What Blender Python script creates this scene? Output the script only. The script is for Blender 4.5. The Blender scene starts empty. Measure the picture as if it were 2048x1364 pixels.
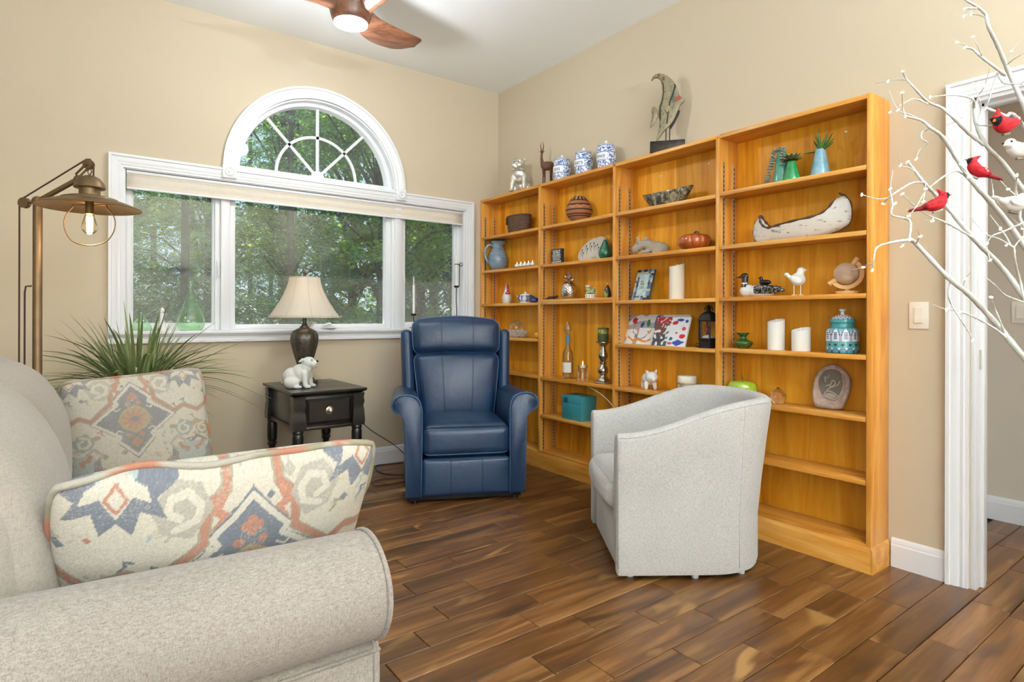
import bpy, bmesh, math, random
import numpy as np
from mathutils import Vector, Matrix, noise

# ------------------------------------------------------------------ camera, light, exposure
SC = bpy.context.scene
COL = SC.collection
pi = math.pi
SC.view_settings.view_transform = 'Standard'
SC.view_settings.look = 'None'
SC.view_settings.exposure = 0.0
SC.view_settings.gamma = 1.0
SC.view_settings.use_curve_mapping = False

YAW, ROLL = 0.6434, 0.0026
cam_d = bpy.data.cameras.new('camera')
cam = bpy.data.objects.new('camera', cam_d)
COL.objects.link(cam)
cam_d.sensor_width = 36.0
cam_d.lens = 36.0 * 1188.74 / 2048.0
cam_d.shift_y = -(682.0 - 632.71) / 2048.0
cam_d.clip_start = 0.05
cam.matrix_world = (Matrix.Translation((-3.031, -4.2513, 1.136)) @ Matrix.Rotation(-YAW, 4, 'Z')
                    @ Matrix.Rotation(pi / 2, 4, 'X') @ Matrix.Rotation(ROLL, 4, 'Z'))
SC.camera = cam

world = bpy.data.worlds.new('world')
SC.world = world
world.use_nodes = True
wn = world.node_tree
bg = wn.nodes['Background']
sky = wn.nodes.new('ShaderNodeTexSky')
sky.sky_type = 'HOSEK_WILKIE'
sky.turbidity = 4.0
sky.ground_albedo = 0.3
sky.sun_direction = (0.1, 0.5, 0.86)
wn.links.new(sky.outputs[0], bg.inputs[0])
bg.inputs[1].default_value = 6.0

def light(name, kind, loc, energy, color=(1, 1, 1), rot=None, aim=None, **kw):
    d = bpy.data.lights.new(name, kind)
    d.energy = energy
    d.color = color
    for k, v in kw.items():
        setattr(d, k, v)
    o = bpy.data.objects.new(name, d)
    COL.objects.link(o)
    o.location = loc
    if aim is not None:
        o.rotation_euler = Vector(aim).to_track_quat('-Z', 'Y').to_euler()
    if rot:
        o.rotation_euler = rot
    return o

light('sun', 'SUN', (0, 6, 9), 14.0, (1.0, 0.95, 0.86), aim=(-0.10, -0.62, -1.03), angle=0.009)
# added fill lights with no known source, behind the camera and at the left
light('rear_fill_light', 'AREA', (-3.72, -6.75, 1.75), 105, (0.80, 0.92, 1.0), aim=(0.12, 1, 0.12), shape='RECTANGLE', size=2.0, size_y=2.0)
light('side_fill_light', 'AREA', (-4.85, -4.4, 1.75), 22, (0.80, 0.92, 1.0), aim=(1, 0, 0.2), shape='RECTANGLE', size=3.0, size_y=1.9)
light('hall_fill_light', 'AREA', (0.62, -4.6, 2.5), 11, (1.0, 0.95, 0.88), aim=(0, 0.25, -1), shape='DISK', size=0.3)  # unseen lamp added to brighten the hall

# ------------------------------------------------------------------ materials
def srgb(h):
    h = h.lstrip('#')
    out = []
    for i in (0, 2, 4):
        c = int(h[i:i + 2], 16) / 255
        out.append(c / 12.92 if c <= 0.04045 else ((c + 0.055) / 1.055) ** 2.4)
    return out

class Mat:
    """thin wrapper to wire node materials"""
    def __init__(s, name):
        s.m = bpy.data.materials.new(name)
        s.m.use_nodes = True
        s.t = s.m.node_tree
        s.b = s.t.nodes['Principled BSDF']
        s.out = s.t.nodes['Material Output']
    def n(s, typ, **kw):
        x = s.t.nodes.new('ShaderNode' + typ)
        for k, v in kw.items():
            if hasattr(x, k) and not isinstance(v, (bpy.types.NodeSocket,)):
                setattr(x, k, v)
        return x
    def l(s, a, b):
        s.t.links.new(a, b)
    def set(s, **kw):
        for k, v in kw.items():
            i = s.b.inputs[k.replace('_', ' ')]
            if isinstance(v, bpy.types.NodeSocket):
                s.l(v, i)
            else:
                i.default_value = v
        return s
    def coords(s, kind='Object', scale=(1, 1, 1), rot=(0, 0, 0)):
        if kind == 'World':
            src = s.n('NewGeometry').outputs['Position']
        else:
            src = s.n('TexCoord').outputs[kind]
        mp = s.n('Mapping')
        s.l(src, mp.inputs[0])
        mp.inputs['Scale'].default_value = scale
        mp.inputs['Rotation'].default_value = rot
        return mp.outputs[0]
    def noise(s, vec, scale=5, detail=4, rough=0.55, dist=0.0):
        x = s.n('TexNoise')
        s.l(vec, x.inputs['Vector'])
        x.inputs['Scale'].default_value = scale
        x.inputs['Detail'].default_value = detail
        x.inputs['Roughness'].default_value = rough
        x.inputs['Distortion'].default_value = dist
        return x.outputs['Fac']
    def ramp(s, fac, stops, interp='LINEAR'):
        r = s.n('ValToRGB')
        r.color_ramp.interpolation = interp
        e = r.color_ramp.elements
        while len(e) < len(stops):
            e.new(0.5)
        for i, (p, c) in enumerate(stops):
            e[i].position = p
            cc = srgb(c) if isinstance(c, str) else ([c] * 3 if not isinstance(c, (list, tuple)) else c)
            e[i].color = (*cc, 1)
        s.l(fac, r.inputs[0])
        return r.outputs[0]
    def mix(s, fac, a, b, mode='MIX'):
        x = s.n('Mix', data_type='RGBA', blend_type=mode)
        for i, v in ((0, fac), (6, a), (7, b)):
            if isinstance(v, bpy.types.NodeSocket):
                s.l(v, x.inputs[i])
            elif i == 0:
                x.inputs[0].default_value = v
            else:
                x.inputs[i].default_value = (*(srgb(v) if isinstance(v, str) else v), 1)
        return x.outputs[2]
    def math(s, op, a, b=0.0):
        x = s.n('Math', operation=op)
        for i, v in ((0, a), (1, b)):
            if isinstance(v, bpy.types.NodeSocket):
                s.l(v, x.inputs[i])
            else:
                x.inputs[i].default_value = v
        return x.outputs[0]
    def bump(s, h, strength=0.3, dist=0.01):
        x = s.n('Bump')
        x.inputs['Strength'].default_value = strength
        x.inputs['Distance'].default_value = dist
        s.l(h, x.inputs['Height'])
        s.l(x.outputs[0], s.b.inputs['Normal'])
        return s

def plain(name, col, rough=0.5, metal=0.0, var=0.06, vscale=8.0, bump=0.0, bscale=60.0, bdist=0.003, coat=0.0, spec=0.5, emit=None, estr=0.0, kind='Object'):
    m = Mat(name)
    c = srgb(col) if isinstance(col, str) else list(col)
    v = m.coords(kind)
    f = m.noise(v, vscale, 3)
    m.set(Base_Color=m.ramp(f, [(0.3, [x * (1 - var) for x in c]), (0.7, [min(1, x * (1 + var)) for x in c])]),
          Roughness=rough, Metallic=metal, Coat_Weight=coat, Specular_IOR_Level=spec)
    if bump:
        m.bump(m.noise(v, bscale, 3), bump, bdist)
    if emit:
        m.set(Emission_Color=(*srgb(emit), 1), Emission_Strength=estr)
    return m.m

def painted(name, rough=0.4, coat=0.0, metal=0.0, bump=0.0, bscale=200.0, weave=0.0, wscale=700.0):
    """colour from the printed/painted vertex attribute Col"""
    m = Mat(name)
    a = m.n('Attribute', attribute_name='Col')
    col = a.outputs['Color']
    v = m.coords('Object')
    if weave:
        w = m.noise(m.coords('Object', (1, 1, 1)), wscale, 2, 0.8)
        col = m.mix(1.0, col, m.ramp(w, [(0.3, [1 - weave] * 3), (0.7, [1 + weave] * 3)]), 'MULTIPLY')
        m.bump(w, 0.35, 0.0012)
    elif bump:
        m.bump(m.noise(v, bscale, 3), bump, 0.002)
    m.set(Base_Color=col, Roughness=rough, Coat_Weight=coat, Metallic=metal)
    return m.m

def wood(name, dark, mid, light_, axis='X', scale=1.0, rough=0.35, coat=0.1, randomise=0.25, knots=False, kind='World', spec=0.5):
    m = Mat(name)
    st = {'X': (0.9, 11, 11), 'Y': (11, 0.9, 11), 'Z': (11, 11, 0.9)}[axis]
    oi = m.n('ObjectInfo')
    base = m.n('NewGeometry').outputs['Position'] if kind == 'World' else m.n('TexCoord').outputs['Object']
    add = m.n('VectorMath', operation='ADD')
    sc_ = m.n('VectorMath', operation='SCALE')
    comb = m.n('CombineXYZ')
    for i in range(3):
        m.l(oi.outputs['Random'], comb.inputs[i])
    m.l(comb.outputs[0], sc_.inputs[0])
    sc_.inputs['Scale'].default_value = 37.0
    m.l(base, add.inputs[0]); m.l(sc_.outputs[0], add.inputs[1])
    mp = m.n('Mapping')
    m.l(add.outputs[0], mp.inputs[0])
    mp.inputs['Scale'].default_value = [x * scale for x in st]
    f1 = m.noise(mp.outputs[0], 1.0, 6, 0.6, 1.2)
    mp2 = m.n('Mapping')
    m.l(add.outputs[0], mp2.inputs[0])
    mp2.inputs['Scale'].default_value = [x * scale * 7 for x in st]
    f2 = m.noise(mp2.outputs[0], 1.0, 3, 0.6)
    f = m.math('ADD', m.math('MULTIPLY', f1, 0.78), m.math('MULTIPLY', f2, 0.22))
    c = m.ramp(f, [(0.33, dark), (0.5, mid), (0.68, light_)])
    if knots:
        big = m.n('Mapping')
        m.l(add.outputs[0], big.inputs[0])
        big.inputs['Scale'].default_value = (2.2, 7, 7)
        kf = m.noise(big.outputs[0], 1.0, 2, 0.5, 0.6)
        c = m.mix(m.ramp(kf, [(0.60, 0.0), (0.76, 0.75)]), c, '#38221a')
        c = m.mix(m.ramp(kf, [(0.30, 0.75), (0.37, 0.0)]), c, '#a37a45')
    r = m.ramp(oi.outputs['Random'], [(0.0, 1 - randomise), (1.0, 1 + randomise * 0.8)])
    c = m.mix(1.0, c, r, 'MULTIPLY')
    m.set(Base_Color=c, Roughness=m.ramp(f2, [(0.2, rough * 0.85), (0.8, rough * 1.2)]), Coat_Weight=coat, Coat_Roughness=0.25, Specular_IOR_Level=spec)
    m.bump(f2, 0.12, 0.002)
    return m.m

def glass(name, tint=(1, 1, 1), rough=0.0, refl=0.08, haze=0.0, hazecol=(0.6, 0.62, 0.6), alpha_tint=1.0):
    """thin clear glass: transparent + fresnel gloss + optional dust haze"""
    m = Mat(name)
    t = m.n('BsdfTransparent'); t.inputs[0].default_value = (*tint, 1)
    g = m.n('BsdfGlossy'); g.inputs['Roughness'].default_value = rough
    g.inputs[0].default_value = (1, 1, 1, 1)
    lw = m.n('Fresnel'); lw.inputs['IOR'].default_value = 1.30
    mx = m.n('MixShader')
    m.l(m.math('ADD', m.math('MULTIPLY', lw.outputs[0], 0.8), refl * 0.35), mx.inputs[0])
    m.l(t.outputs[0], mx.inputs[1]); m.l(g.outputs[0], mx.inputs[2])
    last = mx
    if haze:
        d = m.n('BsdfDiffuse'); d.inputs[0].default_value = (*hazecol, 1)
        tr = m.n('BsdfTranslucent'); tr.inputs[0].default_value = (*hazecol, 1)
        ad = m.n('MixShader'); ad.inputs[0].default_value = 0.5
        m.l(d.outputs[0], ad.inputs[1]); m.l(tr.outputs[0], ad.inputs[2])
        m2 = m.n('MixShader')
        hf = m.noise(m.coords('World', (1, 1, 1)), 3.0, 5, 0.6)
        m.l(m.ramp(hf, [(0.3, haze * 0.7), (0.7, haze * 1.3)]), m2.inputs[0])
        m.l(last.outputs[0], m2.inputs[1]); m.l(ad.outputs[0], m2.inputs[2])
        last = m2
    m.l(last.outputs[0], m.out.inputs[0])
    return m.m

def fabric(name, c1, c2, c3=None, scale=420.0, bump=0.5, stretch=(1, 1, 1), rough=0.95, cross=True, dist=0.002):
    """woven upholstery: two thread directions plus slub noise"""
    m = Mat(name)
    v = m.coords('Object')
    a = m.noise(m.coords('Object', (1, 1, 0.22)), scale, 2, 0.7)
    b = m.noise(m.coords('Object', (0.22, 0.22, 1)), scale, 2, 0.7)
    w = m.math('ADD', m.math('MULTIPLY', a, 0.5), m.math('MULTIPLY', b, 0.5)) if cross else a
    c = m.ramp(w, [(0.36, c1), (0.5, c2), (0.66, c3 or c2)])
    big = m.noise(v, 3.0, 3)
    c = m.mix(1.0, c, m.ramp(big, [(0.3, 0.93), (0.7, 1.05)]), 'MULTIPLY')
    m.set(Base_Color=c, Roughness=rough, Specular_IOR_Level=0.15, Sheen_Weight=0.2, Sheen_Roughness=0.6)
    m.bump(w, bump, dist)
    return m.m

M = {}
def wallpaint(name, col):
    m = Mat(name)
    v = m.coords('World')
    c = srgb(col)
    f = m.noise(v, 0.9, 3)
    m.set(Base_Color=m.ramp(f, [(0.3, [x * 0.985 for x in c]), (0.7, [x * 1.015 for x in c])]), Roughness=0.75, Specular_IOR_Level=0.2)
    m.bump(m.noise(v, 260, 3, 0.6), 0.08, 0.002)
    return m.m
M['wall'] = wallpaint('beige_wall_paint', '#c8b9a0')
M['hallwall'] = wallpaint('hall_wall_paint', '#cdc3b4')
M['ceil'] = wallpaint('ceiling_paint', '#f4f4f2')
M['trim'] = plain('white_trim_paint', '#e4e4e6', 0.35, var=0.015, vscale=3)
M['plank'] = wood('walnut_plank', '#41270f', '#6b4522', '#946a3c', 'X', 1.0, 0.34, 0.08, 0.24, knots=True)
M['subfloor'] = plain('dark_subfloor_wood', '#2a180d', 0.8)  # dark brown slab that shows in the plank joints
M['wy'] = wood('honey_wood_along', '#b86f24', '#d9963c', '#e8b060', 'Y', 1.0, 0.36, 0.12, 0.10)
M['wz'] = wood('honey_wood_upright', '#b86f24', '#d8943a', '#e6ad5c', 'Z', 1.0, 0.36, 0.12, 0.10)
M['wback'] = wood('honey_wood_back_board', '#c47714', '#e09822', '#eeb040', 'Z', 0.8, 0.42, 0.0, 0.16, spec=0.25)
M['steel'] = plain('zinc_steel', '#c9c4b8', 0.35, 0.9)
M['slot'] = plain('slot_shadow', '#2b2118', 0.8)
M['black'] = plain('black_plastic', '#151515', 0.45)
M['glass'] = glass('window_glass', (0.97, 1.0, 0.98), 0.0, 0.05, haze=0.05, hazecol=(0.8, 0.84, 0.8))
M['screen'] = glass('screened_window_glass', (0.88, 0.9, 0.89), 0.0, 0.04, haze=0.12, hazecol=(0.55, 0.56, 0.53))
M['shade'] = plain('cream_shade_fabric', '#dcd2c2', 0.9, var=0.03, vscale=40, bump=0.15, bscale=400)

# ------------------------------------------------------------------ geometry helpers
class MB:
    def __init__(s):
        s.v, s.f = [], []
    def add(s, vs, fs):
        o = len(s.v)
        s.v += [tuple(x) for x in vs]
        s.f += [tuple(i + o for i in f) for f in fs]
        return s
    def box(s, x0, x1, y0, y1, z0, z1):
        return s.add([(x0, y0, z0), (x1, y0, z0), (x1, y1, z0), (x0, y1, z0), (x0, y0, z1), (x1, y0, z1), (x1, y1, z1), (x0, y1, z1)],
                     [(0, 3, 2, 1), (4, 5, 6, 7), (0, 1, 5, 4), (1, 2, 6, 5), (2, 3, 7, 6), (3, 0, 4, 7)])
    def prism(s, poly, a, b, to):
        """poly 2D extruded from a to b; to(u,v,w)->xyz"""
        n = len(poly)
        vs = [to(u, v, a) for u, v in poly] + [to(u, v, b) for u, v in poly]
        fs = [tuple(range(n))[::-1], tuple(range(n, 2 * n))]
        fs += [(i, (i + 1) % n, n + (i + 1) % n, n + i) for i in range(n)]
        return s.add(vs, fs)
    def rings(s, rings, caps=True, closed=True):
        n = len(rings[0])
        vs = [p for r in rings for p in r]
        fs = []
        for i in range(len(rings) - 1):
            for j in range(n if closed else n - 1):
                k = (j + 1) % n
                fs.append((i * n + j, i * n + k, (i + 1) * n + k, (i + 1) * n + j))
        if caps:
            fs.append(tuple(range(n))[::-1])
            fs.append(tuple(range((len(rings) - 1) * n, len(rings) * n)))
        return s.add(vs, fs)
    def tube(s, pts, r, n=8, caps=True, loop=False, flat=1.0):
        pts = [Vector(p) for p in pts]
        m = len(pts)
        rr = r if isinstance(r, (list, tuple)) else [r] * m
        up = None
        rings = []
        for i, p in enumerate(pts):
            if loop:
                t = pts[(i + 1) % m] - pts[i - 1]
            else:
                t = pts[min(i + 1, m - 1)] - pts[max(i - 1, 0)]
            if t.length < 1e-9:
                t = Vector((0, 0, 1))
            t.normalize()
            if up is None:
                up = Vector((0, 0, 1)) if abs(t.z) < 0.9 else Vector((1, 0, 0))
            up = up - t * up.dot(t)
            if up.length < 1e-6:
                up = t.orthogonal()
            up.normalize()
            w = t.cross(up)
            rings.append([p + (up * math.cos(a) * flat + w * math.sin(a)) * rr[i] for a in [2 * pi * k / n for k in range(n)]])
        if loop:
            rings.append(rings[0])
            return s.rings(rings, False)
        return s.rings(rings, caps)
    def lathe(s, prof, n=24, c=(0, 0, 0), caps=True, fn=None, axis='Z'):
        rings = []
        for r, z in prof:
            ring = []
            for k in range(n):
                a = 2 * pi * k / n
                q = r * (fn(a, z) if fn else 1.0)
                x, y = q * math.cos(a), q * math.sin(a)
                if axis == 'Z':
                    p = (c[0] + x, c[1] + y, c[2] + z)
                elif axis == 'Y':
                    p = (c[0] + x, c[1] + z, c[2] - y)
                else:
                    p = (c[0] + z, c[1] + x, c[2] + y)
                ring.append(p)
            rings.append(ring)
        return s.rings(rings, caps)
    def ell(s, c, r, rot=None, nu=16, nv=10):
        R = rot.to_matrix() if rot is not None and hasattr(rot, 'to_matrix') else (rot or Matrix.Identity(3))
        if isinstance(r, (int, float)):
            r = (r, r, r)
        rings = []
        c = Vector(c)
        for i in range(nv + 1):
            th = pi * i / nv
            th = max(0.02, min(pi - 0.02, th))
            rings.append([c + R @ Vector((r[0] * math.sin(th) * math.cos(2 * pi * k / nu), r[1] * math.sin(th) * math.sin(2 * pi * k / nu), -r[2] * math.cos(th))) for k in range(nu)])
        return s.rings(rings, True)
    def grid(s, fn, nu, nv, thick=None):
        o = len(s.v)
        s.v += [tuple(fn(i / nu, j / nv)) for j in range(nv + 1) for i in range(nu + 1)]
        s.f += [(o + j * (nu + 1) + i, o + j * (nu + 1) + i + 1, o + (j + 1) * (nu + 1) + i + 1, o + (j + 1) * (nu + 1) + i) for j in range(nv) for i in range(nu)]
        return s
    def xf(s, mat):
        s.v = [tuple(mat @ Vector(p)) for p in s.v]
        return s
    def build(s, name, mat, parent=None, smooth=35, bevel=None, col=None, solid=None, sub=0, weld=False, mats=None, fm=None):
        me = bpy.data.meshes.new(name)
        me.from_pydata(s.v, [], s.f)
        bm = bmesh.new()
        bm.from_mesh(me)
        if weld:
            bmesh.ops.remove_doubles(bm, verts=bm.verts, dist=1e-5)
        bmesh.ops.recalc_face_normals(bm, faces=bm.faces)
        if bevel:
            w, seg = bevel if isinstance(bevel, tuple) else (bevel, 2)
            es = [e for e in bm.edges if len(e.link_faces) == 2 and e.calc_face_angle(0) > 0.6]
            bmesh.ops.bevel(bm, geom=es, offset=w, segments=seg, profile=0.5, affect='EDGES', clamp_overlap=True)
        bm.to_mesh(me)
        bm.free()
        o = bpy.data.objects.new(name, me)
        COL.objects.link(o)
        return finish(o, mat, parent, smooth, col, solid, sub)

def finish(o, mat, parent=None, smooth=35, col=None, solid=None, sub=0):
    me = o.data
    me.materials.append(M[mat] if isinstance(mat, str) else mat)
    if smooth:
        me.polygons.foreach_set('use_smooth', [True] * len(me.polygons))
        if smooth < 180:
            me.set_sharp_from_angle(angle=math.radians(smooth))
    if col is not None:
        at = me.color_attributes.new('Col', 'FLOAT_COLOR', 'POINT')
        data = []
        for v in me.vertices:
            c = col(v.co)
            data += [c[0], c[1], c[2], 1.0]
        at.data.foreach_set('color', data)
    if solid:
        md = o.modifiers.new('thickness', 'SOLIDIFY'); md.thickness = solid; md.offset = 0
    if sub:
        md = o.modifiers.new('subdivision', 'SUBSURF'); md.levels = sub; md.render_levels = sub
    if parent:
        o.parent = parent
    return o

def tag(o, label, cat, group=None):
    o['label'] = label
    o['category'] = cat
    if group:
        o['group'] = group
    return o

def thing(name, label, cat, loc=(0, 0, 0), rotz=0.0, group=None):
    o = bpy.data.objects.new(name, None)
    o.empty_display_size = 0.05
    COL.objects.link(o)
    o.location = loc
    o.rotation_euler = (0, 0, rotz)
    return tag(o, label, cat, group)

def struct(o):
    o['kind'] = 'structure'
    return o

def rbox(x0, x1, y0, y1, z0, z1):
    return MB().box(x0, x1, y0, y1, z0, z1)

def blob(name, prims, mat, parent=None, voxel=0.004, smooth_it=4, col=None, extra=None):
    """organic body: ellipsoids (c, r[, rot]) and tapered capsules (pts, radii) fused by a voxel remesh"""
    mb = MB()
    for p in prims:
        if p[0] == 'e':
            mb.ell(p[1], p[2], p[3] if len(p) > 3 else None, 16, 10)
        else:
            mb.tube(p[1], p[2], 10)
            for q, r in ((p[1][0], p[2][0]), (p[1][-1], p[2][-1])):
                mb.ell(q, r * 0.98, None, 10, 8)
    if extra:
        extra(mb)
    me = bpy.data.meshes.new(name)
    me.from_pydata(mb.v, [], mb.f)
    bm = bmesh.new(); bm.from_mesh(me)
    bmesh.ops.recalc_face_normals(bm, faces=bm.faces)
    bm.to_mesh(me); bm.free()
    o = bpy.data.objects.new(name, me)
    COL.objects.link(o)
    r = o.modifiers.new('remesh', 'REMESH'); r.mode = 'VOXEL'; r.voxel_size = voxel; r.adaptivity = 0
    sm = o.modifiers.new('smooth', 'SMOOTH'); sm.factor = 0.5; sm.iterations = smooth_it
    dg = bpy.context.evaluated_depsgraph_get()
    nm = bpy.data.meshes.new_from_object(o.evaluated_get(dg))
    o.modifiers.clear()
    o.data = nm
    nm.name = name
    bpy.data.meshes.remove(me)
    nm.materials.clear()
    return finish(o, mat, parent, 180, col)

def rounded(w, d, h, r, n=10, bulge=(0, 0, 0), fn=None, power=1.0):
    """soft cushion: box w*d*h with rounded edges and swollen faces (bulge per axis), centred; returns MB"""
    mb = MB()
    half = (w / 2, d / 2, h / 2)
    def mapp(p):
        q = []
        core = []
        for i in range(3):
            t = p[i]
            q.append(t * half[i])
        inner = [max(-(half[i] - r), min(half[i] - r, q[i])) for i in range(3)]
        dv = Vector([q[i] - inner[i] for i in range(3)])
        if dv.length > 1e-9:
            # push surface point to sphere of radius r around the inner box
            m = max(abs(x) for x in dv)
            dv = dv.normalized() * r
        out = Vector(inner) + dv
        for i in range(3):
            a, b = (i + 1) % 3, (i + 2) % 3
            k = (1 - p[a] ** 2) * (1 - p[b] ** 2)
            out[i] += bulge[i] * p[i] * max(0, k) ** 0.7
        return fn(out, p) if fn else out
    # non-uniform parameter so that the rounding zone is well sampled
    ts = []
    for i in range(n + 1):
        t = -1 + 2 * i / n
        ts.append(t)
    def params(hf):
        e = min(0.95, r / hf)
        edge = [-1 + e * (k / 4) for k in range(5)]
        m = max(2, n)
        mid = [(-1 + e) + (2 - 2 * e) * k / m for k in range(1, m)]
        return edge + mid + [-x for x in edge[::-1]]
    P = [params(h_) for h_ in half]
    for ax in range(3):
        a, b = (ax + 1) % 3, (ax + 2) % 3
        for sg in (-1, 1):
            A, B = P[a], P[b]
            o = len(mb.v)
            for tb in B:
                for ta in A:
                    p = [0, 0, 0]
                    p[ax], p[a], p[b] = sg, ta, tb
                    mb.v.append(tuple(mapp(p)))
            na = len(A)
            for j in range(len(B) - 1):
                for i in range(na - 1):
                    mb.f.append((o + j * na + i, o + j * na + i + 1, o + (j + 1) * na + i + 1, o + (j + 1) * na + i))
    return mb

def copy_tree(o, parent=None):
    c = o.copy()
    COL.objects.link(c)
    c.parent = parent
    for ch in [x for x in o.children]:
        copy_tree(ch, c)
    return c

def arc(c, r, a0, a1, n):
    return [(c[0] + r * math.cos(a0 + (a1 - a0) * i / n), c[1] + r * math.sin(a0 + (a1 - a0) * i / n)) for i in range(n + 1)]

def bez(pts, n=24):
    """Catmull-Rom through points"""
    P = [Vector(p) for p in pts]
    P = [P[0] * 2 - P[1]] + P + [P[-1] * 2 - P[-2]]
    out = []
    seg = len(P) - 3
    for s in range(seg):
        p0, p1, p2, p3 = P[s:s + 4]
        k = max(2, n // seg)
        for i in range(k):
            t = i / k
            out.append(0.5 * ((2 * p1) + (-p0 + p2) * t + (2 * p0 - 5 * p1 + 4 * p2 - p3) * t * t + (-p0 + 3 * p1 - 3 * p2 + p3) * t ** 3))
    out.append(P[-2])
    return out

def sweep(path, prof, to, closed=False):
    """sweep profile [(inward offset, proud)] along an in-plane path of (a,b) with mitred corners"""
    P = [Vector((p[0], p[1])) for p in path]
    n = len(P)
    mb = MB()
    rings = []
    for i in range(n):
        d0 = (P[i] - P[i - 1]).normalized() if (i > 0 or closed) else None
        d1 = (P[(i + 1) % n] - P[i]).normalized() if (i < n - 1 or closed) else None
        if d0 is None: d0 = d1
        if d1 is None: d1 = d0
        n0 = Vector((d0.y, -d0.x)); n1 = Vector((d1.y, -d1.x))
        m = (n0 + n1).normalized()
        k = 1.0 / max(0.3, m.dot(n0))
        rings.append([to(P[i].x + m.x * o * k, P[i].y + m.y * o * k, pr) for o, pr in prof])
    if closed:
        rings.append(rings[0])
    mb.rings(rings, not closed)
    return mb

def text_mesh(name, body, size, mat, parent, loc, rot, extrude=0.0004, align='CENTER', sx=1.0, bold=0.0):
    cu = bpy.data.curves.new(name, 'FONT')
    cu.body = body
    cu.size = size
    cu.align_x = align
    cu.align_y = 'CENTER'
    cu.extrude = extrude
    cu.offset = bold
    cu.resolution_u = 2
    t = bpy.data.objects.new(name, cu)
    COL.objects.link(t)
    dg = bpy.context.evaluated_depsgraph_get()
    me = bpy.data.meshes.new_from_object(t.evaluated_get(dg))
    COL.objects.unlink(t)
    bpy.data.objects.remove(t)
    o = bpy.data.objects.new(name, me)
    COL.objects.link(o)
    me.materials.clear()
    me.materials.append(M[mat] if isinstance(mat, str) else mat)
    o.parent = parent
    o.location = loc
    o.rotation_euler = rot
    o.scale = (sx, 1, 1)
    return o
rnd = random.Random(7)
# ------------------------------------------------------------------ room shell
H = 3.09
XL, YF = -4.95, -6.85
W_T = 0.14
WX0, WX1, WZ0, WZ1 = -2.76, -0.345, 1.03, 2.03       # window opening
AX, AZ, AR = -1.5615, 2.10, 0.585                      # arch centre and opening radius
DY0, DY1, DZ = -3.415, -4.27, 2.052                    # door opening in the right wall

w = MB()
w.box(XL, WX0, 0, W_T, 0, H)
w.box(WX1, 0.14, 0, W_T, 0, H)
w.box(WX0, WX1, 0, W_T, 0, WZ0)
w.box(WX0, AX - AR, 0, W_T, WZ1, H)
w.box(AX + AR, WX1, 0, W_T, WZ1, H)
pts = [(AX - AR * math.cos(t), AZ + AR * math.sin(t)) for t in [pi * i / 32 for i in range(33)]]
for (x0, z0), (x1, z1) in zip(pts[:-1], pts[1:]):
    w.prism([(x0, z0), (x1, z1), (x1, H), (x0, H)], 0, W_T, lambda u, v, t: (u, t, v))
struct(w.build('wall_back', 'wall', smooth=0, weld=True))
w = MB()
w.box(0, W_T, DY0, W_T, 0, H)
w.box(0, W_T, DY1, DY0, DZ, H)
w.box(0, W_T, YF, DY1, 0, H)
struct(w.build('wall_right', 'wall', smooth=0, weld=True))
# left and rear walls, solid; unseen windows are added to dress the fill lights
struct(rbox(XL - W_T, XL, YF, W_T, 0, H).build('wall_left', 'wall', smooth=0))
struct(rbox(XL, W_T, YF - W_T, YF, 0, H).build('wall_front', 'wall', smooth=0))
struct(rbox(XL - W_T, W_T, YF - W_T, W_T, H, H + 0.12).build('ceiling', 'ceil', smooth=0))
def added_window(name, to, a0, a1, z0, z1):  # frame and panel laid on the solid wall, added around a fill light
    o = bpy.data.objects.new(name, None); COL.objects.link(o); struct(o)
    mb = MB()
    for (u0, u1, v0, v1) in ((a0 - 0.08, a0, z0 - 0.08, z1 + 0.08), (a1, a1 + 0.08, z0 - 0.08, z1 + 0.08), (a0, a1, z1, z1 + 0.08), (a0, a1, z0 - 0.08, z0), ((a0 + a1) / 2 - 0.03, (a0 + a1) / 2 + 0.03, z0, z1)):
        mb.prism([(u0, v0), (u1, v0), (u1, v1), (u0, v1)], 0.0, 0.03, to)
    mb.build('window_frame', 'trim', o, bevel=0.004)
    MB().prism([(a0, z0), (a1, z0), (a1, z1), (a0, z1)], 0.002, 0.010, to).build('added_shade_panel', 'shade', o, smooth=0)
added_window('added_window_rear', lambda u, v, k: (u, YF + k, v), -4.72, -2.72, 0.75, 2.75)
added_window('added_window_left', lambda u, v, k: (XL + k, u, v), -5.9, -2.9, 0.80, 2.70)
# hall beyond the door
struct(rbox(1.16, 1.28, -6.0, -3.0, 0, 2.62).build('wall_hall', 'hallwall', smooth=0))
struct(rbox(W_T, 1.16, -3.137, -3.0, 0, 2.62).build('wall_hall_side', 'hallwall', smooth=0))
struct(rbox(W_T, 1.28, -6.12, -6.0, 0, 2.62).build('wall_hall_end', 'hallwall', smooth=0))
struct(rbox(W_T, 1.28, -6.12, -3.0, 2.62, 2.74).build('ceiling_hall', 'ceil', smooth=0))

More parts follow.
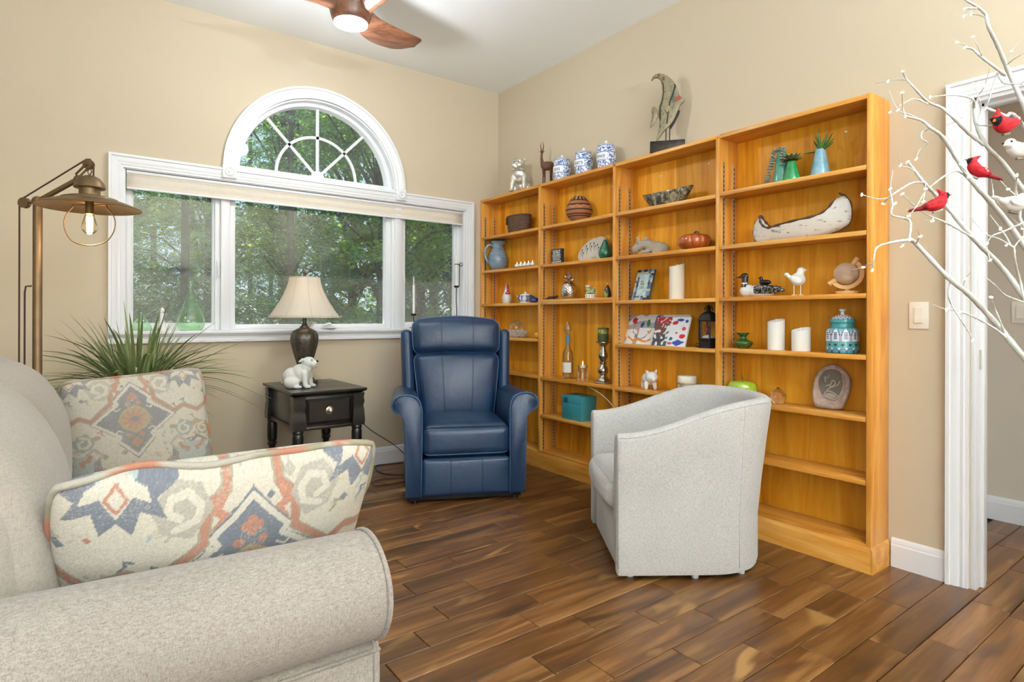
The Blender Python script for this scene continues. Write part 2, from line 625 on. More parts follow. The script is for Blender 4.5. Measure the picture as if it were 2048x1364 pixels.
# floor with real planks
floor = struct(rbox(XL, 1.28, YF, 0.0, -0.03, -0.012).build('floor', 'subfloor', smooth=0))
KNOWN = {7: [-2.029, -1.522], 8: [-1.878, -1.184], 6: [-2.196], 12: [-1.8, -1.291, -0.896], 10: [-1.887], 9: [-1.662, -2.064],
         11: [-1.585], 5: [-1.485], 4: [-1.784, -1.274], 14: [-1.394], 16: [-1.392], 3: [-1.074], 2: [-1.368, -0.869], 1: [-0.46, -0.711],
         0: [-1.002], -1: [-0.759], 17: [-1.678]}
PW = 0.125
def plank(x0, x1, y0, y1):
    g = 0.0013
    x0, x1, y0, y1 = x0 + g * 1.2, x1 - g * 1.2, y0 + g, y1 - g
    c = 0.0022
    vs = [(x0, y0, -0.012), (x1, y0, -0.012), (x1, y1, -0.012), (x0, y1, -0.012),
          (x0, y0, -c), (x1, y0, -c), (x1, y1, -c), (x0, y1, -c),
          (x0 + c, y0 + c, 0), (x1 - c, y0 + c, 0), (x1 - c, y1 - c, 0), (x0 + c, y1 - c, 0)]
    fs = [(8, 9, 10, 11)] + [(a, (a + 1) % 4, 4 + (a + 1) % 4, 4 + a) for a in range(4)] + [(4 + a, 4 + (a + 1) % 4, 8 + (a + 1) % 4, 8 + a) for a in range(4)]
    me = bpy.data.meshes.new('plank')
    me.from_pydata(vs, [], fs)
    me.materials.append(M['plank'])
    o = bpy.data.objects.new('plank', me)
    COL.objects.link(o)
    o.parent = floor
rest = MB()
pr_ = random.Random(3)
for row in range(-13, 27):
    y0 = -3.326 + row * PW
    y1 = min(y0 + PW, -0.001)
    if y0 > -0.01:
        continue
    xa, xb = -3.3, (1.15 if y1 < -3.137 else -0.005)
    cuts = sorted(KNOWN.get(row, []))
    if not cuts:
        cuts = [-2.2 + pr_.random() * 1.1]
    while cuts[0] > xa + 0.55:
        cuts.insert(0, cuts[0] - pr_.choice([0.42, 0.55, 0.68, 0.8, 0.95]) - pr_.random() * 0.08)
    while cuts[-1] < xb - 0.55:
        cuts.append(cuts[-1] + pr_.choice([0.42, 0.55, 0.68, 0.8, 0.95]) + pr_.random() * 0.08)
    cuts = [c for c in cuts if xa + 0.12 < c < xb - 0.1]
    ed = [xa] + cuts + [xb]
    for a, b in zip(ed[:-1], ed[1:]):
        if y0 < -4.45 or b < -3.0:
            rest.box(a + 0.001, b - 0.001, y0 + 0.001, y1 - 0.001, -0.012, 0)
        else:
            plank(a, b, y0, y1)
    rest.box(XL + 0.001, xa - 0.002, y0 + 0.001, y1 - 0.001, -0.012, 0)
rest.box(XL + 0.001, 1.15, YF + 0.001, -3.326 - 13 * PW - 0.001, -0.012, 0)
ro = rest.build('distant_planks', 'plank', floor, smooth=0)
ro['kind'] = 'stuff'

# ---- window
win = lambda a, b, p: (a, -p, b)
casing = [(0, 0), (0, 0.030), (0.014, 0.030), (0.017, 0.022), (0.034, 0.020), (0.048, 0.014), (0.060, 0.016), (0.066, 0.013), (0.077, 0.012), (0.077, 0)]
CX0, CX1, CZ1, CZ0 = -2.835, -0.268, 2.10, 0.966
t1 = struct(sweep([(CX0, 1.03), (CX0, CZ1), (CX1, CZ1), (CX1, 1.03)], casing, win).build('trim_1', 'trim', smooth=20))
t2 = struct(sweep([(AX - 0.655 * math.cos(t), 2.11 + 0.655 * math.sin(t)) for t in [pi * i / 48 for i in range(49)]], casing, win).build('trim_2', 'trim', smooth=20))
for x in (-2.178, -0.945):                              # rosette corner blocks
    r = rbox(x - 0.043, x + 0.043, -0.036, 0, 2.036, 2.122).build('rosette_block', 'trim', t1, bevel=0.004)
    MB().lathe([(0.030, 0), (0.030, -0.005), (0.024, -0.008), (0.018, -0.003), (0.012, -0.002), (0.010, -0.007), (0.003, -0.009)], 24, (x, -0.036, 2.079), axis='Y').build('rosette', 'trim', r)
sill = MB().box(CX0 - 0.002, CX1 + 0.002, -0.046, 0.10, 1.018, 1.040)
sl = struct(sill.build('window_sill', 'trim', bevel=0.005))
MB().prism([(0, 1.018), (0.036, 1.018), (0.032, 1.008), (0.024, 1.002), (0.024, 0.988), (0.030, 0.982), (0.030, 0.966), (0, 0.966)], CX0, CX1, lambda u, v, t: (t, -u, v)).build('apron', 'trim', sl, smooth=25)

window = bpy.data.objects.new('window_1', None)
COL.objects.link(window)
struct(window)
jl = MB()
jl.box(WX0 - 0.001, WX0 + 0.012, 0.0, 0.135, WZ0, WZ1); jl.box(WX1 - 0.012, WX1 + 0.001, 0.0, 0.135, WZ0, WZ1)
jl.box(WX0, WX1, 0.0, 0.135, WZ1 - 0.012, WZ1 + 0.075)
jl.box(AX - AR - 0.02, AX + AR + 0.02, 0.004, 0.134, WZ1 + 0.05, AZ + 0.020)
jl.build('jamb', 'trim', window)
al = MB()
rings = []
for i in range(49):
    t = pi * i / 48
    rings.append([(AX - r_ * math.cos(t), y_, AZ + r_ * math.sin(t)) for r_, y_ in ((AR + 0.002, 0), (AR - 0.012, 0), (AR - 0.012, 0.135), (AR + 0.002, 0.135))])
al.rings(rings)
al.build('arch_jamb', 'trim', window, smooth=30)
def frame_rect(mb, x0, x1, z0, z1, wd, y0, y1, wb=None, wt=None):
    wb = wd if wb is None else wb; wt = wd if wt is None else wt
    mb.box(x0, x0 + wd, y0, y1, z0, z1); mb.box(x1 - wd, x1, y0, y1, z0, z1)
    mb.box(x0 + wd, x1 - wd, y0, y1, z0, z0 + wb); mb.box(x0 + wd, x1 - wd, y0, y1, z1 - wt, z1)
    return mb
for nm, x0, x1, wd, wr in (('casement', WX0 + 0.012, -2.215, 0.034, 0.045), ('picture', -2.165, -0.995, 0.040, 0.040), ('casement', -0.905, WX1 - 0.012, 0.034, 0.055)):
    mb = MB()
    frame_rect(mb, x0, x1, 1.040, WZ1 - 0.012, wd, 0.055, 0.115, 0.036)
    if nm == 'casement':
        frame_rect(mb, x0 + wd - 0.008, x1 - wd + 0.008, 1.068, WZ1 - 0.035, 0.020, 0.072, 0.112)
    s_ = mb.build(nm + '_frame', 'trim', window, bevel=0.003)
    g0 = wd + (0.010 if nm == 'casement' else -0.004)
    rbox(x0 + g0, x1 - g0, 0.088, 0.092, 1.076 if nm == 'picture' else 1.082, WZ1 - 0.04).build('pane', 'screen' if nm == 'casement' else 'glass', s_, smooth=0)
for xa, xb in ((-2.217, -2.163), (-0.997, -0.903)):
    mb = MB().box(xa, xb, 0.030, 0.125, 1.038, WZ1 - 0.01)
    if xb - xa > 0.06:
        mb.box(xa + 0.02, xb - 0.02, 0.016, 0.03, 1.038, WZ1 - 0.01)
    mb.build('mullion', 'trim', window, bevel=0.004)
# casement latches and crank
for x in (-2.232, -0.889):
    mb = MB().box(x - 0.008, x + 0.008, 0.044, 0.056, 1.42, 1.50)
    mb.tube([(x, 0.046, 1.49), (x + 0.004, 0.034, 1.45), (x + 0.002, 0.026, 1.40), (x - 0.008, 0.028, 1.385)], 0.005, 6)
    mb.build('latch', 'trim', window, smooth=50)
mb = MB().lathe([(0.016, 0), (0.016, 0.01), (0.008, 0.016)], 12, (-0.66, 0.055, 1.048)).tube([(-0.66, 0.05, 1.058), (-0.69, 0.02, 1.075), (-0.735, 0.0, 1.085), (-0.745, -0.01, 1.11)], [0.006, 0.006, 0.006, 0.009], 8)
mb.build('crank_handle', 'trim', window, smooth=60)
# arch sash with sunburst grille
aw = MB()
rings = []
for i in range(49):
    t = pi * i / 48
    rings.append([(AX - r_ * math.cos(t), y_, AZ + 0.012 + r_ * math.sin(t)) for r_, y_ in ((0.575, 0.055), (0.538, 0.055), (0.532, 0.075), (0.532, 0.110), (0.575, 0.110))])
aw.rings(rings)
aw.box(AX - 0.583, AX + 0.583, 0.050, 0.112, AZ - 0.01, AZ + 0.046)
sash = aw.build('arch_sash', 'trim', window, smooth=30)
gp = MB()
pp = [(AX - 0.536 * math.cos(pi * i / 40), AZ + 0.03 + 0.52 * math.sin(pi * i / 40)) for i in range(41)]
gp.prism(pp, 0.088, 0.092, lambda u, v, t: (u, t, v)).build('arch_pane', 'glass', sash, smooth=0)
hub = (AX - 0.003, AZ + 0.045)
gr = MB()
for a in (pi / 4 + 0.02, pi / 2, 3 * pi / 4 - 0.02):
    d = Vector((math.cos(a), math.sin(a))); nn = Vector((-d.y, d.x)) * 0.010
    p0 = Vector(hub); p1 = Vector(hub) + d * 0.505
    gr.prism([tuple(p0 - nn), tuple(p1 - nn), tuple(p1 + nn), tuple(p0 + nn)], 0.078, 0.090, lambda u, v, t: (u, t, v))
rings = []
for i in range(33):
    t = pi * i / 32
    rings.append([(hub[0] - r_ * math.cos(t), y_, hub[1] + r_ * math.sin(t)) for r_, y_ in ((0.300, 0.078), (0.280, 0.078), (0.280, 0.090), (0.300, 0.090))])
gr.rings(rings)
gr.prism(arc(hub, 0.048, 0, pi, 16), 0.072, 0.090, lambda u, v, t: (u, t, v))
gr.build('sunburst_grille', 'trim', sash, smooth=25)
# roller shade
rs = thing('roller_shade', 'cream fabric roller shade pulled up under the window head', 'window shade', (0, 0.0, 0))
MB().box(WX0 + 0.016, WX1 - 0.016, 0.004, 0.050, 1.996, 2.014).build('head_rail', 'trim', rs, bevel=0.004)
def shf(u, v):
    z = 1.996 - v * 0.082
    y = 0.010 + 0.016 * math.sin(v * pi) * 0.5 + 0.004 * math.sin(v * 9)
    return (WX0 + 0.018 + u * (WX1 - WX0 - 0.036), y, z)
MB().grid(shf, 24, 10).build('shade_fabric', 'shade', rs, smooth=180, solid=0.002)
MB().box(WX0 + 0.018, WX1 - 0.018, 0.004, 0.018, 1.900, 1.914).build('hem_bar', 'trim', rs, bevel=0.003)
# unseen eave slab added to hold the sun to a low strip
struct(rbox(XL - 1, 1.4, W_T, 1.15, 3.18, 3.30).build('added_sun_block', 'trim', smooth=0))

# ---- door casing, jamb, baseboards
rw = lambda a, b, p: (-p, a, b)
struct(sweep([(-3.331, 0.0), (-3.331, 2.128), (-4.36, 2.128), (-4.36, 0.0)], [(-o, p_) for o, p_ in casing], rw).build('trim_3', 'trim', smooth=20))
door = bpy.data.objects.new('door_1', None); COL.objects.link(door); struct(door)
mb = MB().box(-0.002, W_T + 0.002, DY0 - 0.018, DY0 + 0.002, 0, DZ).box(-0.002, W_T + 0.002, DY1 - 0.002, DY1 + 0.018, 0, DZ).box(-0.002, W_T + 0.002, DY1, DY0, DZ - 0.018, DZ + 0.002)
mb.build('jamb', 'trim', door, bevel=0.002)
mb = MB().box(0.05, 0.085, DY0 - 0.030, DY0 - 0.016, 0, DZ - 0.016).box(0.05, 0.085, DY1, DY0 - 0.016, DZ - 0.030, DZ - 0.016)
mb.build('door_stop', 'trim', door, bevel=0.002)
rbox(0.030, 0.050, DY0 - 0.021, DY0 - 0.018, 0.92, 1.0).build('strike_plate', 'steel', door)
base = [(0, 0), (0.015, 0), (0.015, 0.098), (0.012, 0.104), (0.012, 0.112), (0.008, 0.124), (0.004, 0.130), (0, 0.130)]
struct(MB().prism(base, XL, -0.195, lambda u, v, t: (t, -u, v)).build('baseboard_back', 'trim', smooth=25))
struct(MB().prism(base, -3.331, -3.118, lambda u, v, t: (-u, t, v)).build('baseboard_right', 'trim', smooth=25))
struct(MB().prism(base, YF, -4.36, lambda u, v, t: (-u, t, v)).build('baseboard_right_near', 'trim', smooth=25))
struct(MB().prism(base, -6.0, -3.137, lambda u, v, t: (1.16 - u, t, v)).build('baseboard_hall', 'trim', smooth=25))
struct(MB().prism(base, W_T, 1.145, lambda u, v, t: (t, -3.137 - u, v)).build('baseboard_hall_side', 'trim', smooth=25))
struct(MB().prism(base, YF, 0, lambda u, v, t: (XL + u, t, v)).build('baseboard_left', 'trim', smooth=25))
struct(MB().prism(base, XL, 0, lambda u, v, t: (t, YF + u, v)).build('baseboard_front', 'trim', smooth=25))

M['ivory'] = plain('ivory_plastic', '#e8e1d3', 0.4, var=0.01)
def switch(x, y, z, label):
    t = thing('light_switch', label, 'light switch', (x, y, z))
    rbox(-0.006, 0, -0.038, 0.038, -0.060, 0.060).build('cover_plate', 'ivory', t, bevel=0.002)
    rbox(-0.008, -0.005, -0.0185, 0.0185, -0.036, 0.036).build('bezel', 'ivory', t, bevel=0.0008)
    MB().prism([(-0.008, -0.0325), (-0.012, -0.0325), (-0.009, 0), (-0.0085, 0.0325), (-0.008, 0.0325)], -0.0155, 0.0155, lambda u, v, k: (u, k, v)).build('rocker', 'ivory', t, smooth=0)
    for s in (-1, 1):
        MB().lathe([(0.003, -0.006), (0.003, -0.0072)], 8, (0, 0, s * 0.050), axis='X').build('screw', 'ivory', t)
switch(0.0, -3.224, 1.145, 'ivory rocker light switch between the bookcase and the door casing')
switch(1.16, -3.315, 1.165, 'ivory rocker light switch on the hall wall seen through the doorway')

# ------------------------------------------------------------------ bookcase
bc = thing('bookcase', 'long honey-coloured wooden bookcase with four bays of shelves along the wall', 'bookcase', (0, 0, 0))
D = 0.187
TOP = 2.13
Yd = [(-0.0205, -0.004), (-0.806, -0.785), (-1.570, -1.548), (-2.337, -2.315), (-3.104, -3.083)]
for i, (a, b) in enumerate(Yd):
    nm = 'side_panel' if i in (0, 4) else 'divider'
    rbox(-D, -0.002, a, b, 0.0 if i in (0, 4) else 0.11, TOP if i in (0, 4) else TOP - 0.02).build(nm, 'wz', bc, bevel=0.0015)
bays = [(Yd[i][0], Yd[i + 1][1]) for i in range(4)]
SH = {0: [1.809, 1.524, 1.241, 0.965, 0.689], 1: [1.809, 1.524, 1.262, 0.683, 0.402], 2: [1.808, 1.525, 1.240, 0.960, 0.680], 3: [1.815, 1.524, 1.243, 0.967, 0.690, 0.408]}
for i in range(4):
    hi, lo = bays[i]
    rbox(-D, -0.002, lo, hi, TOP - 0.021, TOP).build('top_board', 'wy', bc, bevel=0.001)
    rbox(-D, -0.002, lo, hi, 0.105, 0.128).build('bottom_board', 'wy', bc, bevel=0.001)
    nb = 4
    cuts = [hi + (lo - hi) * (k + (0.0 if k in (0, nb) else (rnd.random() - 0.5) * 0.5)) / nb for k in range(nb + 1)]
    for a, b in zip(cuts[:-1], cuts[1:]):
        rbox(-0.012 - rnd.random() * 0.0012, -0.003, b + 0.0004, a - 0.0004, 0.105, TOP - 0.021).build('back_board', 'wback', bc, smooth=0)
    for k, z in enumerate(SH[i]):
        th = 0.036 if (i == 1 and k == 2) else 0.021
        s_ = rbox(-D + 0.001, -0.013, lo + 0.002, hi - 0.002, z - th, z).build('shelf', 'wy', bc, bevel=0.001)
        if th > 0.03:
            rbox(-D + 0.0002, -D + 0.002, lo + 0.002, hi - 0.002, z - th * 0.5 - 0.0008, z - th * 0.5 + 0.0008).build('shelf_joint', 'slot', s_)
        for yy, s in ((lo, 1), (hi, -1)):
            for xx in (-0.150, -0.052):
                rbox(xx - 0.006, xx + 0.006, yy + s * 0.003, yy + s * 0.012, z - th - 0.008, z - th).build('shelf_clip', 'steel', s_, smooth=0)
    for yy, s in ((lo, 1), (hi, -1)):                     # slotted shelf standards
        for xx in (-0.150, -0.052):
            y0, y1 = sorted((yy, yy + s * 0.004))
            st = rbox(xx - 0.008, xx + 0.008, y0, y1, 0.128, 1.985).build('shelf_standard', 'steel', bc, smooth=0)
            sl_ = MB()
            ya, yb = sorted((yy + s * 0.0038, yy + s * 0.0046))
            for k in range(72):
                sl_.box(xx - 0.0032, xx + 0.0032, ya, yb, 0.14 + k * 0.0255, 0.153 + k * 0.0255)
            so = sl_.build('standard_slots', 'slot', st, smooth=0)
            so['kind'] = 'stuff'
    for f in (0.3, 0.78):                                 # screws through the back
        yy = hi + (lo - hi) * f
        MB().lathe([(0.007, 0.0), (0.007, -0.002), (0.004, -0.003)], 10, (-0.013, yy, 2.035 if f > 0.5 else 2.03), axis='X').build('screw', 'steel', bc)
pb = [(0, 0), (-0.194, 0), (-0.194, 0.088), (-0.1925, 0.100), (-0.189, 0.110), (-0.187, 0.118), (0, 0.118)]
MB().prism([(-0.194, 0), (-0.194, 0.092), (-0.192, 0.104), (-0.188, 0.112), (-0.1868, 0.118), (-0.1868, 0)], -3.1043, -0.006, lambda u, v, t: (u, t, v)).build('plinth', 'wy', bc, smooth=30)
MB().prism([(-3.113, 0), (-3.113, 0.092), (-3.111, 0.104), (-3.107, 0.112), (-3.1042, 0.118), (-3.1042, 0)], -0.194, -0.002, lambda u, v, t: (t, u, v)).build('plinth_return', 'wy', bc, smooth=30)
# ------------------------------------------------------------------ upholstery helpers
M['sofa'] = fabric('oatmeal_linen', '#7a7068', '#91877e', '#a2988f', 480.0, 0.5)
M['chen'] = fabric('beige_chenille', '#91877d', '#9f958a', '#a99f94', 420.0, 0.3)
M['tub'] = fabric('grey_basket_weave', '#a3a09c', '#bebbb7', '#cbc9c5', 420.0, 0.7, dist=0.003)
M['dark'] = plain('dark_underside', '#141212', 0.8)
def leather(name, c):
    m = Mat(name)
    v = m.coords('Object')
    b = srgb(c)
    f = m.noise(v, 5, 4)
    m.set(Base_Color=m.ramp(f, [(0.3, [x * 0.85 for x in b]), (0.7, [x * 1.2 for x in b])]), Roughness=m.ramp(f, [(0.3, 0.28), (0.7, 0.40)]), Specular_IOR_Level=0.6, Coat_Weight=0.12, Coat_Roughness=0.3)
    vo = m.n('TexVoronoi'); m.l(v, vo.inputs['Vector']); vo.inputs['Scale'].default_value = 330
    w = m.noise(v, 9, 3)
    h = m.math('ADD', m.math('MULTIPLY', vo.outputs['Distance'], 0.12), m.math('MULTIPLY', w, 0.9))
    m.bump(h, 0.45, 0.010)
    return m.m
M['blue'] = leather('blue_leather', '#173252')
M['bluepipe'] = plain('blue_leather_piping', '#3c5a7c', 0.45)
M['bluedark'] = plain('blue_leather_seam', '#0f2238', 0.7)

class Cush:
    """rounded box cushion with swollen faces; .pt maps cube params to the surface"""
    def __init__(s, w, d, h, r, bulge=(0, 0, 0), fn=None, c=(0, 0, 0)):
        s.half = (w / 2, d / 2, h / 2); s.r = r; s.b = bulge; s.fn = fn; s.c = Vector(c)
    def pt(s, p):
        r = s.r
        q = [p[i] * s.half[i] for i in range(3)]
        inner = [max(-(s.half[i] - r), min(s.half[i] - r, q[i])) for i in range(3)]
        dv = Vector([q[i] - inner[i] for i in range(3)])
        if dv.length > 1e-9:
            dv = dv.normalized() * r
        out = Vector(inner) + dv
        for i in range(3):
            a, b = (i + 1) % 3, (i + 2) % 3
            k = max(0, (1 - p[a] ** 2) * (1 - p[b] ** 2))
            out[i] += s.b[i] * p[i] * k ** 0.7
        if s.fn:
            out = Vector(s.fn(out, p))
        return out + s.c
    def mesh(s, n=10):
        mb = MB()
        def params(hf):
            e = min(0.9, s.r / hf)
            edge = [-1 + e * k / 4 for k in range(5)]
            mid = [(-1 + e) + (2 - 2 * e) * k / n for k in range(1, n)]
            return edge + mid + [-x for x in edge[::-1]]
        P = [params(x) for x in s.half]
        for ax in range(3):
            a, b = (ax + 1) % 3, (ax + 2) % 3
            for sg in (-1, 1):
                o = len(mb.v); na = len(P[a])
                for tb in P[b]:
                    for ta in P[a]:
                        p = [0, 0, 0]; p[ax], p[a], p[b] = sg, ta, tb
                        mb.v.append(tuple(s.pt(p)))
                for j in range(len(P[b]) - 1):
                    for i in range(na - 1):
                        mb.f.append((o + j * na + i, o + j * na + i + 1, o + (j + 1) * na + i + 1, o + (j + 1) * na + i))
        return mb
    def loop(s, ax, sg, n=16):
        a, b = (ax + 1) % 3, (ax + 2) % 3
        out = []
        seq = [(-1 + 2 * k / n, -1) for k in range(n)] + [(1, -1 + 2 * k / n) for k in range(n)] + [(1 - 2 * k / n, 1) for k in range(n)] + [(-1, 1 - 2 * k / n) for k in range(n)]
        for ta, tb in seq:
            p = [0, 0, 0]; p[ax], p[a], p[b] = sg, ta, tb
            out.append(s.pt(p))
        return out
    def line(s, ax, sg, along, val, t0=-1, t1=1, n=20):
        """surface line on face (ax,sg) running along axis 'along' at the other parameter = val"""
        o = 3 - ax - along
        out = []
        for k in range(n + 1):
            p = [0, 0, 0]; p[ax] = sg; p[along] = t0 + (t1 - t0) * k / n; p[o] = val
            out.append(s.pt(p))
        return out

def chaikin(poly, it=2):
    for _ in range(it):
        out = []
        n = len(poly)
        for i in range(n):
            p, q = poly[i], poly[(i + 1) % n]
            out.append((p[0] * .75 + q[0] * .25, p[1] * .75 + q[1] * .25))
            out.append((p[0] * .25 + q[0] * .75, p[1] * .25 + q[1] * .75))
        poly = out
    return poly

# ------------------------------------------------------------------ sofa
so = thing('sofa', 'oatmeal upholstered sofa with rolled arms in the left foreground', 'sofa', (-2.51, -3.05, 0))
AL = 1.02
def arm_profile(sgn):
    p = [(0.085, 0.05), (0.085, 0.44), (0.088, 0.50)]
    c = (-0.012, 0.572)
    p += [(c[0] + 0.112 * math.cos(a), c[1] + 0.108 * math.sin(a)) for a in [(-25 + 285 * k / 26) * pi / 180 for k in range(27)]]
    p += [(-0.048, 0.455), (-0.055, 0.43), (-0.055, 0.05)]
    return [(sgn * y, z) for y, z in p]
for yc, sg, nm in ((0.0, 1, 'arm'), (2.0, -1, 'arm')):
    prof = arm_profile(sg)
    cy_ = sum(p[0] for p in prof) / len(prof); cz_ = 0.5
    rings = []
    for x, k in ((-AL, 1.0), (-AL * 0.8, 1.0), (-AL * 0.6, 1), (-AL * 0.4, 1), (-AL * 0.2, 1), (-0.030, 1.0), (-0.016, 0.992), (-0.006, 0.972), (0.0, 0.94)):
        lift = 0.030 * (-x / AL)
        rings.append([(x, yc + cy_ + (y - cy_) * k, cz_ + (z - cz_) * k + lift * max(0, (z - 0.3) / 0.38)) for y, z in prof])
    a_ = MB().rings(rings).build(nm, 'sofa', so, smooth=50)
    pip = [(-0.010, yc + cy_ + (y - cy_) * 1.0, cz_ + (z - cz_) * 1.0) for y, z in prof[2:]]
    MB().tube(pip, 0.0055, 7).build('piping', 'sofa', a_, smooth=180)
    MB().tube([(x, yc + sg * -0.054, 0.448 + 0.03 * (-x / AL) * 0.4) for x in (0, -0.3, -0.6, -AL)], 0.004, 6).build('crease_seam', 'sofa', a_, smooth=180)
rbox(-0.97, -0.03, 0.08, 1.92, 0.06, 0.30).build('seat_base', 'sofa', so, bevel=(0.012, 2))
rbox(-1.06, -0.86, 0.02, 1.98, 0.06, 0.84).build('back_frame', 'sofa', so, bevel=(0.05, 4))
for x, y in ((-0.95, 0.0), (-0.06, 0.0), (-0.95, 2.0), (-0.06, 2.0)):
    MB().lathe([(0.024, 0), (0.030, 0.06)], 12, (x, y, 0)).build('foot', 'dark', so)
for yc in (0.54, 1.46):
    c = Cush(0.86, 0.91, 0.165, 0.04, (0.02, 0.0, 0.022), None, (-0.44, yc, 0.375))
    cc = c.mesh(8).build('seat_cushion', 'chen', so, smooth=180)
    MB().tube(c.loop(2, 1), 0.0045, 6, loop=True).build('piping', 'chen', cc, smooth=180)
    def lean(o, p):
        z = o.z
        k = max(0.0, (z - 0.02) / 0.26)
        return (o.x - 0.10 * k * k - 0.02 * (z / 0.26), o.y, z + 0.02 * (1 - p[1] ** 2) * max(0, p[2]))
    c = Cush(0.27, 0.93, 0.56, 0.10, (0.055, 0.01, 0.02), lean, (-0.695, yc, 0.70))
    cc = c.mesh(10).build('back_cushion', 'chen', so, smooth=180)
    MB().tube([c.pt((1, 0.985, t / 12 * 2 - 1)) for t in range(13)], 0.004, 6).build('cushion_seam', 'chen', cc, smooth=180)

# ------------------------------------------------------------------ patterned pillows
C_CREAM, C_GREY, C_IND, C_TEAL, C_RUST, C_OCH, C_OL, C_SAND = [np.array(srgb(x)) for x in ('#c4bdae', '#a39c8f', '#646a76', '#98a6a4', '#a5705a', '#a08a68', '#8c866e', '#bdb4a2')]
def kilim(N, off=0.0):
    g = (np.arange(N) + 0.5) / N
    U, V = np.meshgrid(g, g)
    rs_ = np.random.RandomState(5)
    img = np.tile(C_CREAM, (N, N, 1)).astype(float)
    def inpoly(P):
        ins = np.zeros((N, N), bool)
        n = len(P)
        for i in range(n):
            x0, y0 = P[i]; x1, y1 = P[(i + 1) % n]
            if y0 == y1: continue
            c = ((y0 > V) != (y1 > V)) & (U < (x1 - x0) * (V - y0) / (y1 - y0) + x0)
            ins ^= c
        return ins
    def dseg(P, closed=False):
        d = np.full((N, N), 9.0)
        n = len(P)
        for i in range(n if closed else n - 1):
            a = np.array(P[i], float); b = np.array(P[(i + 1) % n], float)
            ab = b - a; L = max(1e-9, ab @ ab)
            t = np.clip(((U - a[0]) * ab[0] + (V - a[1]) * ab[1]) / L, 0, 1)
            d = np.minimum(d, np.hypot(U - a[0] - t * ab[0], V - a[1] - t * ab[1]))
        return d
    def fill(P, c): img[inpoly(P)] = c
    def stroke(P, w_, c, closed=False): img[dseg(P, closed) < w_] = c
    def T(P, cx, cy, s=1.0, fx=1, fy=1): return [(cx + fx * s * x, cy + fy * s * y) for x, y in P]
    # soft ground tone bands
    img[(np.sin(V * 9 + 1.0) > 0.25)] = C_SAND * 0.5 + C_CREAM * 0.5
    def medallion(cx, cy, s):
        dia = [(0, 1), (0.42, 0.55), (0.36, 0.45), (0.95, 0.0), (0.36, -0.45), (0.42, -0.55), (0, -1), (-0.42, -0.55), (-0.36, -0.45), (-0.95, 0.0), (-0.36, 0.45), (-0.42, 0.55)]
        fill(T(dia, cx, cy, s * 0.30), C_IND)
        fill(T([(0, .8), (.30, .46), (.26, .36), (.72, 0), (.26, -.36), (.30, -.46), (0, -.8), (-.30, -.46), (-.26, -.36), (-.72, 0), (-.26, .36), (-.30, .46)], cx, cy, s * 0.29), C_IND * 0.95)
        stroke(T(dia, cx, cy, s * 0.275), 0.010 * s, C_CREAM, True)
        hexa = [(0.0, 0.42), (0.30, 0.25), (0.42, 0.0), (0.30, -0.25), (0, -0.42), (-0.30, -0.25), (-0.42, 0), (-0.30, 0.25)]
        fill(T(hexa, cx, cy, s * 0.26), C_OCH)
        for k in range(10):
            a = k * pi / 5
            stroke([(cx + 0.03 * s * math.cos(a), cy + 0.03 * s * math.sin(a)), (cx + 0.075 * s * math.cos(a + .3), cy + 0.075 * s * math.sin(a + .3))], 0.009 * s, C_RUST)
        fill(T([(0, .10), (.14, 0), (0, -.10), (-.14, 0)], cx, cy, s * 0.26), C_IND)
        for fy in (1, -1):
            for q in ((0, .155), (.038, .12), (-.038, .12), (.02, .175), (-.02, .175), (0, .195)):
                img[np.hypot(U - cx - q[0] * s, V - cy - fy * q[1] * s) < 0.017 * s] = C_RUST
            for fx in (1, -1):
                stroke(T([(.10, .11), (.125, .125), (.135, .10), (.11, .075), (.085, .09)], cx, cy, s, fx, fy), 0.004 * s, C_CREAM)
    def crest(cx, cy, s, fy=1):
        P = [(-.14, .16), (-.16, .02), (-.10, -.02), (-.13, -.08), (-.06, -.05), (-.04, -.12), (0, -.08), (.04, -.12), (.06, -.05), (.13, -.08), (.10, -.02), (.16, .02), (.14, .16), (.09, .10), (-.09, .10)]
        fill(T(P, cx, cy, s, 1, fy), C_IND)
        fill(T([(-.11, .18), (-.10, .06), (-.04, .02), (.04, .02), (.10, .06), (.11, .18)], cx, cy, s, 1, fy), C_TEAL)
        fill(T([(-.075, .01), (-.09, -.03), (-.04, -.01), (0, -.07), (.04, -.01), (.09, -.03), (.075, .01), (0, .05)], cx, cy, s, 1, fy), C_CREAM * 0.95)
        stroke(T([(0, .02), (.028, -.015), (0, -.05), (-.028, -.015)], cx, cy, s, 1, fy), 0.0045 * s, C_RUST, True)
        for fx in (1, -1):
            stroke(T([(.085, .175), (.07, .145), (.03, .135), (.04, .115)], cx, cy, s, fx, fy), 0.013 * s, C_RUST)
    def ribbon(pts, c=C_RUST, w_=0.012):
        stroke(pts, w_ + 0.006, C_OL * 0.9 + 0.05)
        stroke(pts, w_, c)
    def hook(cx, cy, s, fx=1, fy=1, c=C_GREY):
        P = [(0, 0), (.05, .02), (.06, .06), (.03, .09), (-.01, .08), (-.02, .045), (.01, .03)]
        fill(T([(.09, .05), (.06, .11), (-.01, .12), (-.06, .06), (-.03, -.01), (.04, -.03)], cx, cy, s, fx, fy), c)
        stroke(T(P, cx, cy, s, fx, fy), 0.010 * s, C_CREAM)
    rs2 = random.Random(12)
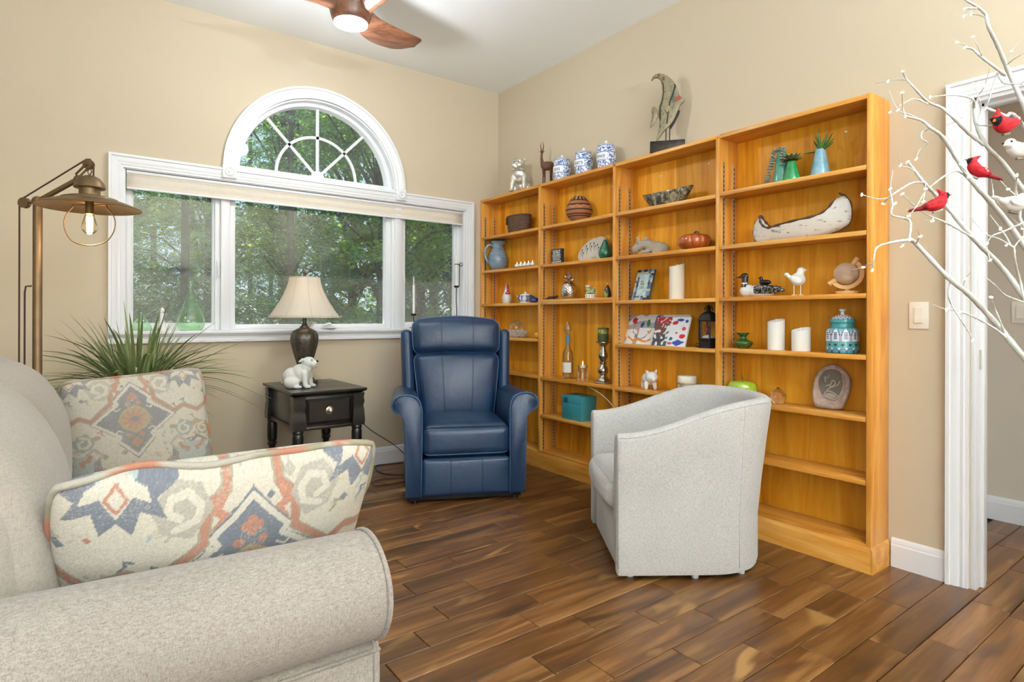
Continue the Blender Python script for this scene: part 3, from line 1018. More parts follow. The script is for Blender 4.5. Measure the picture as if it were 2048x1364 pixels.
    for _ in range(150):                      # small ground figures between the large ones
        x, y = rs2.random(), rs2.random()
        c = rs2.choice([C_GREY, C_GREY, C_SAND * 0.9, C_OL, C_RUST, C_TEAL, C_IND])
        s_ = rs2.uniform(0.008, 0.022)
        if rs2.random() < 0.5:
            fill([(x - s_, y), (x, y + s_), (x + s_, y), (x, y - s_)], c)
        else:
            stroke([(x - s_, y - s_), (x, y), (x - s_ * 0.3, y + s_), (x + s_, y + s_ * 0.6)], 0.0045, c)
    for oy in (0.14, -0.66):
        for fx, o2 in ((1, 0), (-1, 1.08)):
            X = lambda x: o2 + fx * x
            ribbon([(X(.02), .42 + oy), (X(.10), .37 + oy), (X(.20), .42 + oy), (X(.27), .38 + oy), (X(.33), .44 + oy), (X(.40), .50 + oy), (X(.405), .62 + oy), (X(.46), .66 + oy), (X(.465), .75 + oy)])
            ribbon([(X(.04), .24 + oy), (X(.12), .28 + oy), (X(.18), .22 + oy), (X(.30), .26 + oy)], C_OCH, 0.011)
            hook(X(.32), .56 + oy, 1.15, fx)
            hook(X(.20), .28 + oy, 0.9, fx, -1, C_TEAL * .8)
            hook(X(.06), .26 + oy, 0.8, fx, -1, C_OL)
            stroke([(X(.435), .54 + oy), (X(.46), .58 + oy), (X(.43), .60 + oy), (X(.45), .64 + oy)], 0.013, C_RUST * 1.1)
            fill([(X(.33), .74 + oy), (X(.39), .71 + oy), (X(.43), .76 + oy), (X(.37), .79 + oy)], C_GREY)
            fill([(X(.28), .81 + oy), (X(.34), .77 + oy), (X(.36), .81 + oy), (X(.30), .85 + oy)], C_RUST)
            stroke([(X(.06), .12 + oy), (X(.12), .16 + oy), (X(.17), .12 + oy), (X(.12), .08 + oy), (X(.07), .12 + oy)], 0.012, C_IND)
            stroke([(X(.22), .14 + oy), (X(.27), .18 + oy), (X(.32), .13 + oy), (X(.29), .08 + oy), (X(.25), .12 + oy)], 0.010, C_GREY)
    medallion(0.54, 0.50, 1.0)
    medallion(0.54, -0.22, 1.0)
    for oy in (0, -0.74):
        crest(0.17, 0.82 + oy, 1.0)
        crest(0.92, 0.84 + oy, 1.0)
    low_ = np.clip(1.15 - V * 1.6, 0, 1)[..., None] * 0.30
    img = img * (1 - low_) + (img * 0.55 + C_OCH * 0.35) * low_
    # worn print
    nz = rs_.rand(N // 2 + 1, N // 2 + 1)
    nz = np.kron(nz, np.ones((2, 2)))[:N, :N] * 0.6 + 0.4 * rs_.rand(N, N)
    low = np.kron(rs_.rand(13, 13), np.ones((N // 12 + 1, N // 12 + 1)))[:N, :N]
    wear = (nz * 0.75 + 0.35 * low)
    k = np.clip((wear - 0.70) * 1.6, 0, 0.6)[..., None]
    img = img * (1 - k) + C_CREAM * k
    return np.clip(img, 0, 1)

M['kilim'] = painted('kilim_print', rough=0.95, weave=0.10, wscale=420.0)
def pillow(name, label, S, T_, n, loc, rot, fade=0.0, flip=False):
    t = thing(name, label, 'pillow', loc)
    t.rotation_euler = rot
    K_ = 512
    img = np.roll(kilim(K_), int(0.13 * K_), axis=0)
    mott = np.random.RandomState(9).rand(K_, K_, 1) * 0.26 + 0.87
    img = np.clip((img * 0.86 + 0.14 * np.array(srgb('#9a948a'))) * mott, 0, 1)
    if fade:
        img = img * (1 - fade) + fade * np.array(srgb('#b5ab9c'))
    def P(u, v, s):
        uu, vv = 2 * u - 1, 2 * v - 1
        rc_ = 1 - 0.075 * abs(uu * vv) ** 5
        x = S / 2 * uu * (1 - 0.045 * (1 - vv * vv)) * rc_
        z = S / 2 * vv * (1 - 0.05 * (1 - uu * uu)) * rc_
        th = max(0.0, (1 - uu ** 2)) ** 0.45 * max(0.0, (1 - vv ** 2)) ** 0.45
        y = s * T_ * th
        y += 0.004 * noise.noise(Vector((uu * 3, vv * 3, s))) * th
        return (x, y, z)
    mb = MB()
    for s in (-1, 1):
        mb.grid(lambda u, v: P(u, v, s), n, n)
    def colr(co):
        u = min(0.999, max(0, co.x / S + 0.5)); v = min(0.999, max(0, co.z / S + 0.5))
        c = img[min(K_ - 1, int(v * K_)), min(K_ - 1, int((1 - u if flip else u) * K_))]
        return c
    mb.build('cover', 'kilim', t, smooth=180, weld=True, col=colr)
    edge = []
    for k in range(30): edge.append((k / 30, 0))
    for k in range(30): edge.append((1, k / 30))
    for k in range(30): edge.append((1 - k / 30, 1))
    for k in range(30): edge.append((0, 1 - k / 30))
    pts = []
    for i, (u, v) in enumerate(edge):
        p = Vector(P(u, v, 1))
        p.y += 0.012 * math.sin(i * 0.55) * (0.4 + 0.6 * math.sin(i * 0.17))
        pts.append(p * 1.004)
    pc = lambda co: (C_RUST if noise.noise(co * 14) > 0.12 else (C_OL if noise.noise(co * 11 + Vector((5, 0, 0))) > 0.1 else C_GREY))
    MB().tube(pts, 0.0075, 7, loop=True).build('piping', 'kilim', t, smooth=180, col=pc)
    return t
pillow('throw_pillow', 'large kilim-print throw pillow leaning on the near sofa arm', 0.62, 0.105, 250, (-2.755, -2.815, 0.592), (math.radians(30), 0, 0.0))
pillow('throw_pillow', 'faded kilim-print throw pillow standing at the far end of the sofa', 0.55, 0.095, 170, (-2.775, -1.235, 0.615), (math.radians(-13), math.radians(-4), 0.04), 0.25, True)

# ------------------------------------------------------------------ tub chair
tc = thing('swivel_tub_chair', 'light grey woven barrel swivel chair with its back to the bookcase', 'armchair', (-0.646, -2.424, 0), -2.185)
Wd, Ld = 0.345, 0.36
def upath(s):
    """s in 0..1 : near front -> round the back -> far front; returns plan point, outward normal, backness"""
    sl, ar = 0.40, None
    y_turn = 0.02
    R_ = Wd
    Ls = y_turn + Ld
    La = pi * 0.5 * (R_ + 0.31)
    tot = 2 * Ls + La
    d = s * tot
    if d < Ls:
        return Vector((Wd, -Ld + d)), Vector((1, 0)), 0.0
    if d > tot - Ls:
        q = tot - d
        return Vector((-Wd, -Ld + q)), Vector((-1, 0)), 0.0
    a = (d - Ls) / La * pi
    x = R_ * math.copysign(abs(math.cos(a)) ** 0.82, math.cos(a))
    y = y_turn + 0.32 * abs(math.sin(a)) ** 0.82
    nrm = Vector((math.cos(a), math.sin(a))).normalized()
    return Vector((x, y)), nrm, math.sin(a)
def tub_section(s):
    P, N_, k = upath(s)
    h = 0.632 + 0.142 * (0.5 - 0.5 * math.cos(min(1, max(0, (P.y + Ld) / 0.62)) * pi))
    fl = 0.012 + 0.050 * k
    tk = 0.082
    pts = [(-0.030, 0.024), (-0.006, 0.026), (0.0, 0.05), (0.0, 0.25), (fl * 0.30, 0.42), (fl * 0.7, h - 0.16), (fl, h - 0.035), (fl - 0.004, h - 0.014), (fl - 0.016, h - 0.003), (fl - 0.036, h),
           (fl - 0.060, h - 0.004), (fl - 0.074, h - 0.018), (fl - 0.080, h - 0.045), (fl - tk - 0.006, 0.5), (-tk, 0.38), (-tk, 0.20)]
    return [Vector((P.x + N_.x * o, P.y + N_.y * o, z)) for o, z in pts], h
rings = []
ns = 64
for i in range(ns + 1):
    rings.append(tub_section(i / ns)[0])
def shrink(r, k, dy):
    c = sum(r, Vector()) / len(r)
    return [Vector((c.x + (p.x - c.x) * k, p.y + dy, c.z + (p.z - c.z) * (1 - (1 - k) * 0.25))) for p in r]
rings = [shrink(rings[0], 0.80, -0.012), shrink(rings[0], 0.95, -0.008)] + rings + [shrink(rings[-1], 0.95, -0.008), shrink(rings[-1], 0.80, -0.012)]
sh = MB().rings(rings).build('shell', 'tub', tc, smooth=60)
welt = []
for i in range(ns + 1):
    r, h = tub_section(i / ns)
    welt.append(r[7] * 1.0)
MB().tube(welt, 0.0028, 6).build('top_welt', 'tub', sh, smooth=180)
for s in (0.285, 0.715):
    r, h = tub_section(s)
    MB().tube([p * 1.0 for p in r[2:8]], 0.0016, 5).build('side_seam', 'tub', sh, smooth=180)
for sx in (1, -1):
    MB().tube([(sx * (Wd + 0.005), -Ld - 0.006, z) for z in (0.06, 0.2, 0.4, 0.58, 0.612)], 0.0025, 6).build('front_welt', 'tub', sh, smooth=180)
rbox(-0.268, 0.268, -Ld + 0.004, 0.26, 0.026, 0.275).build('seat_base', 'tub', tc, bevel=(0.012, 2))
c = Cush(0.525, 0.62, 0.150, 0.055, (0, 0.02, 0.020), None, (0, -0.085, 0.345))
cu = c.mesh(8).build('seat_cushion', 'tub', tc, smooth=180)
MB().tube(c.loop(2, 1), 0.004, 6, loop=True).build('cushion_welt', 'tub', cu, smooth=180)
rbox(-0.26, 0.26, -0.30, 0.24, 0.012, 0.03).build('base_plate', 'dark', tc)
M['whiteplastic'] = plain('white_plastic', '#dfe2e6', 0.4, var=0.02)
for x, y in ((0.30, -0.02), (0.26, 0.20), (-0.28, -0.2), (-0.25, 0.2), (0.28, -0.30)):
    MB().lathe([(0.014, 0), (0.016, 0.003), (0.016, 0.018), (0.008, 0.03)], 12, (x, y, 0)).build('glide', 'whiteplastic', tc)

# ------------------------------------------------------------------ recliner
rc = thing('recliner', 'navy blue leather recliner with rolled arms beside the end table', 'armchair', (-1.077, -1.190, 0), -0.444)
ap = [(0.274, 0.04), (0.270, 0.50), (0.274, 0.585), (0.292, 0.634), (0.330, 0.656), (0.375, 0.662), (0.412, 0.654), (0.438, 0.632), (0.448, 0.604), (0.442, 0.576), (0.424, 0.556), (0.400, 0.546), (0.384, 0.528), (0.374, 0.490), (0.366, 0.30), (0.362, 0.04)]
for sx in (-1, 1):
    sm_ = chaikin(ap[1:-1], 0)
    prof = [(sx * x, z) for x, z in ap]
    cx_ = sx * 0.335
    rings = []
    for y, k in ((0.0, 0.93), (0.006, 0.975), (0.018, 1.0), (0.15, 1.0), (0.35, 1.0), (0.55, 0.99), (0.70, 0.96), (0.72, 0.9)):
        yb = -0.018 * math.sin(0.0)
        rings.append([(cx_ + (x - cx_) * k, y - 0.020 * math.sin(pi * min(1, max(0, (z - 0.02) / 0.5))) * (1 if y < 0.05 else 0), 0.36 + (z - 0.36) * (0.5 + 0.5 * k) - 0.012 * (y / 0.7) * (1 if z > 0.4 else 0)) for x, z in prof])
    a_ = MB().rings(rings).build('arm', 'blue', rc, smooth=50)
    pp_ = [(cx_ + (x - cx_) * 1.0, 0.012 - 0.020 * math.sin(pi * min(1, max(0, (z - 0.02) / 0.5))), z) for x, z in prof]
    MB().tube(bez(pp_, 60), 0.0048, 7).build('piping', 'bluepipe', a_, smooth=180)
c = Cush(0.545, 0.60, 0.185, 0.050, (0.004, 0.012, 0.022), lambda o, p: (o.x, o.y, o.z + 0.018 * (p[1] * -0.5 + 0.5) * (p[2] > 0) * 0.3), (0, 0.290, 0.375))
cu = c.mesh(10).build('seat_cushion', 'blue', rc, smooth=180)
MB().tube([c.pt((t / 10 - 1, -1 + 0.02, 0.985)) for t in range(21)], 0.0038, 6).build('front_seam', 'bluedark', cu, smooth=180)
MB().tube([c.pt((t / 10 - 1, -1, -0.97)) for t in range(21)], 0.0045, 6).build('piping', 'bluepipe', cu, smooth=180)
c = Cush(0.540, 0.12, 0.225, 0.022, (0, 0.010, 0.006), None, (0, 0.052, 0.160))
cu = c.mesh(8).build('footrest', 'blue', rc, smooth=180)
for u in (-0.36, 0.36):
    for d_ in (-0.012, 0.012):
        MB().tube(c.line(1, -1, 2, u + d_, -0.97, 0.97), 0.0014, 5).build('stitch_seam', 'bluedark', cu, smooth=180)
def tilt(o, p):
    return o
TB = math.radians(9)
bk = Matrix.Translation((0, 0.505, 0.44)) @ Matrix.Rotation(-TB, 4, 'X')
def backcush(w0, w1, z0, z1, th, yoff, bulge, nm, seams):
    def fn(o, p):
        k = (p[2] + 1) / 2
        return (o.x * (w0 + (w1 - w0) * k) / w1, o.y, o.z + 0.016 * math.cos(p[0] * 1.9) * (p[2] > 0.0) * p[2])
    c = Cush(w1, th, z1 - z0, min(0.055, th * 0.42), (0.008, bulge, 0.010), fn, (0, yoff, (z0 + z1) / 2))
    o = c.mesh(12).xf(bk).build(nm, 'blue', rc, smooth=180)
    MB().tube([bk @ q for q in c.loop(1, -0.55, 18)], 0.0042, 6, loop=True).build('piping', 'bluepipe', o, smooth=180)
    for u in (-0.36, 0.36):
        for d_ in (-0.010, 0.010):
            MB().tube([bk @ q for q in c.line(1, -1, 2, u + d_, -0.95, 0.97)], 0.0013, 5).build('stitch_seam', 'bluedark', o, smooth=180)
backcush(0.500, 0.610, -0.02, 0.445, 0.15, 0.055, 0.050, 'back_cushion', 1)
backcush(0.600, 0.620, 0.435, 0.685, 0.17, 0.060, 0.040, 'head_cushion', 1)
for sx in (-1, 1):
    c = Cush(0.075, 0.24, 0.56, 0.034, (0.006, 0.006, 0), lambda o, p: (o.x + sx * 0.02 * (p[2] + 1) * 0.5, o.y, o.z), (sx * 0.330, 0.125, 0.335))
    wo = c.mesh(8).xf(bk).build('wing', 'blue', rc, smooth=180)
    MB().tube([bk @ c.pt((sx * 0.0, -1, t / 8 - 1)) for t in range(1, 16)], 0.0038, 6).build('piping', 'bluepipe', wo, smooth=180)
c = Cush(0.63, 0.14, 0.92, 0.045, (0, 0.01, 0), None, (0, 0.175, 0.17))
c.mesh(6).xf(bk).build('back_shell', 'blue', rc, smooth=180)
rbox(-0.345, 0.345, 0.03, 0.66, 0.018, 0.075).build('base', 'black', rc, bevel=0.004)
for x in (-0.31, 0.31):
    for y in (0.06, 0.62):
        MB().lathe([(0.022, 0), (0.022, 0.02)], 12, (x, y, 0)).build('foot', 'black', rc)

# ------------------------------------------------------------------ end table
M['ebony'] = plain('black_distressed_paint', '#1d1a17', 0.33, var=0.25, vscale=18, bump=0.12, bscale=90, coat=0.15)
M['rub'] = plain('rubbed_brown_edge', '#5b4632', 0.45, var=0.2)
M['nickel'] = plain('brushed_nickel', '#b9b2a6', 0.3, 0.95)
tb = thing('end_table', 'black wooden end table with one drawer and turned legs', 'side table', (-1.785, -0.505, 0))
hw, hd = 0.225, 0.315
TZ = 0.70
pf = [(0.0, TZ), (0.0, TZ - 0.012), (-0.006, TZ - 0.018), (-0.014, TZ - 0.022), (-0.026, TZ - 0.030)]
rings = [[(sx * (hw + o), sy * (hd + o), z) for sx, sy in ((-1, -1), (1, -1), (1, 1), (-1, 1))] for o, z in pf]
MB().rings(rings).build('tabletop', 'ebony', tb, bevel=0.0015, smooth=20)
for y in (-0.30, -0.27):
    pass
rbox(-hw + 0.01, hw - 0.01, -0.175, -0.1735, TZ - 0.0005, TZ + 0.0003).build('board_joint', 'slot', tb)
rbox(-hw + 0.01, hw - 0.01, 0.13, 0.1315, TZ - 0.0005, TZ + 0.0003).build('board_joint', 'slot', tb)
AZ0, AZ1 = 0.475, TZ - 0.030
for sx in (-1, 1):
    a_ = rbox(sx * (hw - 0.052), sx * (hw - 0.035), -hd + 0.07, hd - 0.07, AZ0, AZ1).build('side_apron', 'ebony', tb, bevel=0.001) if sx < 0 else rbox(hw - 0.052, hw - 0.035, -hd + 0.07, hd - 0.07, AZ0, AZ1).build('side_apron', 'ebony', tb, bevel=0.001)
    x0, x1 = sorted((sx * (hw - 0.036), sx * (hw - 0.026)))
    rbox(x0, x1, -hd + 0.07, hd - 0.07, AZ0 - 0.005, AZ0 + 0.02).build('apron_bead', 'ebony', a_, bevel=0.003)
rbox(-hw + 0.05, hw - 0.05, hd - 0.06, hd - 0.045, AZ0, AZ1).build('back_apron', 'ebony', tb, bevel=0.001)
rbox(-hw + 0.05, hw - 0.05, -hd + 0.045, -hd + 0.06, AZ0 + 0.002, AZ1).build('front_rail', 'ebony', tb, bevel=0.001)
rbox(-hw + 0.05, hw - 0.05, -hd + 0.030, -hd + 0.060, AZ0 - 0.006, AZ0 + 0.014).build('rail_bead', 'ebony', tb, bevel=0.004)
dr = MB()
x0, x1, z0, z1, yb, yf = -0.135, 0.135, 0.503, 0.650, -hd + 0.046, -hd + 0.022
dr.rings([[(x0, yb, z0), (x1, yb, z0), (x1, yb, z1), (x0, yb, z1)], [(x0, yf + .012, z0), (x1, yf + .012, z0), (x1, yf + .012, z1), (x0, yf + .012, z1)],
          [(x0 + .016, yf, z0 + .016), (x1 - .016, yf, z0 + .016), (x1 - .016, yf, z1 - .016), (x0 + .016, yf, z1 - .016)]])
drw = dr.build('drawer', 'ebony', tb, smooth=15)
MB().lathe([(0.024, 0), (0.024, -0.004), (0.017, -0.007), (0.012, -0.012), (0.015, -0.018), (0.017, -0.022), (0.012, -0.029), (0.004, -0.031)], 24, (0, yf, 0.578), axis='Y').build('knob', 'nickel', drw, smooth=50)
leg = [(0.028, 0.475), (0.028, 0.468), (0.031, 0.464), (0.031, 0.458), (0.026, 0.452), (0.029, 0.445), (0.031, 0.43), (0.031, 0.35), (0.029, 0.335), (0.024, 0.325), (0.030, 0.318), (0.030, 0.310), (0.024, 0.302), (0.020, 0.29), (0.0195, 0.20), (0.022, 0.160), (0.027, 0.150)]
foot = [(0.024, 0.098), (0.020, 0.092), (0.024, 0.086), (0.029, 0.070), (0.030, 0.045), (0.025, 0.012), (0.018, 0.0)]
for sx in (-1, 1):
    for sy in (-1, 1):
        cx_, cy_ = sx * (hw - 0.048), sy * (hd - 0.048)
        mb = MB()
        pts_ = [(0.000, AZ1), (-0.004, AZ1 - 0.03), (0.000, AZ1 - 0.05), (-0.006, AZ1 - 0.08), (-0.002, AZ1 - 0.10), (0.002, AZ0 + 0.03), (0.0, AZ0)]
        rings = [[(cx_ + a * (0.036 + o), cy_ + b * (0.036 + o), z) for a, b in ((-1, -1), (1, -1), (1, 1), (-1, 1))] for o, z in pts_]
        lg = mb.rings(rings).build('leg', 'ebony', tb, smooth=25)
        MB().lathe(leg, 24, (cx_, cy_, 0)).build('turned_shaft', 'ebony', lg, smooth=40)
        rbox(cx_ - 0.027, cx_ + 0.027, cy_ - 0.027, cy_ + 0.027, 0.098, 0.150).build('leg_block', 'ebony', lg, bevel=0.004)
        MB().lathe(foot, 40, (cx_, cy_, 0), fn=lambda a, z: 1 - (0.07 * (0.5 + 0.5 * math.cos(a * 10)) if 0.012 < z < 0.084 else 0)).build('fluted_foot', 'ebony', lg, smooth=60)
        for z, r in ((0.4665, 0.0305), (0.3145, 0.0305), (0.4535, 0.0275)):
            MB().lathe([(r - 0.004, -0.0014), (r + 0.0006, 0), (r - 0.004, 0.0014)], 24, (cx_, cy_, z)).build('rubbed_ring', 'rub', lg)
lip = MB().box(-hw + 0.06, hw - 0.06, -hd + 0.06, hd - 0.06, 0.155, 0.168)
lip.build('lower_shelf', 'ebony', tb, bevel=0.003)

# ------------------------------------------------------------------ table lamp
M['bronze'] = plain('mottled_bronze_glaze', '#4a4238', 0.4, 0.35, var=0.45, vscale=60, bump=0.3, bscale=150, coat=0.3)
m = Mat('ivory_lamp_shade')
m.set(Base_Color=(*srgb('#ece5da'), 1), Roughness=0.9, Transmission_Weight=0.0)
tr = m.n('BsdfTranslucent'); tr.inputs[0].default_value = (*srgb('#f1e6d2'), 1)
mx = m.n('MixShader'); mx.inputs[0].default_value = 0.45
m.l(m.b.outputs[0], mx.inputs[1]); m.l(tr.outputs[0], mx.inputs[2]); m.l(mx.outputs[0], m.out.inputs[0])
m.bump(m.noise(m.coords('Object'), 500, 2), 0.15, 0.001)
M['lampshade'] = m.m
M['trimcord'] = plain('shade_trim_cord', '#cbbda5', 0.9)
tl = thing('table_lamp', 'bronze urn table lamp with a cream bell shade on the end table', 'lamp', (-1.80, -0.375, 0.7003), 0.3)
rings = [[(a * s_, b * s_, z) for a, b in ((-1, -1), (1, -1), (1, 1), (-1, 1))] for s_, z in ((0.060, 0), (0.060, 0.016), (0.055, 0.020), (0.046, 0.024), (0.044, 0.034), (0.034, 0.040))]
MB().rings(rings).build('foot', 'bronze', tl, bevel=0.002, smooth=25)
urn = [(0.030, 0.038), (0.024, 0.050), (0.026, 0.058), (0.034, 0.075), (0.045, 0.12), (0.064, 0.18), (0.082, 0.245), (0.088, 0.285), (0.085, 0.315), (0.070, 0.338), (0.045, 0.352), (0.030, 0.358), (0.030, 0.364), (0.019, 0.372), (0.016, 0.388)]
MB().lathe(urn, 48, fn=lambda a, z: 1 - (0.07 * abs(math.cos(a * 3)) ** 8 if 0.07 < z < 0.345 else 0)).build('urn_body', 'bronze', tl, smooth=50)
MB().lathe([(0.013, 0.386), (0.013, 0.45), (0.017, 0.452), (0.017, 0.50), (0.003, 0.502), (0.003, 0.690), (0.012, 0.692), (0.012, 0.698), (0.005, 0.702), (0.013, 0.712), (0.010, 0.722), (0.002, 0.726)], 16).build('stem_and_finial', 'bronze', tl)
def shade_r(t): return 0.088 + (0.205 - 0.088) * (t ** 1.55)
def shp(u, v):
    a = u * 2 * pi
    sq = 1.0 / (abs(math.cos(a)) ** 5 + abs(math.sin(a)) ** 5) ** (1 / 5)
    r = shade_r(1 - v) * (0.5 + 0.5 * sq) * 0.97
    return (r * math.cos(a), r * math.sin(a), 0.425 + 0.258 * v)
sd = MB().grid(shp, 64, 16).build('shade', 'lampshade', tl, smooth=180, solid=0.002)
for v in (0.0, 1.0):
    MB().tube([shp(k / 64, v) for k in range(64)], 0.0028, 6, loop=True).build('shade_trim', 'trimcord', sd, smooth=180)
for k in range(8):
    u = (k + 0.5) / 8
    MB().tube([Vector(shp(u, v / 12)) * 1.0 for v in range(13)], 0.0022, 5).build('shade_rib', 'trimcord', sd, smooth=180)
M['bulb'] = plain('warm_bulb', '#fff3dd', 0.5, emit='#ffdfae', estr=2)
MB().ell((0, 0, 0.545), (0.026, 0.026, 0.04), None, 12, 8).build('bulb', 'bulb', tl, smooth=180)
ld = light('table_lamp_light', 'POINT', (-1.80, -0.375, 1.25), 0.7, (1.0, 0.82, 0.62), shadow_soft_size=0.04)

# ------------------------------------------------------------------ pulley floor lamp
M['brass'] = plain('aged_brass', '#7d664a', 0.48, 0.7, var=0.12, vscale=14)
M['cord'] = plain('brown_cloth_cord', '#4a3229', 0.9)
m = Mat('clear_bulb'); m.set(Base_Color=(1, 0.9, 0.75, 1), Roughness=0.02, Transmission_Weight=1.0, IOR=1.1)
M['clearbulb'] = glass('amber_bulb_glass', (1.0, 0.93, 0.82), 0.02, 0.10)
M['filament'] = plain('glowing_filament', '#ffd9a0', 0.5, emit='#ffe2b8', estr=40)
FL = Vector((-3.138, -0.735, 0))
SD = Vector((-2.946, -0.885, 0)) - FL
fl = thing('pulley_floor_lamp', 'aged brass pulley floor lamp with a wide flat shade left of the window', 'lamp', FL)
MB().lathe([(0.125, 0), (0.125, 0.014), (0.11, 0.024), (0.03, 0.034), (0.021, 0.05)], 40).build('base', 'brass', fl, smooth=40)
MB().lathe([(0.0185, 0.04), (0.0185, 0.76), (0.0195, 0.762), (0.0195, 0.775), (0.0185, 0.777), (0.0185, 1.655)], 20).build('pole', 'brass', fl, smooth=40)
MB().ell((0, 0, 1.662), 0.024, None, 16, 10).build('pole_knuckle', 'brass', fl, smooth=180)
u = SD.normalized()
tip = Vector((SD.x * 0.78, SD.y * 0.78, 1.765))
MB().tube([(0, 0, 1.662), tip], 0.0115, 12).ell(tip, 0.018, None, 14, 8).build('arm', 'brass', fl, smooth=50)
top = Vector((SD.x * 0.98, SD.y * 0.98, 1.832))
sdv = Vector((-u.y, u.x, 0))
mb = MB()
for s in (-1, 1):
    mb.tube([tip, tip + Vector((0, 0, 0.02)) + sdv * s * 0.014, top + sdv * s * 0.014], 0.005, 8)
mb.build('yoke', 'brass', fl, smooth=60)
rot = Matrix.Rotation(math.atan2(u.y, u.x), 3, 'Z')
def pulley(c, r):
    pr = [(r * 0.3, -0.011), (r, -0.011), (r, -0.007), (r * 0.8, -0.003), (r * 0.8, 0.003), (r, 0.007), (r, 0.011), (r * 0.3, 0.011)]
    mb = MB().lathe(pr, 24, axis='Y')
    mb.v = [tuple(rot @ Vector(p) + Vector(c)) for p in mb.v]
    return mb
pulley(top, 0.022).build('pulley', 'brass', fl, smooth=40)
bp = -u * 0.062 + Vector((0, 0, 1.655))
pulley(bp, 0.024).build('pulley', 'brass', fl, smooth=40)
MB().tube([Vector((0, 0, 1.655)), bp - u * 0.03], 0.0045, 8).build('pulley_axle', 'brass', fl)
cordp = [bp - u * 0.024 + Vector((0, 0, -1.5 + 0.04)), bp - u * 0.024 + Vector((0, 0, -0.6)), bp - u * 0.024, bp - u * 0.015 + Vector((0, 0, 0.02)), bp + Vector((0, 0, 0.026)), top + Vector((0, 0, 0.024)) - u * 0.01, top + Vector((0, 0, 0.024)) + u * 0.006, top + u * 0.024, top + u * 0.022 + Vector((0, 0, -0.075))]
MB().tube(cordp, 0.0036, 7).build('cord', 'cord', fl, smooth=60)
MB().tube([(-0.021, 0.004, 1.27), (-0.042, 0.008, 1.268), (-0.046, 0.009, 1.24), (-0.046, 0.009, 0.7), (-0.044, 0.009, 0.2), (-0.03, 0.0, 0.05)], 0.0038, 7).build('inlet_cord', 'cord', fl, smooth=60)
S0 = Vector((SD.x, SD.y, 0))
prof = [(0.205, 1.630), (0.2055, 1.632), (0.19, 1.640), (0.15, 1.656), (0.112, 1.667), (0.110, 1.673), (0.085, 1.681), (0.042, 1.687), (0.041, 1.688), (0.041, 1.722), (0.060, 1.722), (0.062, 1.725), (0.056, 1.748), (0.040, 1.768), (0.020, 1.778), (0.0015, 1.781)]
shd = MB().lathe(prof, 48, S0, caps=False).build('shade', 'brass', fl, smooth=40, solid=0.002)
MB().lathe([(0.012, 1.60), (0.017, 1.605), (0.017, 1.675), (0.01, 1.68)], 16, S0).build('socket', 'brass', fl)
mb = MB()
for s in (-1, 1):
    mb.tube([S0 + sdv * 0 + Vector((0, 0, 1.779)), S0 + u * s * 0.010 + Vector((0, 0, 1.80)), S0 + Vector((0, 0, 1.815))], 0.0028, 6)
mb.build('hanging_loop', 'brass', fl, smooth=60)
# wire guard hoop, turned to face the room
hv = Vector((0.80, -0.60, 0))
hp = [S0 + hv * x + Vector((0, 0, z)) for x, z in ((-0.078, 1.645), (-0.082, 1.632), (-0.105, 1.605), (-0.118, 1.565), (-0.108, 1.515), (-0.07, 1.473), (0, 1.458), (0.07, 1.473), (0.108, 1.515), (0.118, 1.565), (0.105, 1.605), (0.082, 1.632), (0.078, 1.645))]
MB().tube(bez(hp, 60), 0.0026, 7).tube([hp[0], hp[-1]], 0.003, 7).build('wire_guard', 'brass', fl, smooth=60)
bl = MB().lathe([(0.012, 1.622), (0.014, 1.612), (0.020, 1.59), (0.029, 1.562), (0.0315, 1.543), (0.028, 1.525), (0.016, 1.512), (0.002, 1.508)], 20, S0).build('bulb', 'clearbulb', fl, smooth=60)
mb = MB()
for k in range(8):
    a = 2 * pi * k / 8
    mb.tube([S0 + Vector((0.010 * math.cos(a), 0.010 * math.sin(a), 1.522)), S0 + Vector((0.012 * math.cos(a + .4), 0.012 * math.sin(a + .4), 1.59))], 0.0022, 5)
mb.build('filament', 'filament', bl)
light('floor_lamp_light', 'POINT', FL + S0 + Vector((0, 0, 1.49)), 2.5, (1.0, 0.78, 0.52), shadow_soft_size=0.03)

# ------------------------------------------------------------------ grass plant
def leafmat(name, a, b, c):
    m = Mat(name)
    oi = m.n('ObjectInfo')
    f = m.noise(m.coords('Object', (30, 30, 2)), 3, 2)
    col = m.mix(m.ramp(oi.outputs['Random'], [(0, 0.0), (1, 1.0)]), m.ramp(f, [(0.3, a), (0.7, b)]), c)
    m.set(Base_Color=col, Roughness=0.5)
    return m.m
M['grass'] = leafmat('grass_blade', '#4b5f35', '#74864c', '#a3ad78')
gp_ = thing('potted_grass_plant', 'leafy grass plant in a tall pot behind the sofa under the window', 'plant', (-2.72, -0.44, 0))
M['terra'] = plain('brown_basket_pot', '#5a4636', 0.7, bump=0.4, bscale=80)
MB().lathe([(0.13, 0), (0.15, 0.02), (0.17, 0.45), (0.175, 0.72), (0.18, 0.735), (0.165, 0.735), (0.16, 0.70), (0.01, 0.69)], 32).build('planter', 'terra', gp_, smooth=40)
pr_ = random.Random(11)
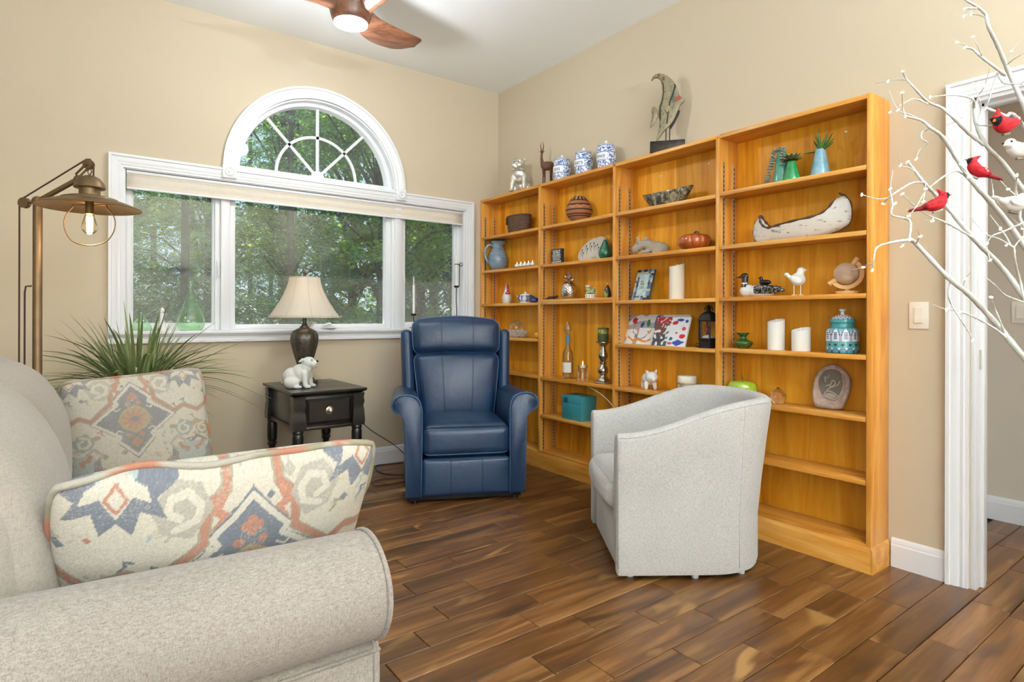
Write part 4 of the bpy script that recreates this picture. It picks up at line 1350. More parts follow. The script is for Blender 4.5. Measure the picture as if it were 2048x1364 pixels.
for i in range(290):
    a = pr_.random() * 2 * pi
    rise = pr_.random()
    L_ = 0.30 + 0.34 * pr_.random()
    if math.sin(a) > 0.1:
        rise = 0.55 + 0.45 * rise; L_ *= 1 - 0.45 * math.sin(a)
    el = math.radians(28 + 58 * rise)
    droop = (0.35 + 0.95 * pr_.random()) * (1.15 - rise * 0.85)
    wd = 0.005 + 0.0045 * pr_.random()
    r0 = 0.09 * math.sqrt(pr_.random())
    p = Vector((r0 * math.cos(a), r0 * math.sin(a), 0.715))
    d0 = Vector((math.cos(a) * math.cos(el), math.sin(a) * math.cos(el), math.sin(el)))
    mb = MB()
    ns_ = 9
    side = Vector((-math.sin(a), math.cos(a), 0))
    tw = (pr_.random() - .5) * 1.2
    vs = []
    for k in range(ns_ + 1):
        t = k / ns_
        q = p + d0 * L_ * t + Vector((0, 0, -1)) * droop * L_ * t * t * 0.55 + Vector((math.cos(a), math.sin(a), 0)) * droop * L_ * t * t * 0.22
        w_ = wd * (0.6 + 0.8 * t) * (1 - t ** 2.6) + 0.0004
        sd_ = (side * math.cos(tw * t) + Vector((0, 0, 1)) * math.sin(tw * t))
        vs += [q - sd_ * w_, q + Vector((0, 0, -w_ * 0.5)), q + sd_ * w_]
    for k in range(ns_):
        for j in range(2):
            mb.f.append((3 * k + j, 3 * k + j + 1, 3 * k + 4 + j, 3 * k + 3 + j))
    mb.v = [tuple(v) for v in vs]
    mb.build('leaf', 'grass', gp_, smooth=180)

# ------------------------------------------------------------------ ceiling fan
M['fanwood'] = wood('koa_fan_wood', '#4a2d1f', '#744a35', '#8f6249', 'X', 1.6, 0.35, 0.25, 0.05, kind='Object')
M['fanlens'] = plain('fan_light_lens', '#ffffff', 0.5, emit='#fff6ee', estr=5)
fan = thing('ceiling_fan', 'three-blade carved wooden ceiling fan with a lit round lens', 'ceiling fan', (-1.81, -1.172, H), 0)
MB().lathe([(0.07, 0), (0.07, -0.03), (0.05, -0.055), (0.016, -0.06), (0.016, -0.13), (0.03, -0.14), (0.03, -0.15)], 32).build('canopy_and_rod', 'fanwood', fan, smooth=40)
MB().lathe([(0.03, -0.145), (0.075, -0.165), (0.108, -0.21), (0.118, -0.255), (0.116, -0.30), (0.105, -0.345), (0.096, -0.372), (0.090, -0.380)], 48).build('motor_housing', 'fanwood', fan, smooth=50)
MB().lathe([(0.090, -0.379), (0.088, -0.386), (0.06, -0.393), (0.002, -0.396)], 48).build('light_lens', 'fanlens', fan, smooth=60)
def blade(ang):
    ax = Vector((math.cos(ang), math.sin(ang), 0)); si = Vector((-math.sin(ang), math.cos(ang), 0))
    rings = []
    n_ = 26
    for k in range(n_ + 1):
        t = k / n_
        r = 0.035 + 0.555 * t
        wdt = 0.105 * (1 - 0.55 * math.sin(min(1, t / 0.42) * pi / 2)) + 0.050 * math.sin(max(0, (t - 0.16) / 0.84) * pi * 0.62) if t < 0.999 else 0.012
        wdt = max(0.012, wdt)
        if t > 0.88:
            wdt *= math.sqrt(max(0.02, 1 - ((t - 0.88) / 0.125) ** 2))
        sweep_ = -0.11 * (t ** 1.5) + 0.045 * math.sin(t * pi)
        z = -0.275 + 0.02 * t - 0.01 * math.sin(t * pi)
        pitch = math.radians(34 * (1 - t) ** 1.5 + 13)
        th = 0.050 * (1 - t) ** 3 + 0.0075
        c_ = ax * r + si * sweep_ + Vector((0, 0, z))
        cd = si * math.cos(pitch) - Vector((0, 0, math.sin(pitch)))
        nn = cd.cross(ax).normalized()
        ring = []
        for q in range(16):
            b = 2 * pi * q / 16
            ring.append(c_ + cd * wdt * math.cos(b) + nn * th * math.sin(b) * (1 if th > .01 else 0.9))
        rings.append(ring)
    return MB().rings(rings)
for k in range(3):
    blade(math.radians(39 + 120 * k)).build('blade', 'fanwood', fan, smooth=60)
light('fan_light', 'POINT', (-1.81, -1.172, H - 0.49), 36, (0.86, 0.94, 1.0), shadow_soft_size=0.06)

# unseen uplight added behind the camera to bounce light off the ceiling
tq = thing('added_uplight', 'added bronze torchiere uplight, unseen behind the viewpoint', 'lamp', (-1.7, -6.0, 0))
MB().lathe([(0.14, 0), (0.14, 0.015), (0.03, 0.03), (0.012, 0.05), (0.012, 1.70), (0.03, 1.72), (0.03, 1.74)], 32).build('stand', 'bronze', tq, smooth=40)
MB().lathe([(0.03, 1.735), (0.12, 1.78), (0.19, 1.86), (0.185, 1.86), (0.11, 1.785), (0.02, 1.75)], 40).build('bowl', 'bronze', tq, smooth=50)
light('ceiling_bounce_light', 'AREA', (-1.7, -6.0, 1.87), 335, (0.78, 0.91, 1.0), aim=(0, 0, 1), shape='DISK', size=0.34)
# ------------------------------------------------------------------ woodland outside
def foliage_mat(name, a, b, c, sc_=2.0, trans=0.5):
    m = Mat(name)
    v = m.coords('World')
    f = m.noise(v, sc_, 4, 0.7)
    f2 = m.noise(v, 40, 2)
    col = m.mix(m.ramp(f2, [(0.35, 0.0), (0.65, 0.55)]), m.ramp(f, [(0.32, a), (0.5, b), (0.66, c)]), b)
    m.set(Base_Color=col, Roughness=0.6)
    tr = m.n('BsdfTranslucent'); m.l(col, tr.inputs[0])
    mx = m.n('MixShader'); mx.inputs[0].default_value = trans
    m.l(m.b.outputs[0], mx.inputs[1]); m.l(tr.outputs[0], mx.inputs[2]); m.l(mx.outputs[0], m.out.inputs[0])
    return m.m
M['hem'] = foliage_mat('hemlock_needles', '#2f5232', '#507a46', '#83a86a', 1.6, 0.42)
M['dec'] = foliage_mat('broad_leaves', '#4c7a28', '#82b03c', '#c8e36c', 1.3, 0.6)
M['bark'] = plain('bark', '#4a4038', 0.9, var=0.35, vscale=10, bump=0.6, bscale=30, bdist=0.03)
M['forest'] = plain('forest_floor', '#5a5a3c', 0.95, var=0.5, vscale=1.5, kind='World')
g = rbox(-30, 40, 1.4, 60, -1.2, -1.0).build('ground', 'forest', smooth=0)
struct(g)
M['bounce_slab'] = plain('pale_bounce_surface', '#cfcac0', 0.9, var=0.08, kind='World')
struct(rbox(-7, 5, 0.14, 3.2, -1.0, -0.95).build('added_bounce_slab', 'bounce_slab', smooth=0))  # unseen pale slab added to bounce sunlight up onto the ceiling
fr = random.Random(21)
def hemlock_mesh(seed, Ht):
    r = random.Random(seed)
    tr_ = MB().tube([(0, 0, 0), (0.03, 0.02, Ht * 0.5), (0, 0, Ht)], [0.065, 0.05, 0.012], 8)
    V, Fc = [], []
    def needle(p, d, L_, w_):
        s = d.cross(Vector((r.uniform(-.3, .3), r.uniform(-.3, .3), 1))).normalized() * w_
        o = len(V)
        V.extend([tuple(p), tuple(p + d * L_ * 0.5 + s), tuple(p + d * L_), tuple(p + d * L_ * 0.5 - s)])
        Fc.append((o, o + 1, o + 2, o + 3))
    nb = 105
    for i in range(nb):
        z = 0.35 + (Ht - 0.6) * (i / nb)
        a = i * 2.399 + r.uniform(-.4, .4)
        BL = (2.3 * (1 - z / (Ht * 1.1)) + 0.25) * r.uniform(0.75, 1.15)
        dh = Vector((math.cos(a), math.sin(a), 0))
        sd = Vector((-dh.y, dh.x, 0))
        steps = max(5, int(BL / 0.13))
        for k in range(1, steps + 1):
            t = k / steps
            p = Vector((0, 0, z)) + dh * BL * t + Vector((0, 0, 0.22 * t * BL - 0.42 * BL * t * t))
            tl = 0.40 * BL * (1 - t * 0.75) * 0.42 + 0.08
            for s in (-1, 1):
                d = (dh * 0.75 + sd * s * 0.8 + Vector((0, 0, -0.35 + r.uniform(-.15, .1)))).normalized()
                nn = max(3, int(tl / 0.045))
                for q in range(nn):
                    pp = p + d * tl * q / nn + Vector((0, 0, -0.25 * tl * (q / nn) ** 2))
                    for s2 in (-1, 1):
                        dd = (d * 0.8 + d.cross(Vector((0, 0, 1))) * s2 * 0.75 + Vector((0, 0, r.uniform(-.3, .15)))).normalized()
                        needle(pp, dd, 0.075, 0.011)
    return tr_, V, Fc
def broad_mesh(seed, Ht, crown, nl, lsz):
    r = random.Random(seed)
    tr_ = MB().tube([(0, 0, 0), (0.1, 0.05, Ht * 0.4), (-0.05, 0.1, Ht * 0.75), (0, 0, Ht * 0.95)], [0.13, 0.10, 0.06, 0.015], 8)
    V, Fc = [], []
    cl = []
    for _ in range(52):
        z = Ht * (0.22 + 0.75 * r.random())
        rad = crown * math.sqrt(max(0.08, 1 - ((z / Ht - 0.6) / 0.48) ** 2)) * math.sqrt(r.random())
        a = r.random() * 2 * pi
        c = Vector((rad * math.cos(a), rad * math.sin(a), z))
        cl.append((c, r.uniform(0.28, 0.62)))
        tr_.tube([(0, 0, z * 0.72), tuple(c * 0.55 + Vector((0, 0, z * 0.40))), tuple(c)], [0.03, 0.018, 0.006], 5)
    for _ in range(nl):
        c, cr = cl[r.randrange(len(cl))]
        d = Vector((r.gauss(0, 1), r.gauss(0, 1), r.gauss(0, 0.55))) * cr * 0.55
        p = c + d
        n_ = Vector((r.gauss(0, .6), r.gauss(0, .6), 1)).normalized()
        a = r.random() * 6.28
        u = n_.orthogonal().normalized()
        u = (u * math.cos(a) + n_.cross(u) * math.sin(a))
        w_ = n_.cross(u)
        s = lsz * r.uniform(0.7, 1.3)
        o = len(V)
        V.extend([tuple(p), tuple(p + u * s * 0.5 + w_ * s * 0.36), tuple(p + u * s), tuple(p + u * s * 0.5 - w_ * s * 0.36)])
        Fc.append((o, o + 1, o + 2, o + 3))
    return tr_, V, Fc
def tree_proto(kind, data, mat, label, loc, rz, sc_):
    tr_, V, Fc = data
    t = thing('hemlock_tree' if kind == 'h' else 'broadleaf_tree', label, 'tree', loc, rz, 'woodland trees outside the window')
    t.scale = (sc_, sc_, sc_)
    tr_.build('trunk', 'bark', t, smooth=60)
    me = bpy.data.meshes.new('foliage')
    me.from_pydata(V, [], Fc)
    me.materials.append(M[mat])
    o = bpy.data.objects.new('foliage', me)
    COL.objects.link(o)
    o.parent = t
    o['kind'] = 'stuff'
    return t
H1 = hemlock_mesh(1, 9.0); H2 = hemlock_mesh(2, 7.5)
B1 = broad_mesh(3, 9.0, 2.3, 15000, 0.105); B2 = broad_mesh(4, 7.5, 2.0, 14000, 0.10)
HL = 'dark green hemlock deeper in the woods behind the nearest trees'
BL_ = 'yellow-green broadleaf tree deeper in the woods behind the nearest trees'
protos = {}
FRONT = {'H1': 'nearest hemlock, its thin trunk seen through the left casement pane', 'H2': 'hemlock whose trunk rises behind the middle of the large picture pane',
         'B1': 'nearest broadleaf tree, behind the right edge of the large picture pane', 'B2': 'leafy broadleaf tree filling the narrow right casement pane'}
spots = [('H1', -1.75, 4.9, 0.3, 1.0), ('H2', 0.2, 6.6, 1.9, 1.15), ('H1', -3.4, 7.4, 2.5, 1.0), ('H2', -0.7, 9.2, 0.9, 1.25), ('H1', 4.6, 11.5, 4.0, 1.1), ('H2', 2.2, 13.0, 3.2, 1.3), ('H1', -4.6, 12.5, 5.1, 1.15), ('H2', -1.9, 14.0, 1.2, 1.35), ('H1', 7.4, 14.5, 0.4, 1.2), ('H1', 0.6, 16.0, 2.2, 1.3), ('H1', 4.4, 17.0, 2.9, 1.35), ('H2', -6.5, 9.0, 2.0, 1.2), ('H1', -2.6, 18.5, 0.7, 1.5), ('H2', -0.6, 19.5, 1.7, 1.8), ('H1', 2.4, 19.0, 2.7, 1.5), ('H2', 5.8, 20.0, 3.7, 1.8), ('H1', 8.6, 19.0, 4.7, 1.5), ('H2', -5.6, 17.0, 5.7, 1.7), ('H1', 0.9, 22.0, 0.2, 1.6), ('H1', 4.0, 22.5, 5.2, 1.6),
         ('B1', 2.0, 6.9, 0.0, 1.0), ('B2', 3.6, 8.0, 1.4, 1.0), ('B1', 1.2, 10.4, 2.6, 1.1), ('B2', 5.4, 9.6, 0.7, 1.15), ('B2', 3.0, 10.8, 3.9, 1.15), ('B1', -2.6, 10.6, 5.2, 1.1), ('B1', 6.4, 12.4, 1.1, 1.2), ('B2', -0.2, 12.2, 4.4, 1.25)]
for k, x, y, rz, s in spots:
    loc = (x, y, -1.0)
    if k not in protos:
        lab = HL if k[0] == 'H' else BL_
        protos[k] = tree_proto(k[0].lower(), {'H1': H1, 'H2': H2, 'B1': B1, 'B2': B2}[k], 'hem' if k[0] == 'H' else 'dec', FRONT[k], loc, rz, s)
    else:
        c = copy_tree(protos[k])
        c['label'] = HL if k[0] == 'H' else BL_
        c.location = loc
        c.rotation_euler = (0, 0, rz)
        c.scale = (s, s, s)
# ------------------------------------------------------------------ things on the bookcase
CAMXY = (-3.031, -4.2513)
def face_cam(x, y):
    """rotation that turns local -Y towards the room where the camera stands"""
    d = Vector((CAMXY[0] - x, CAMXY[1] - y)).normalized()
    return math.atan2(d.x, -d.y)
def it(name, label, cat, y, z, x=-0.10, face=-pi / 2, group=None, turn=0.0):
    f = face_cam(x, y) if face == 'cam' else face
    return thing(name, label, cat, (x, y, z + 0.0004), f + turn, group)
def P(name, col, *a, **k):
    if name not in M:
        M[name] = plain(name, col, *a, **k)
    return name
TOPZ = TOP
gl = M['clearglass'] = glass('clear_glass', (0.96, 0.97, 0.96), 0.0, 0.12)
M['paint'] = painted('painted_glaze', 0.25, coat=0.4)
M['paintm'] = painted('painted_matte', 0.75)
P('silver_leaf', '#dcd9d1', 0.36, 0.8, var=0.2, vscale=45, bump=0.6, bscale=70, bdist=0.006)
P('carved_wood', '#5e3a26', 0.6, var=0.2, vscale=25)
P('white_ceramic', '#e9e7e4', 0.25, var=0.02, coat=0.5)
P('wax_white', '#eeece6', 0.55, var=0.015)
P('wax_ivory', '#e9e0cc', 0.55, var=0.015)
P('flame_led', '#fff2d6', 0.5, emit='#ffe9bf', estr=2.0)
P('wick', '#3a3128', 0.9)
P('ink_black', '#161616', 0.7)
P('chalk_white', '#e8e6e0', 0.7)

# silver bulldog, seated
t = it('bulldog_statue', 'silver seated bulldog statue on top of the bookcase by the corner', 'statue', -0.455, TOPZ, -0.105, 'cam', turn=-0.35)
e = lambda c, r, rot=None: ('e', c, r, rot)
k_ = lambda pts, rr: ('c', pts, rr)
body = [e((0, 0.035, 0.075), (0.052, 0.055, 0.075)), e((0, -0.005, 0.125), (0.055, 0.045, 0.06)), e((0, -0.03, 0.150), (0.048, 0.035, 0.045)),
        e((0, -0.045, 0.222), (0.056, 0.050, 0.050)), e((0.020, -0.083, 0.205), (0.024, 0.020, 0.022)), e((-0.020, -0.083, 0.205), (0.024, 0.020, 0.022)), e((0, -0.075, 0.188), (0.030, 0.022, 0.014)),
        e((0.045, -0.030, 0.258), (0.013, 0.010, 0.016)), e((-0.045, -0.030, 0.258), (0.013, 0.010, 0.016)), e((0, -0.098, 0.222), (0.012, 0.008, 0.009)),
        e((0.022, -0.080, 0.242), (0.014, 0.010, 0.010)), e((-0.022, -0.080, 0.242), (0.014, 0.010, 0.010)),
        k_([(0.045, -0.03, 0.13), (0.050, -0.05, 0.06), (0.052, -0.058, 0.015)], [0.024, 0.018, 0.017]), k_([(-0.045, -0.03, 0.13), (-0.050, -0.05, 0.06), (-0.052, -0.058, 0.015)], [0.024, 0.018, 0.017]),
        e((0.053, -0.072, 0.011), (0.018, 0.024, 0.011)), e((-0.053, -0.072, 0.011), (0.018, 0.024, 0.011)),
        e((0.055, 0.040, 0.042), (0.030, 0.045, 0.042)), e((-0.055, 0.040, 0.042), (0.030, 0.045, 0.042)), e((0.062, -0.005, 0.011), (0.018, 0.030, 0.011)), e((-0.062, -0.005, 0.011), (0.018, 0.030, 0.011)),
        e((0, -0.04, 0.175), (0.052, 0.044, 0.012))]
blob('body', body, 'silver_leaf', t, 0.0045, 3)
for s in (-1, 1):
    MB().ell((s * 0.019, -0.0885, 0.233), 0.005, None, 8, 6).build('eye', 'ink_black', t)

# carved antelope
t = it('antelope_carving', 'slim carved wooden antelope with tall horns on top of the bookcase', 'figurine', -0.748, TOPZ, -0.085, 'cam')
S_ = 1.12
ant = [e((0.012, 0, 0.145), (0.038, 0.020, 0.032)), e((-0.016, 0, 0.15), (0.018, 0.017, 0.028)), e((0.036, 0, 0.152), (0.016, 0.018, 0.026)),
       k_([(-0.022, 0, 0.16), (-0.028, 0, 0.20), (-0.026, -0.002, 0.238)], [0.014, 0.009, 0.007]), e((-0.024, -0.006, 0.240), (0.009, 0.014, 0.009)),
       k_([(-0.018, 0.0, 0.13), (-0.016, 0, 0.08), (-0.018, 0, 0.022)], [0.008, 0.0048, 0.005]), k_([(-0.008, 0.006, 0.13), (-0.004, 0.006, 0.08), (-0.005, 0.006, 0.022)], [0.008, 0.0048, 0.005]),
       k_([(0.036, 0.0, 0.135), (0.032, 0, 0.085), (0.034, 0, 0.022)], [0.010, 0.0048, 0.005]), k_([(0.044, 0.006, 0.135), (0.042, 0.006, 0.085), (0.046, 0.006, 0.022)], [0.010, 0.0048, 0.005]),
       k_([(0.052, 0, 0.16), (0.056, 0, 0.13), (0.050, 0, 0.105)], [0.004, 0.004, 0.004])]
ab = blob('body', [(p[0], [tuple(x * S_ for x in q) for q in p[1]] if p[0] == 'c' else tuple(x * S_ for x in p[1]), ([x * S_ for x in p[2]] if p[0] == 'c' else tuple(x * S_ for x in p[2])), None) for p in ant], 'carved_wood', t, 0.0026, 2)
for s in (-1, 1):
    MB().tube([(-0.027 + s * 0.004, -0.004, 0.276), (-0.027 + s * 0.009, 0, 0.30), (-0.027 + s * 0.011, 0.003, 0.325), (-0.027 + s * 0.007, 0.004, 0.350)], [0.0045, 0.004, 0.003, 0.001], 8).build('horn', 'carved_wood', t, smooth=60)
    MB().ell((-0.027 + s * 0.013, 0, 0.273), (0.007, 0.002, 0.004), None, 8, 6).build('ear', 'carved_wood', t, smooth=180)
rbox(-0.038, 0.060, -0.018, 0.022, 0, 0.022).build('plinth', 'carved_wood', t, bevel=0.003)

# blue and white canisters
cb, cw_ = srgb('#2f4e96'), srgb('#e9ebf0')
for (y, frag, lab) in ((-0.953, 'ans', 'left of the three blue and white lidded canisters on the bookcase'), (-1.183, 'kers', 'middle of the three blue and white lidded canisters on the bookcase'), (-1.403, 'mes', 'right of the three blue and white lidded canisters on the bookcase')):
    t = it('canister', lab, 'canister', y, TOPZ, -0.10, 'cam', 'blue and white canisters')
    ph = y * 7
    def ccol(co):
        a = math.atan2(co.y, co.x)
        z = co.z
        if any(abs(z - q) < 0.0022 for q in (0.060, 0.112, 0.158)):
            return srgb('#6f86bd')
        if 0.060 < z < 0.112 and not (-1.45 < a < -0.5):
            return cw_
        n_ = noise.noise(Vector((co.x * 95 + ph, co.y * 95, z * 95))) + 0.4 * noise.noise(Vector((co.x * 210, co.y * 210, z * 210 + ph)))
        if n_ > 0.16:
            return srgb('#44609f')
        if n_ > -0.02:
            return srgb('#93a8d4')
        return cw_
    pf = [(0.046, 0), (0.050, 0.003), (0.059, 0.035), (0.0655, 0.075), (0.066, 0.10), (0.061, 0.135), (0.053, 0.160), (0.050, 0.163)]
    pts = [(p.x, p.y) for p in bez([(a, b, 0) for a, b in pf], 70)]
    MB().lathe(pts, 96).build('jar', 'paint', t, smooth=60, col=ccol)
    ld_ = MB().lathe([(0.054, 0.162), (0.055, 0.166), (0.050, 0.170), (0.036, 0.176), (0.014, 0.180), (0.007, 0.183), (0.010, 0.190), (0.008, 0.197), (0.001, 0.199)], 40).build('lid', 'white_ceramic', t, smooth=50)
    MB().lathe([(0.0535, -0.0015), (0.0565, 0), (0.0535, 0.0015)], 40, (0, 0, 0.166)).build('lid_band', P('cobalt_band', '#5a74b4', 0.3), ld_)
    tx = text_mesh('lettering', frag, 0.050, 'ink_black', t, (0, 0, 0), (0, 0, 0), 0.0, sx=1.0)
    R_ = 0.0667
    for v in tx.data.vertices:
        a = v.co.x * 0.85 / R_ - 0.62
        v.co = Vector((R_ * math.sin(a), -R_ * math.cos(a), 0.086 + v.co.y * 0.85))

# angelfish sculpture
t = it('angelfish_sculpture', 'weathered metal angelfish sculpture on a dark block atop the bookcase', 'sculpture', -1.925, TOPZ, -0.105, 'cam')
m = Mat('patina_metal')
f = m.noise(m.coords('Object', (1, 1, 0.5)), 26, 5, 0.7)
m.set(Base_Color=m.ramp(f, [(0.32, '#3f3f36'), (0.45, '#77735f'), (0.55, '#938667'), (0.66, '#5f4c36')]), Roughness=0.5, Metallic=0.3)
m.bump(f, 0.4, 0.004)
M['patina'] = m.m
P('patina_dark', '#2e2b26', 0.5, 0.4, var=0.3)
P('patina_copper', '#8a4a35', 0.45, 0.4, var=0.2)
q = 0.00100
def fx(pts): return [((x - 430) * q, (560 - y) * q - 0.010) for x, y in pts]
bodyp = fx([(330, 98), (338, 80), (355, 66), (375, 61), (400, 66), (428, 82), (455, 108), (474, 138), (488, 172), (498, 205), (512, 222), (527, 236), (518, 250), (502, 262), (492, 290), (478, 325), (458, 362), (440, 386), (420, 402), (400, 425), (378, 455), (362, 476), (360, 465), (370, 430), (378, 390), (380, 340), (372, 300), (376, 262), (388, 225), (396, 180), (393, 130), (384, 98), (368, 84), (350, 84), (336, 98)])
mb = MB().prism(bodyp, -0.011, 0.011, lambda u, v, k: (u, k, v))
fb = mb.build('fish_body', 'patina', t, smooth=40, bevel=(0.006, 3))
MB().prism(fx([(372, 290), (358, 264), (338, 258), (332, 285), (338, 312), (326, 370), (324, 392), (346, 372), (362, 340), (374, 320)]), -0.007, 0.007, lambda u, v, k: (u, k, v)).build('tail_fin', 'patina', t, smooth=40, bevel=0.003)
for st in ([(386, 96), (399, 130), (402, 180), (394, 228), (380, 268), (378, 330), (384, 360), (390, 330), (388, 272), (400, 232), (408, 180), (405, 128)], [(468, 130), (478, 150), (462, 200), (446, 240), (436, 300), (428, 370), (420, 372), (428, 300), (438, 236), (456, 190), (466, 150)]):
    MB().prism(fx(st), -0.0125, 0.0125, lambda u, v, k: (u, k, v)).build('dark_stripe', 'patina_dark', fb, smooth=0)
MB().prism(fx([(462, 240), (470, 222), (492, 206), (512, 224), (500, 236), (480, 244)]), -0.0125, 0.0125, lambda u, v, k: (u, k, v)).build('copper_cheek', 'patina_copper', fb, smooth=0)
MB().prism(fx([(412, 285), (428, 262), (444, 266), (440, 290), (424, 312), (416, 300)]), -0.020, 0.020, lambda u, v, k: (u, k, v)).build('pectoral_fin', 'patina', fb, smooth=0, bevel=0.003)
MB().prism(fx([(492, 290), (502, 300), (490, 330), (470, 370), (448, 404), (438, 404), (440, 386), (460, 360), (480, 322)]), -0.005, 0.005, lambda u, v, k: (u, k, v)).build('ventral_fin', 'patina_dark', fb, smooth=0, bevel=0.002)
for x in (-0.012, 0.010):
    MB().tube([(x, 0, 0.06), (x + 0.002, 0, 0.165)], 0.0032, 8).build('support_rod', 'patina_dark', t)
mb = MB().box(-0.105, 0.100, -0.038, 0.038, 0, 0.070)
mb.build('block_base', P('block_mottle', '#2b2118', 0.4, 0.2, var=0.9, vscale=28), t, bevel=0.004)

# --- bay 1
def weave(name, a, b, sx=90, sz=160):
    m = Mat(name)
    v = m.coords('Object')
    wv = m.n('TexWave', wave_type='BANDS', bands_direction='Z'); m.l(v, wv.inputs['Vector']); wv.inputs['Scale'].default_value = sz / 6; wv.inputs['Distortion'].default_value = 2.0
    n_ = m.noise(v, sx, 2)
    f = m.math('MULTIPLY', wv.outputs['Fac'], n_)
    m.set(Base_Color=m.ramp(f, [(0.1, a), (0.5, b)]), Roughness=0.8)
    m.bump(f, 0.7, 0.004)
    return m.m
M['darkbasket'] = weave('dark_woven_basket', '#3a281d', '#805f45')
t = it('oval_basket', 'dark brown oval woven basket on the top left shelf', 'basket', -0.43, 1.809, -0.10)
sc_ = lambda mb, sx, sy: MB().add([(x * sx, y * sy, z) for x, y, z in mb.v], mb.f)
sc_(MB().lathe([(0.085, 0), (0.092, 0.01), (0.10, 0.07), (0.105, 0.125), (0.106, 0.132), (0.100, 0.132), (0.094, 0.07), (0.08, 0.012), (0.01, 0.01)], 48), 1.28, 0.68).build('basket_body', 'darkbasket', t, smooth=50)
sc_(MB().lathe([(0.104, 0.128), (0.109, 0.131), (0.109, 0.139), (0.104, 0.142), (0.099, 0.139), (0.099, 0.131)], 48), 1.28, 0.68).build('rim', 'darkbasket', t, smooth=60)
rbox(-0.085, -0.060, -0.070, -0.060, 0.07, 0.125).build('clasp', P('clasp_dark', '#3c3a30', 0.5, 0.4), t, bevel=0.003)

m = Mat('blue_grey_glaze'); f = m.noise(m.coords('Object', (1, 1, 9)), 12, 3)
m.set(Base_Color=m.ramp(f, [(0.35, '#5f7386'), (0.6, '#8799a6')]), Roughness=0.25, Coat_Weight=0.4); M['bluegrey'] = m.m
t = it('water_pitcher', 'blue-grey ribbed stoneware pitcher with a loop handle', 'pitcher', -0.135, 1.524, -0.095, 'cam')
pf = [(0.048, 0), (0.052, 0.004), (0.072, 0.035), (0.084, 0.075), (0.082, 0.110), (0.066, 0.155), (0.050, 0.190), (0.046, 0.205), (0.052, 0.228), (0.060, 0.245), (0.056, 0.245), (0.044, 0.215), (0.04, 0.19)]
pts = [(p.x, p.y) for p in bez([(a, b, 0) for a, b in pf], 84)]
mb = MB().lathe([(r + (0.0016 * math.sin(z * 620) if 0.03 < z < 0.15 else 0), z) for r, z in pts], 48, caps=False)
mb.v = [(x + (0.022 * max(0, (z - 0.20) / 0.045) ** 2 * max(0, x / 0.06) ** 2 if z > 0.2 else 0), y, z) for x, y, z in mb.v]
mb.add([(0.05 * math.cos(i * pi / 8), 0.05 * math.sin(i * pi / 8), 0.002) for i in range(16)], [tuple(range(16))])
mb.build('jug_body', 'bluegrey', t, smooth=70)
MB().tube(bez([(-0.046, 0, 0.215), (-0.078, 0, 0.218), (-0.106, 0, 0.180), (-0.110, 0, 0.130), (-0.094, 0, 0.085), (-0.074, 0, 0.062)], 30), 0.0065, 10, flat=1.5).build('handle', 'bluegrey', t, smooth=60)

t = it('tealight_holder', 'row of five small tealights on a dark tray beside the pitcher', 'candle holder', -0.535, 1.524, -0.12)
rbox(-0.125, 0.125, -0.022, 0.022, 0, 0.010).build('tray', 'black', t, bevel=0.002)
for k in range(5):
    x = -0.10 + k * 0.05
    c = MB().lathe([(0.017, 0.010), (0.019, 0.012), (0.019, 0.030), (0.016, 0.030), (0.015, 0.026), (0.001, 0.026)], 18, (x, 0, 0)).build('tealight', 'white_ceramic', t, smooth=40)
    MB().lathe([(0.0015, 0.026), (0.004, 0.034), (0.0025, 0.044), (0.0004, 0.050)], 8, (x, 0, 0)).build('flame', 'flame_led', c, smooth=60)

M['speckle'] = plain('speckled_white_glaze', '#d8d4cd', 0.4, var=0.25, vscale=140)
P('red_glaze', '#a3201f', 0.2, coat=0.5)
t = it('rooster_figurine', 'white egg-shaped rooster figurine with a red comb', 'figurine', -0.275, 1.241, -0.105, 'cam')
pf = [(0.022, 0), (0.030, 0.004), (0.039, 0.035), (0.038, 0.055), (0.028, 0.085), (0.016, 0.118), (0.009, 0.145), (0.005, 0.165), (0.001, 0.172)]
pr2 = [(p.x, p.y) for p in bez([(a, b, 0) for a, b in pf], 56)]
MB().lathe(pr2, 32).build('body', 'speckle', t, smooth=60)
mb = MB()
blob('comb', [k_([(0.002, -0.004, 0.176), (0.006, -0.006, 0.150), (0.010, -0.010, 0.115)], [0.004, 0.009, 0.014]), e((0.012, -0.022, 0.090), (0.018, 0.012, 0.018)), e((-0.004, -0.026, 0.084), (0.010, 0.008, 0.013))], 'red_glaze', t, 0.003, 2)

t = it('porcelain_dish', 'blue and white porcelain basket dish with a small lid knob', 'dish', -0.525, 1.241, -0.105, 'cam')
def dcol(co):
    if co.z < 0.012: return cw_
    n_ = noise.noise(co * 75)
    return srgb('#23407f') if n_ > 0.05 else (srgb('#8aa0cc') if n_ > -0.08 else cw_)
sc_(MB().lathe([(0.042, 0), (0.044, 0.010), (0.046, 0.012), (0.056, 0.035), (0.062, 0.056), (0.064, 0.060), (0.060, 0.060), (0.050, 0.030), (0.04, 0.016), (0.002, 0.014)], 72, fn=lambda a, z: 1 + (0.06 * math.sin(a * 9) if z > 0.03 else 0)), 1.05, 0.85).build('bowl', 'paint', t, smooth=60, col=dcol)
sc_(MB().lathe([(0.058, 0.056), (0.05, 0.068), (0.03, 0.076), (0.008, 0.078), (0.010, 0.088), (0.001, 0.094)], 32), 0.8, 0.7).build('lid', 'white_ceramic', t, smooth=60)
M['cobaltglass'] = plain('cobalt_glass', '#0d2f7a', 0.08, coat=0.8, var=0.3)
t = it('glass_bird', 'deep cobalt glass bird beside the porcelain dish', 'figurine', -0.655, 1.241, -0.115, 'cam')
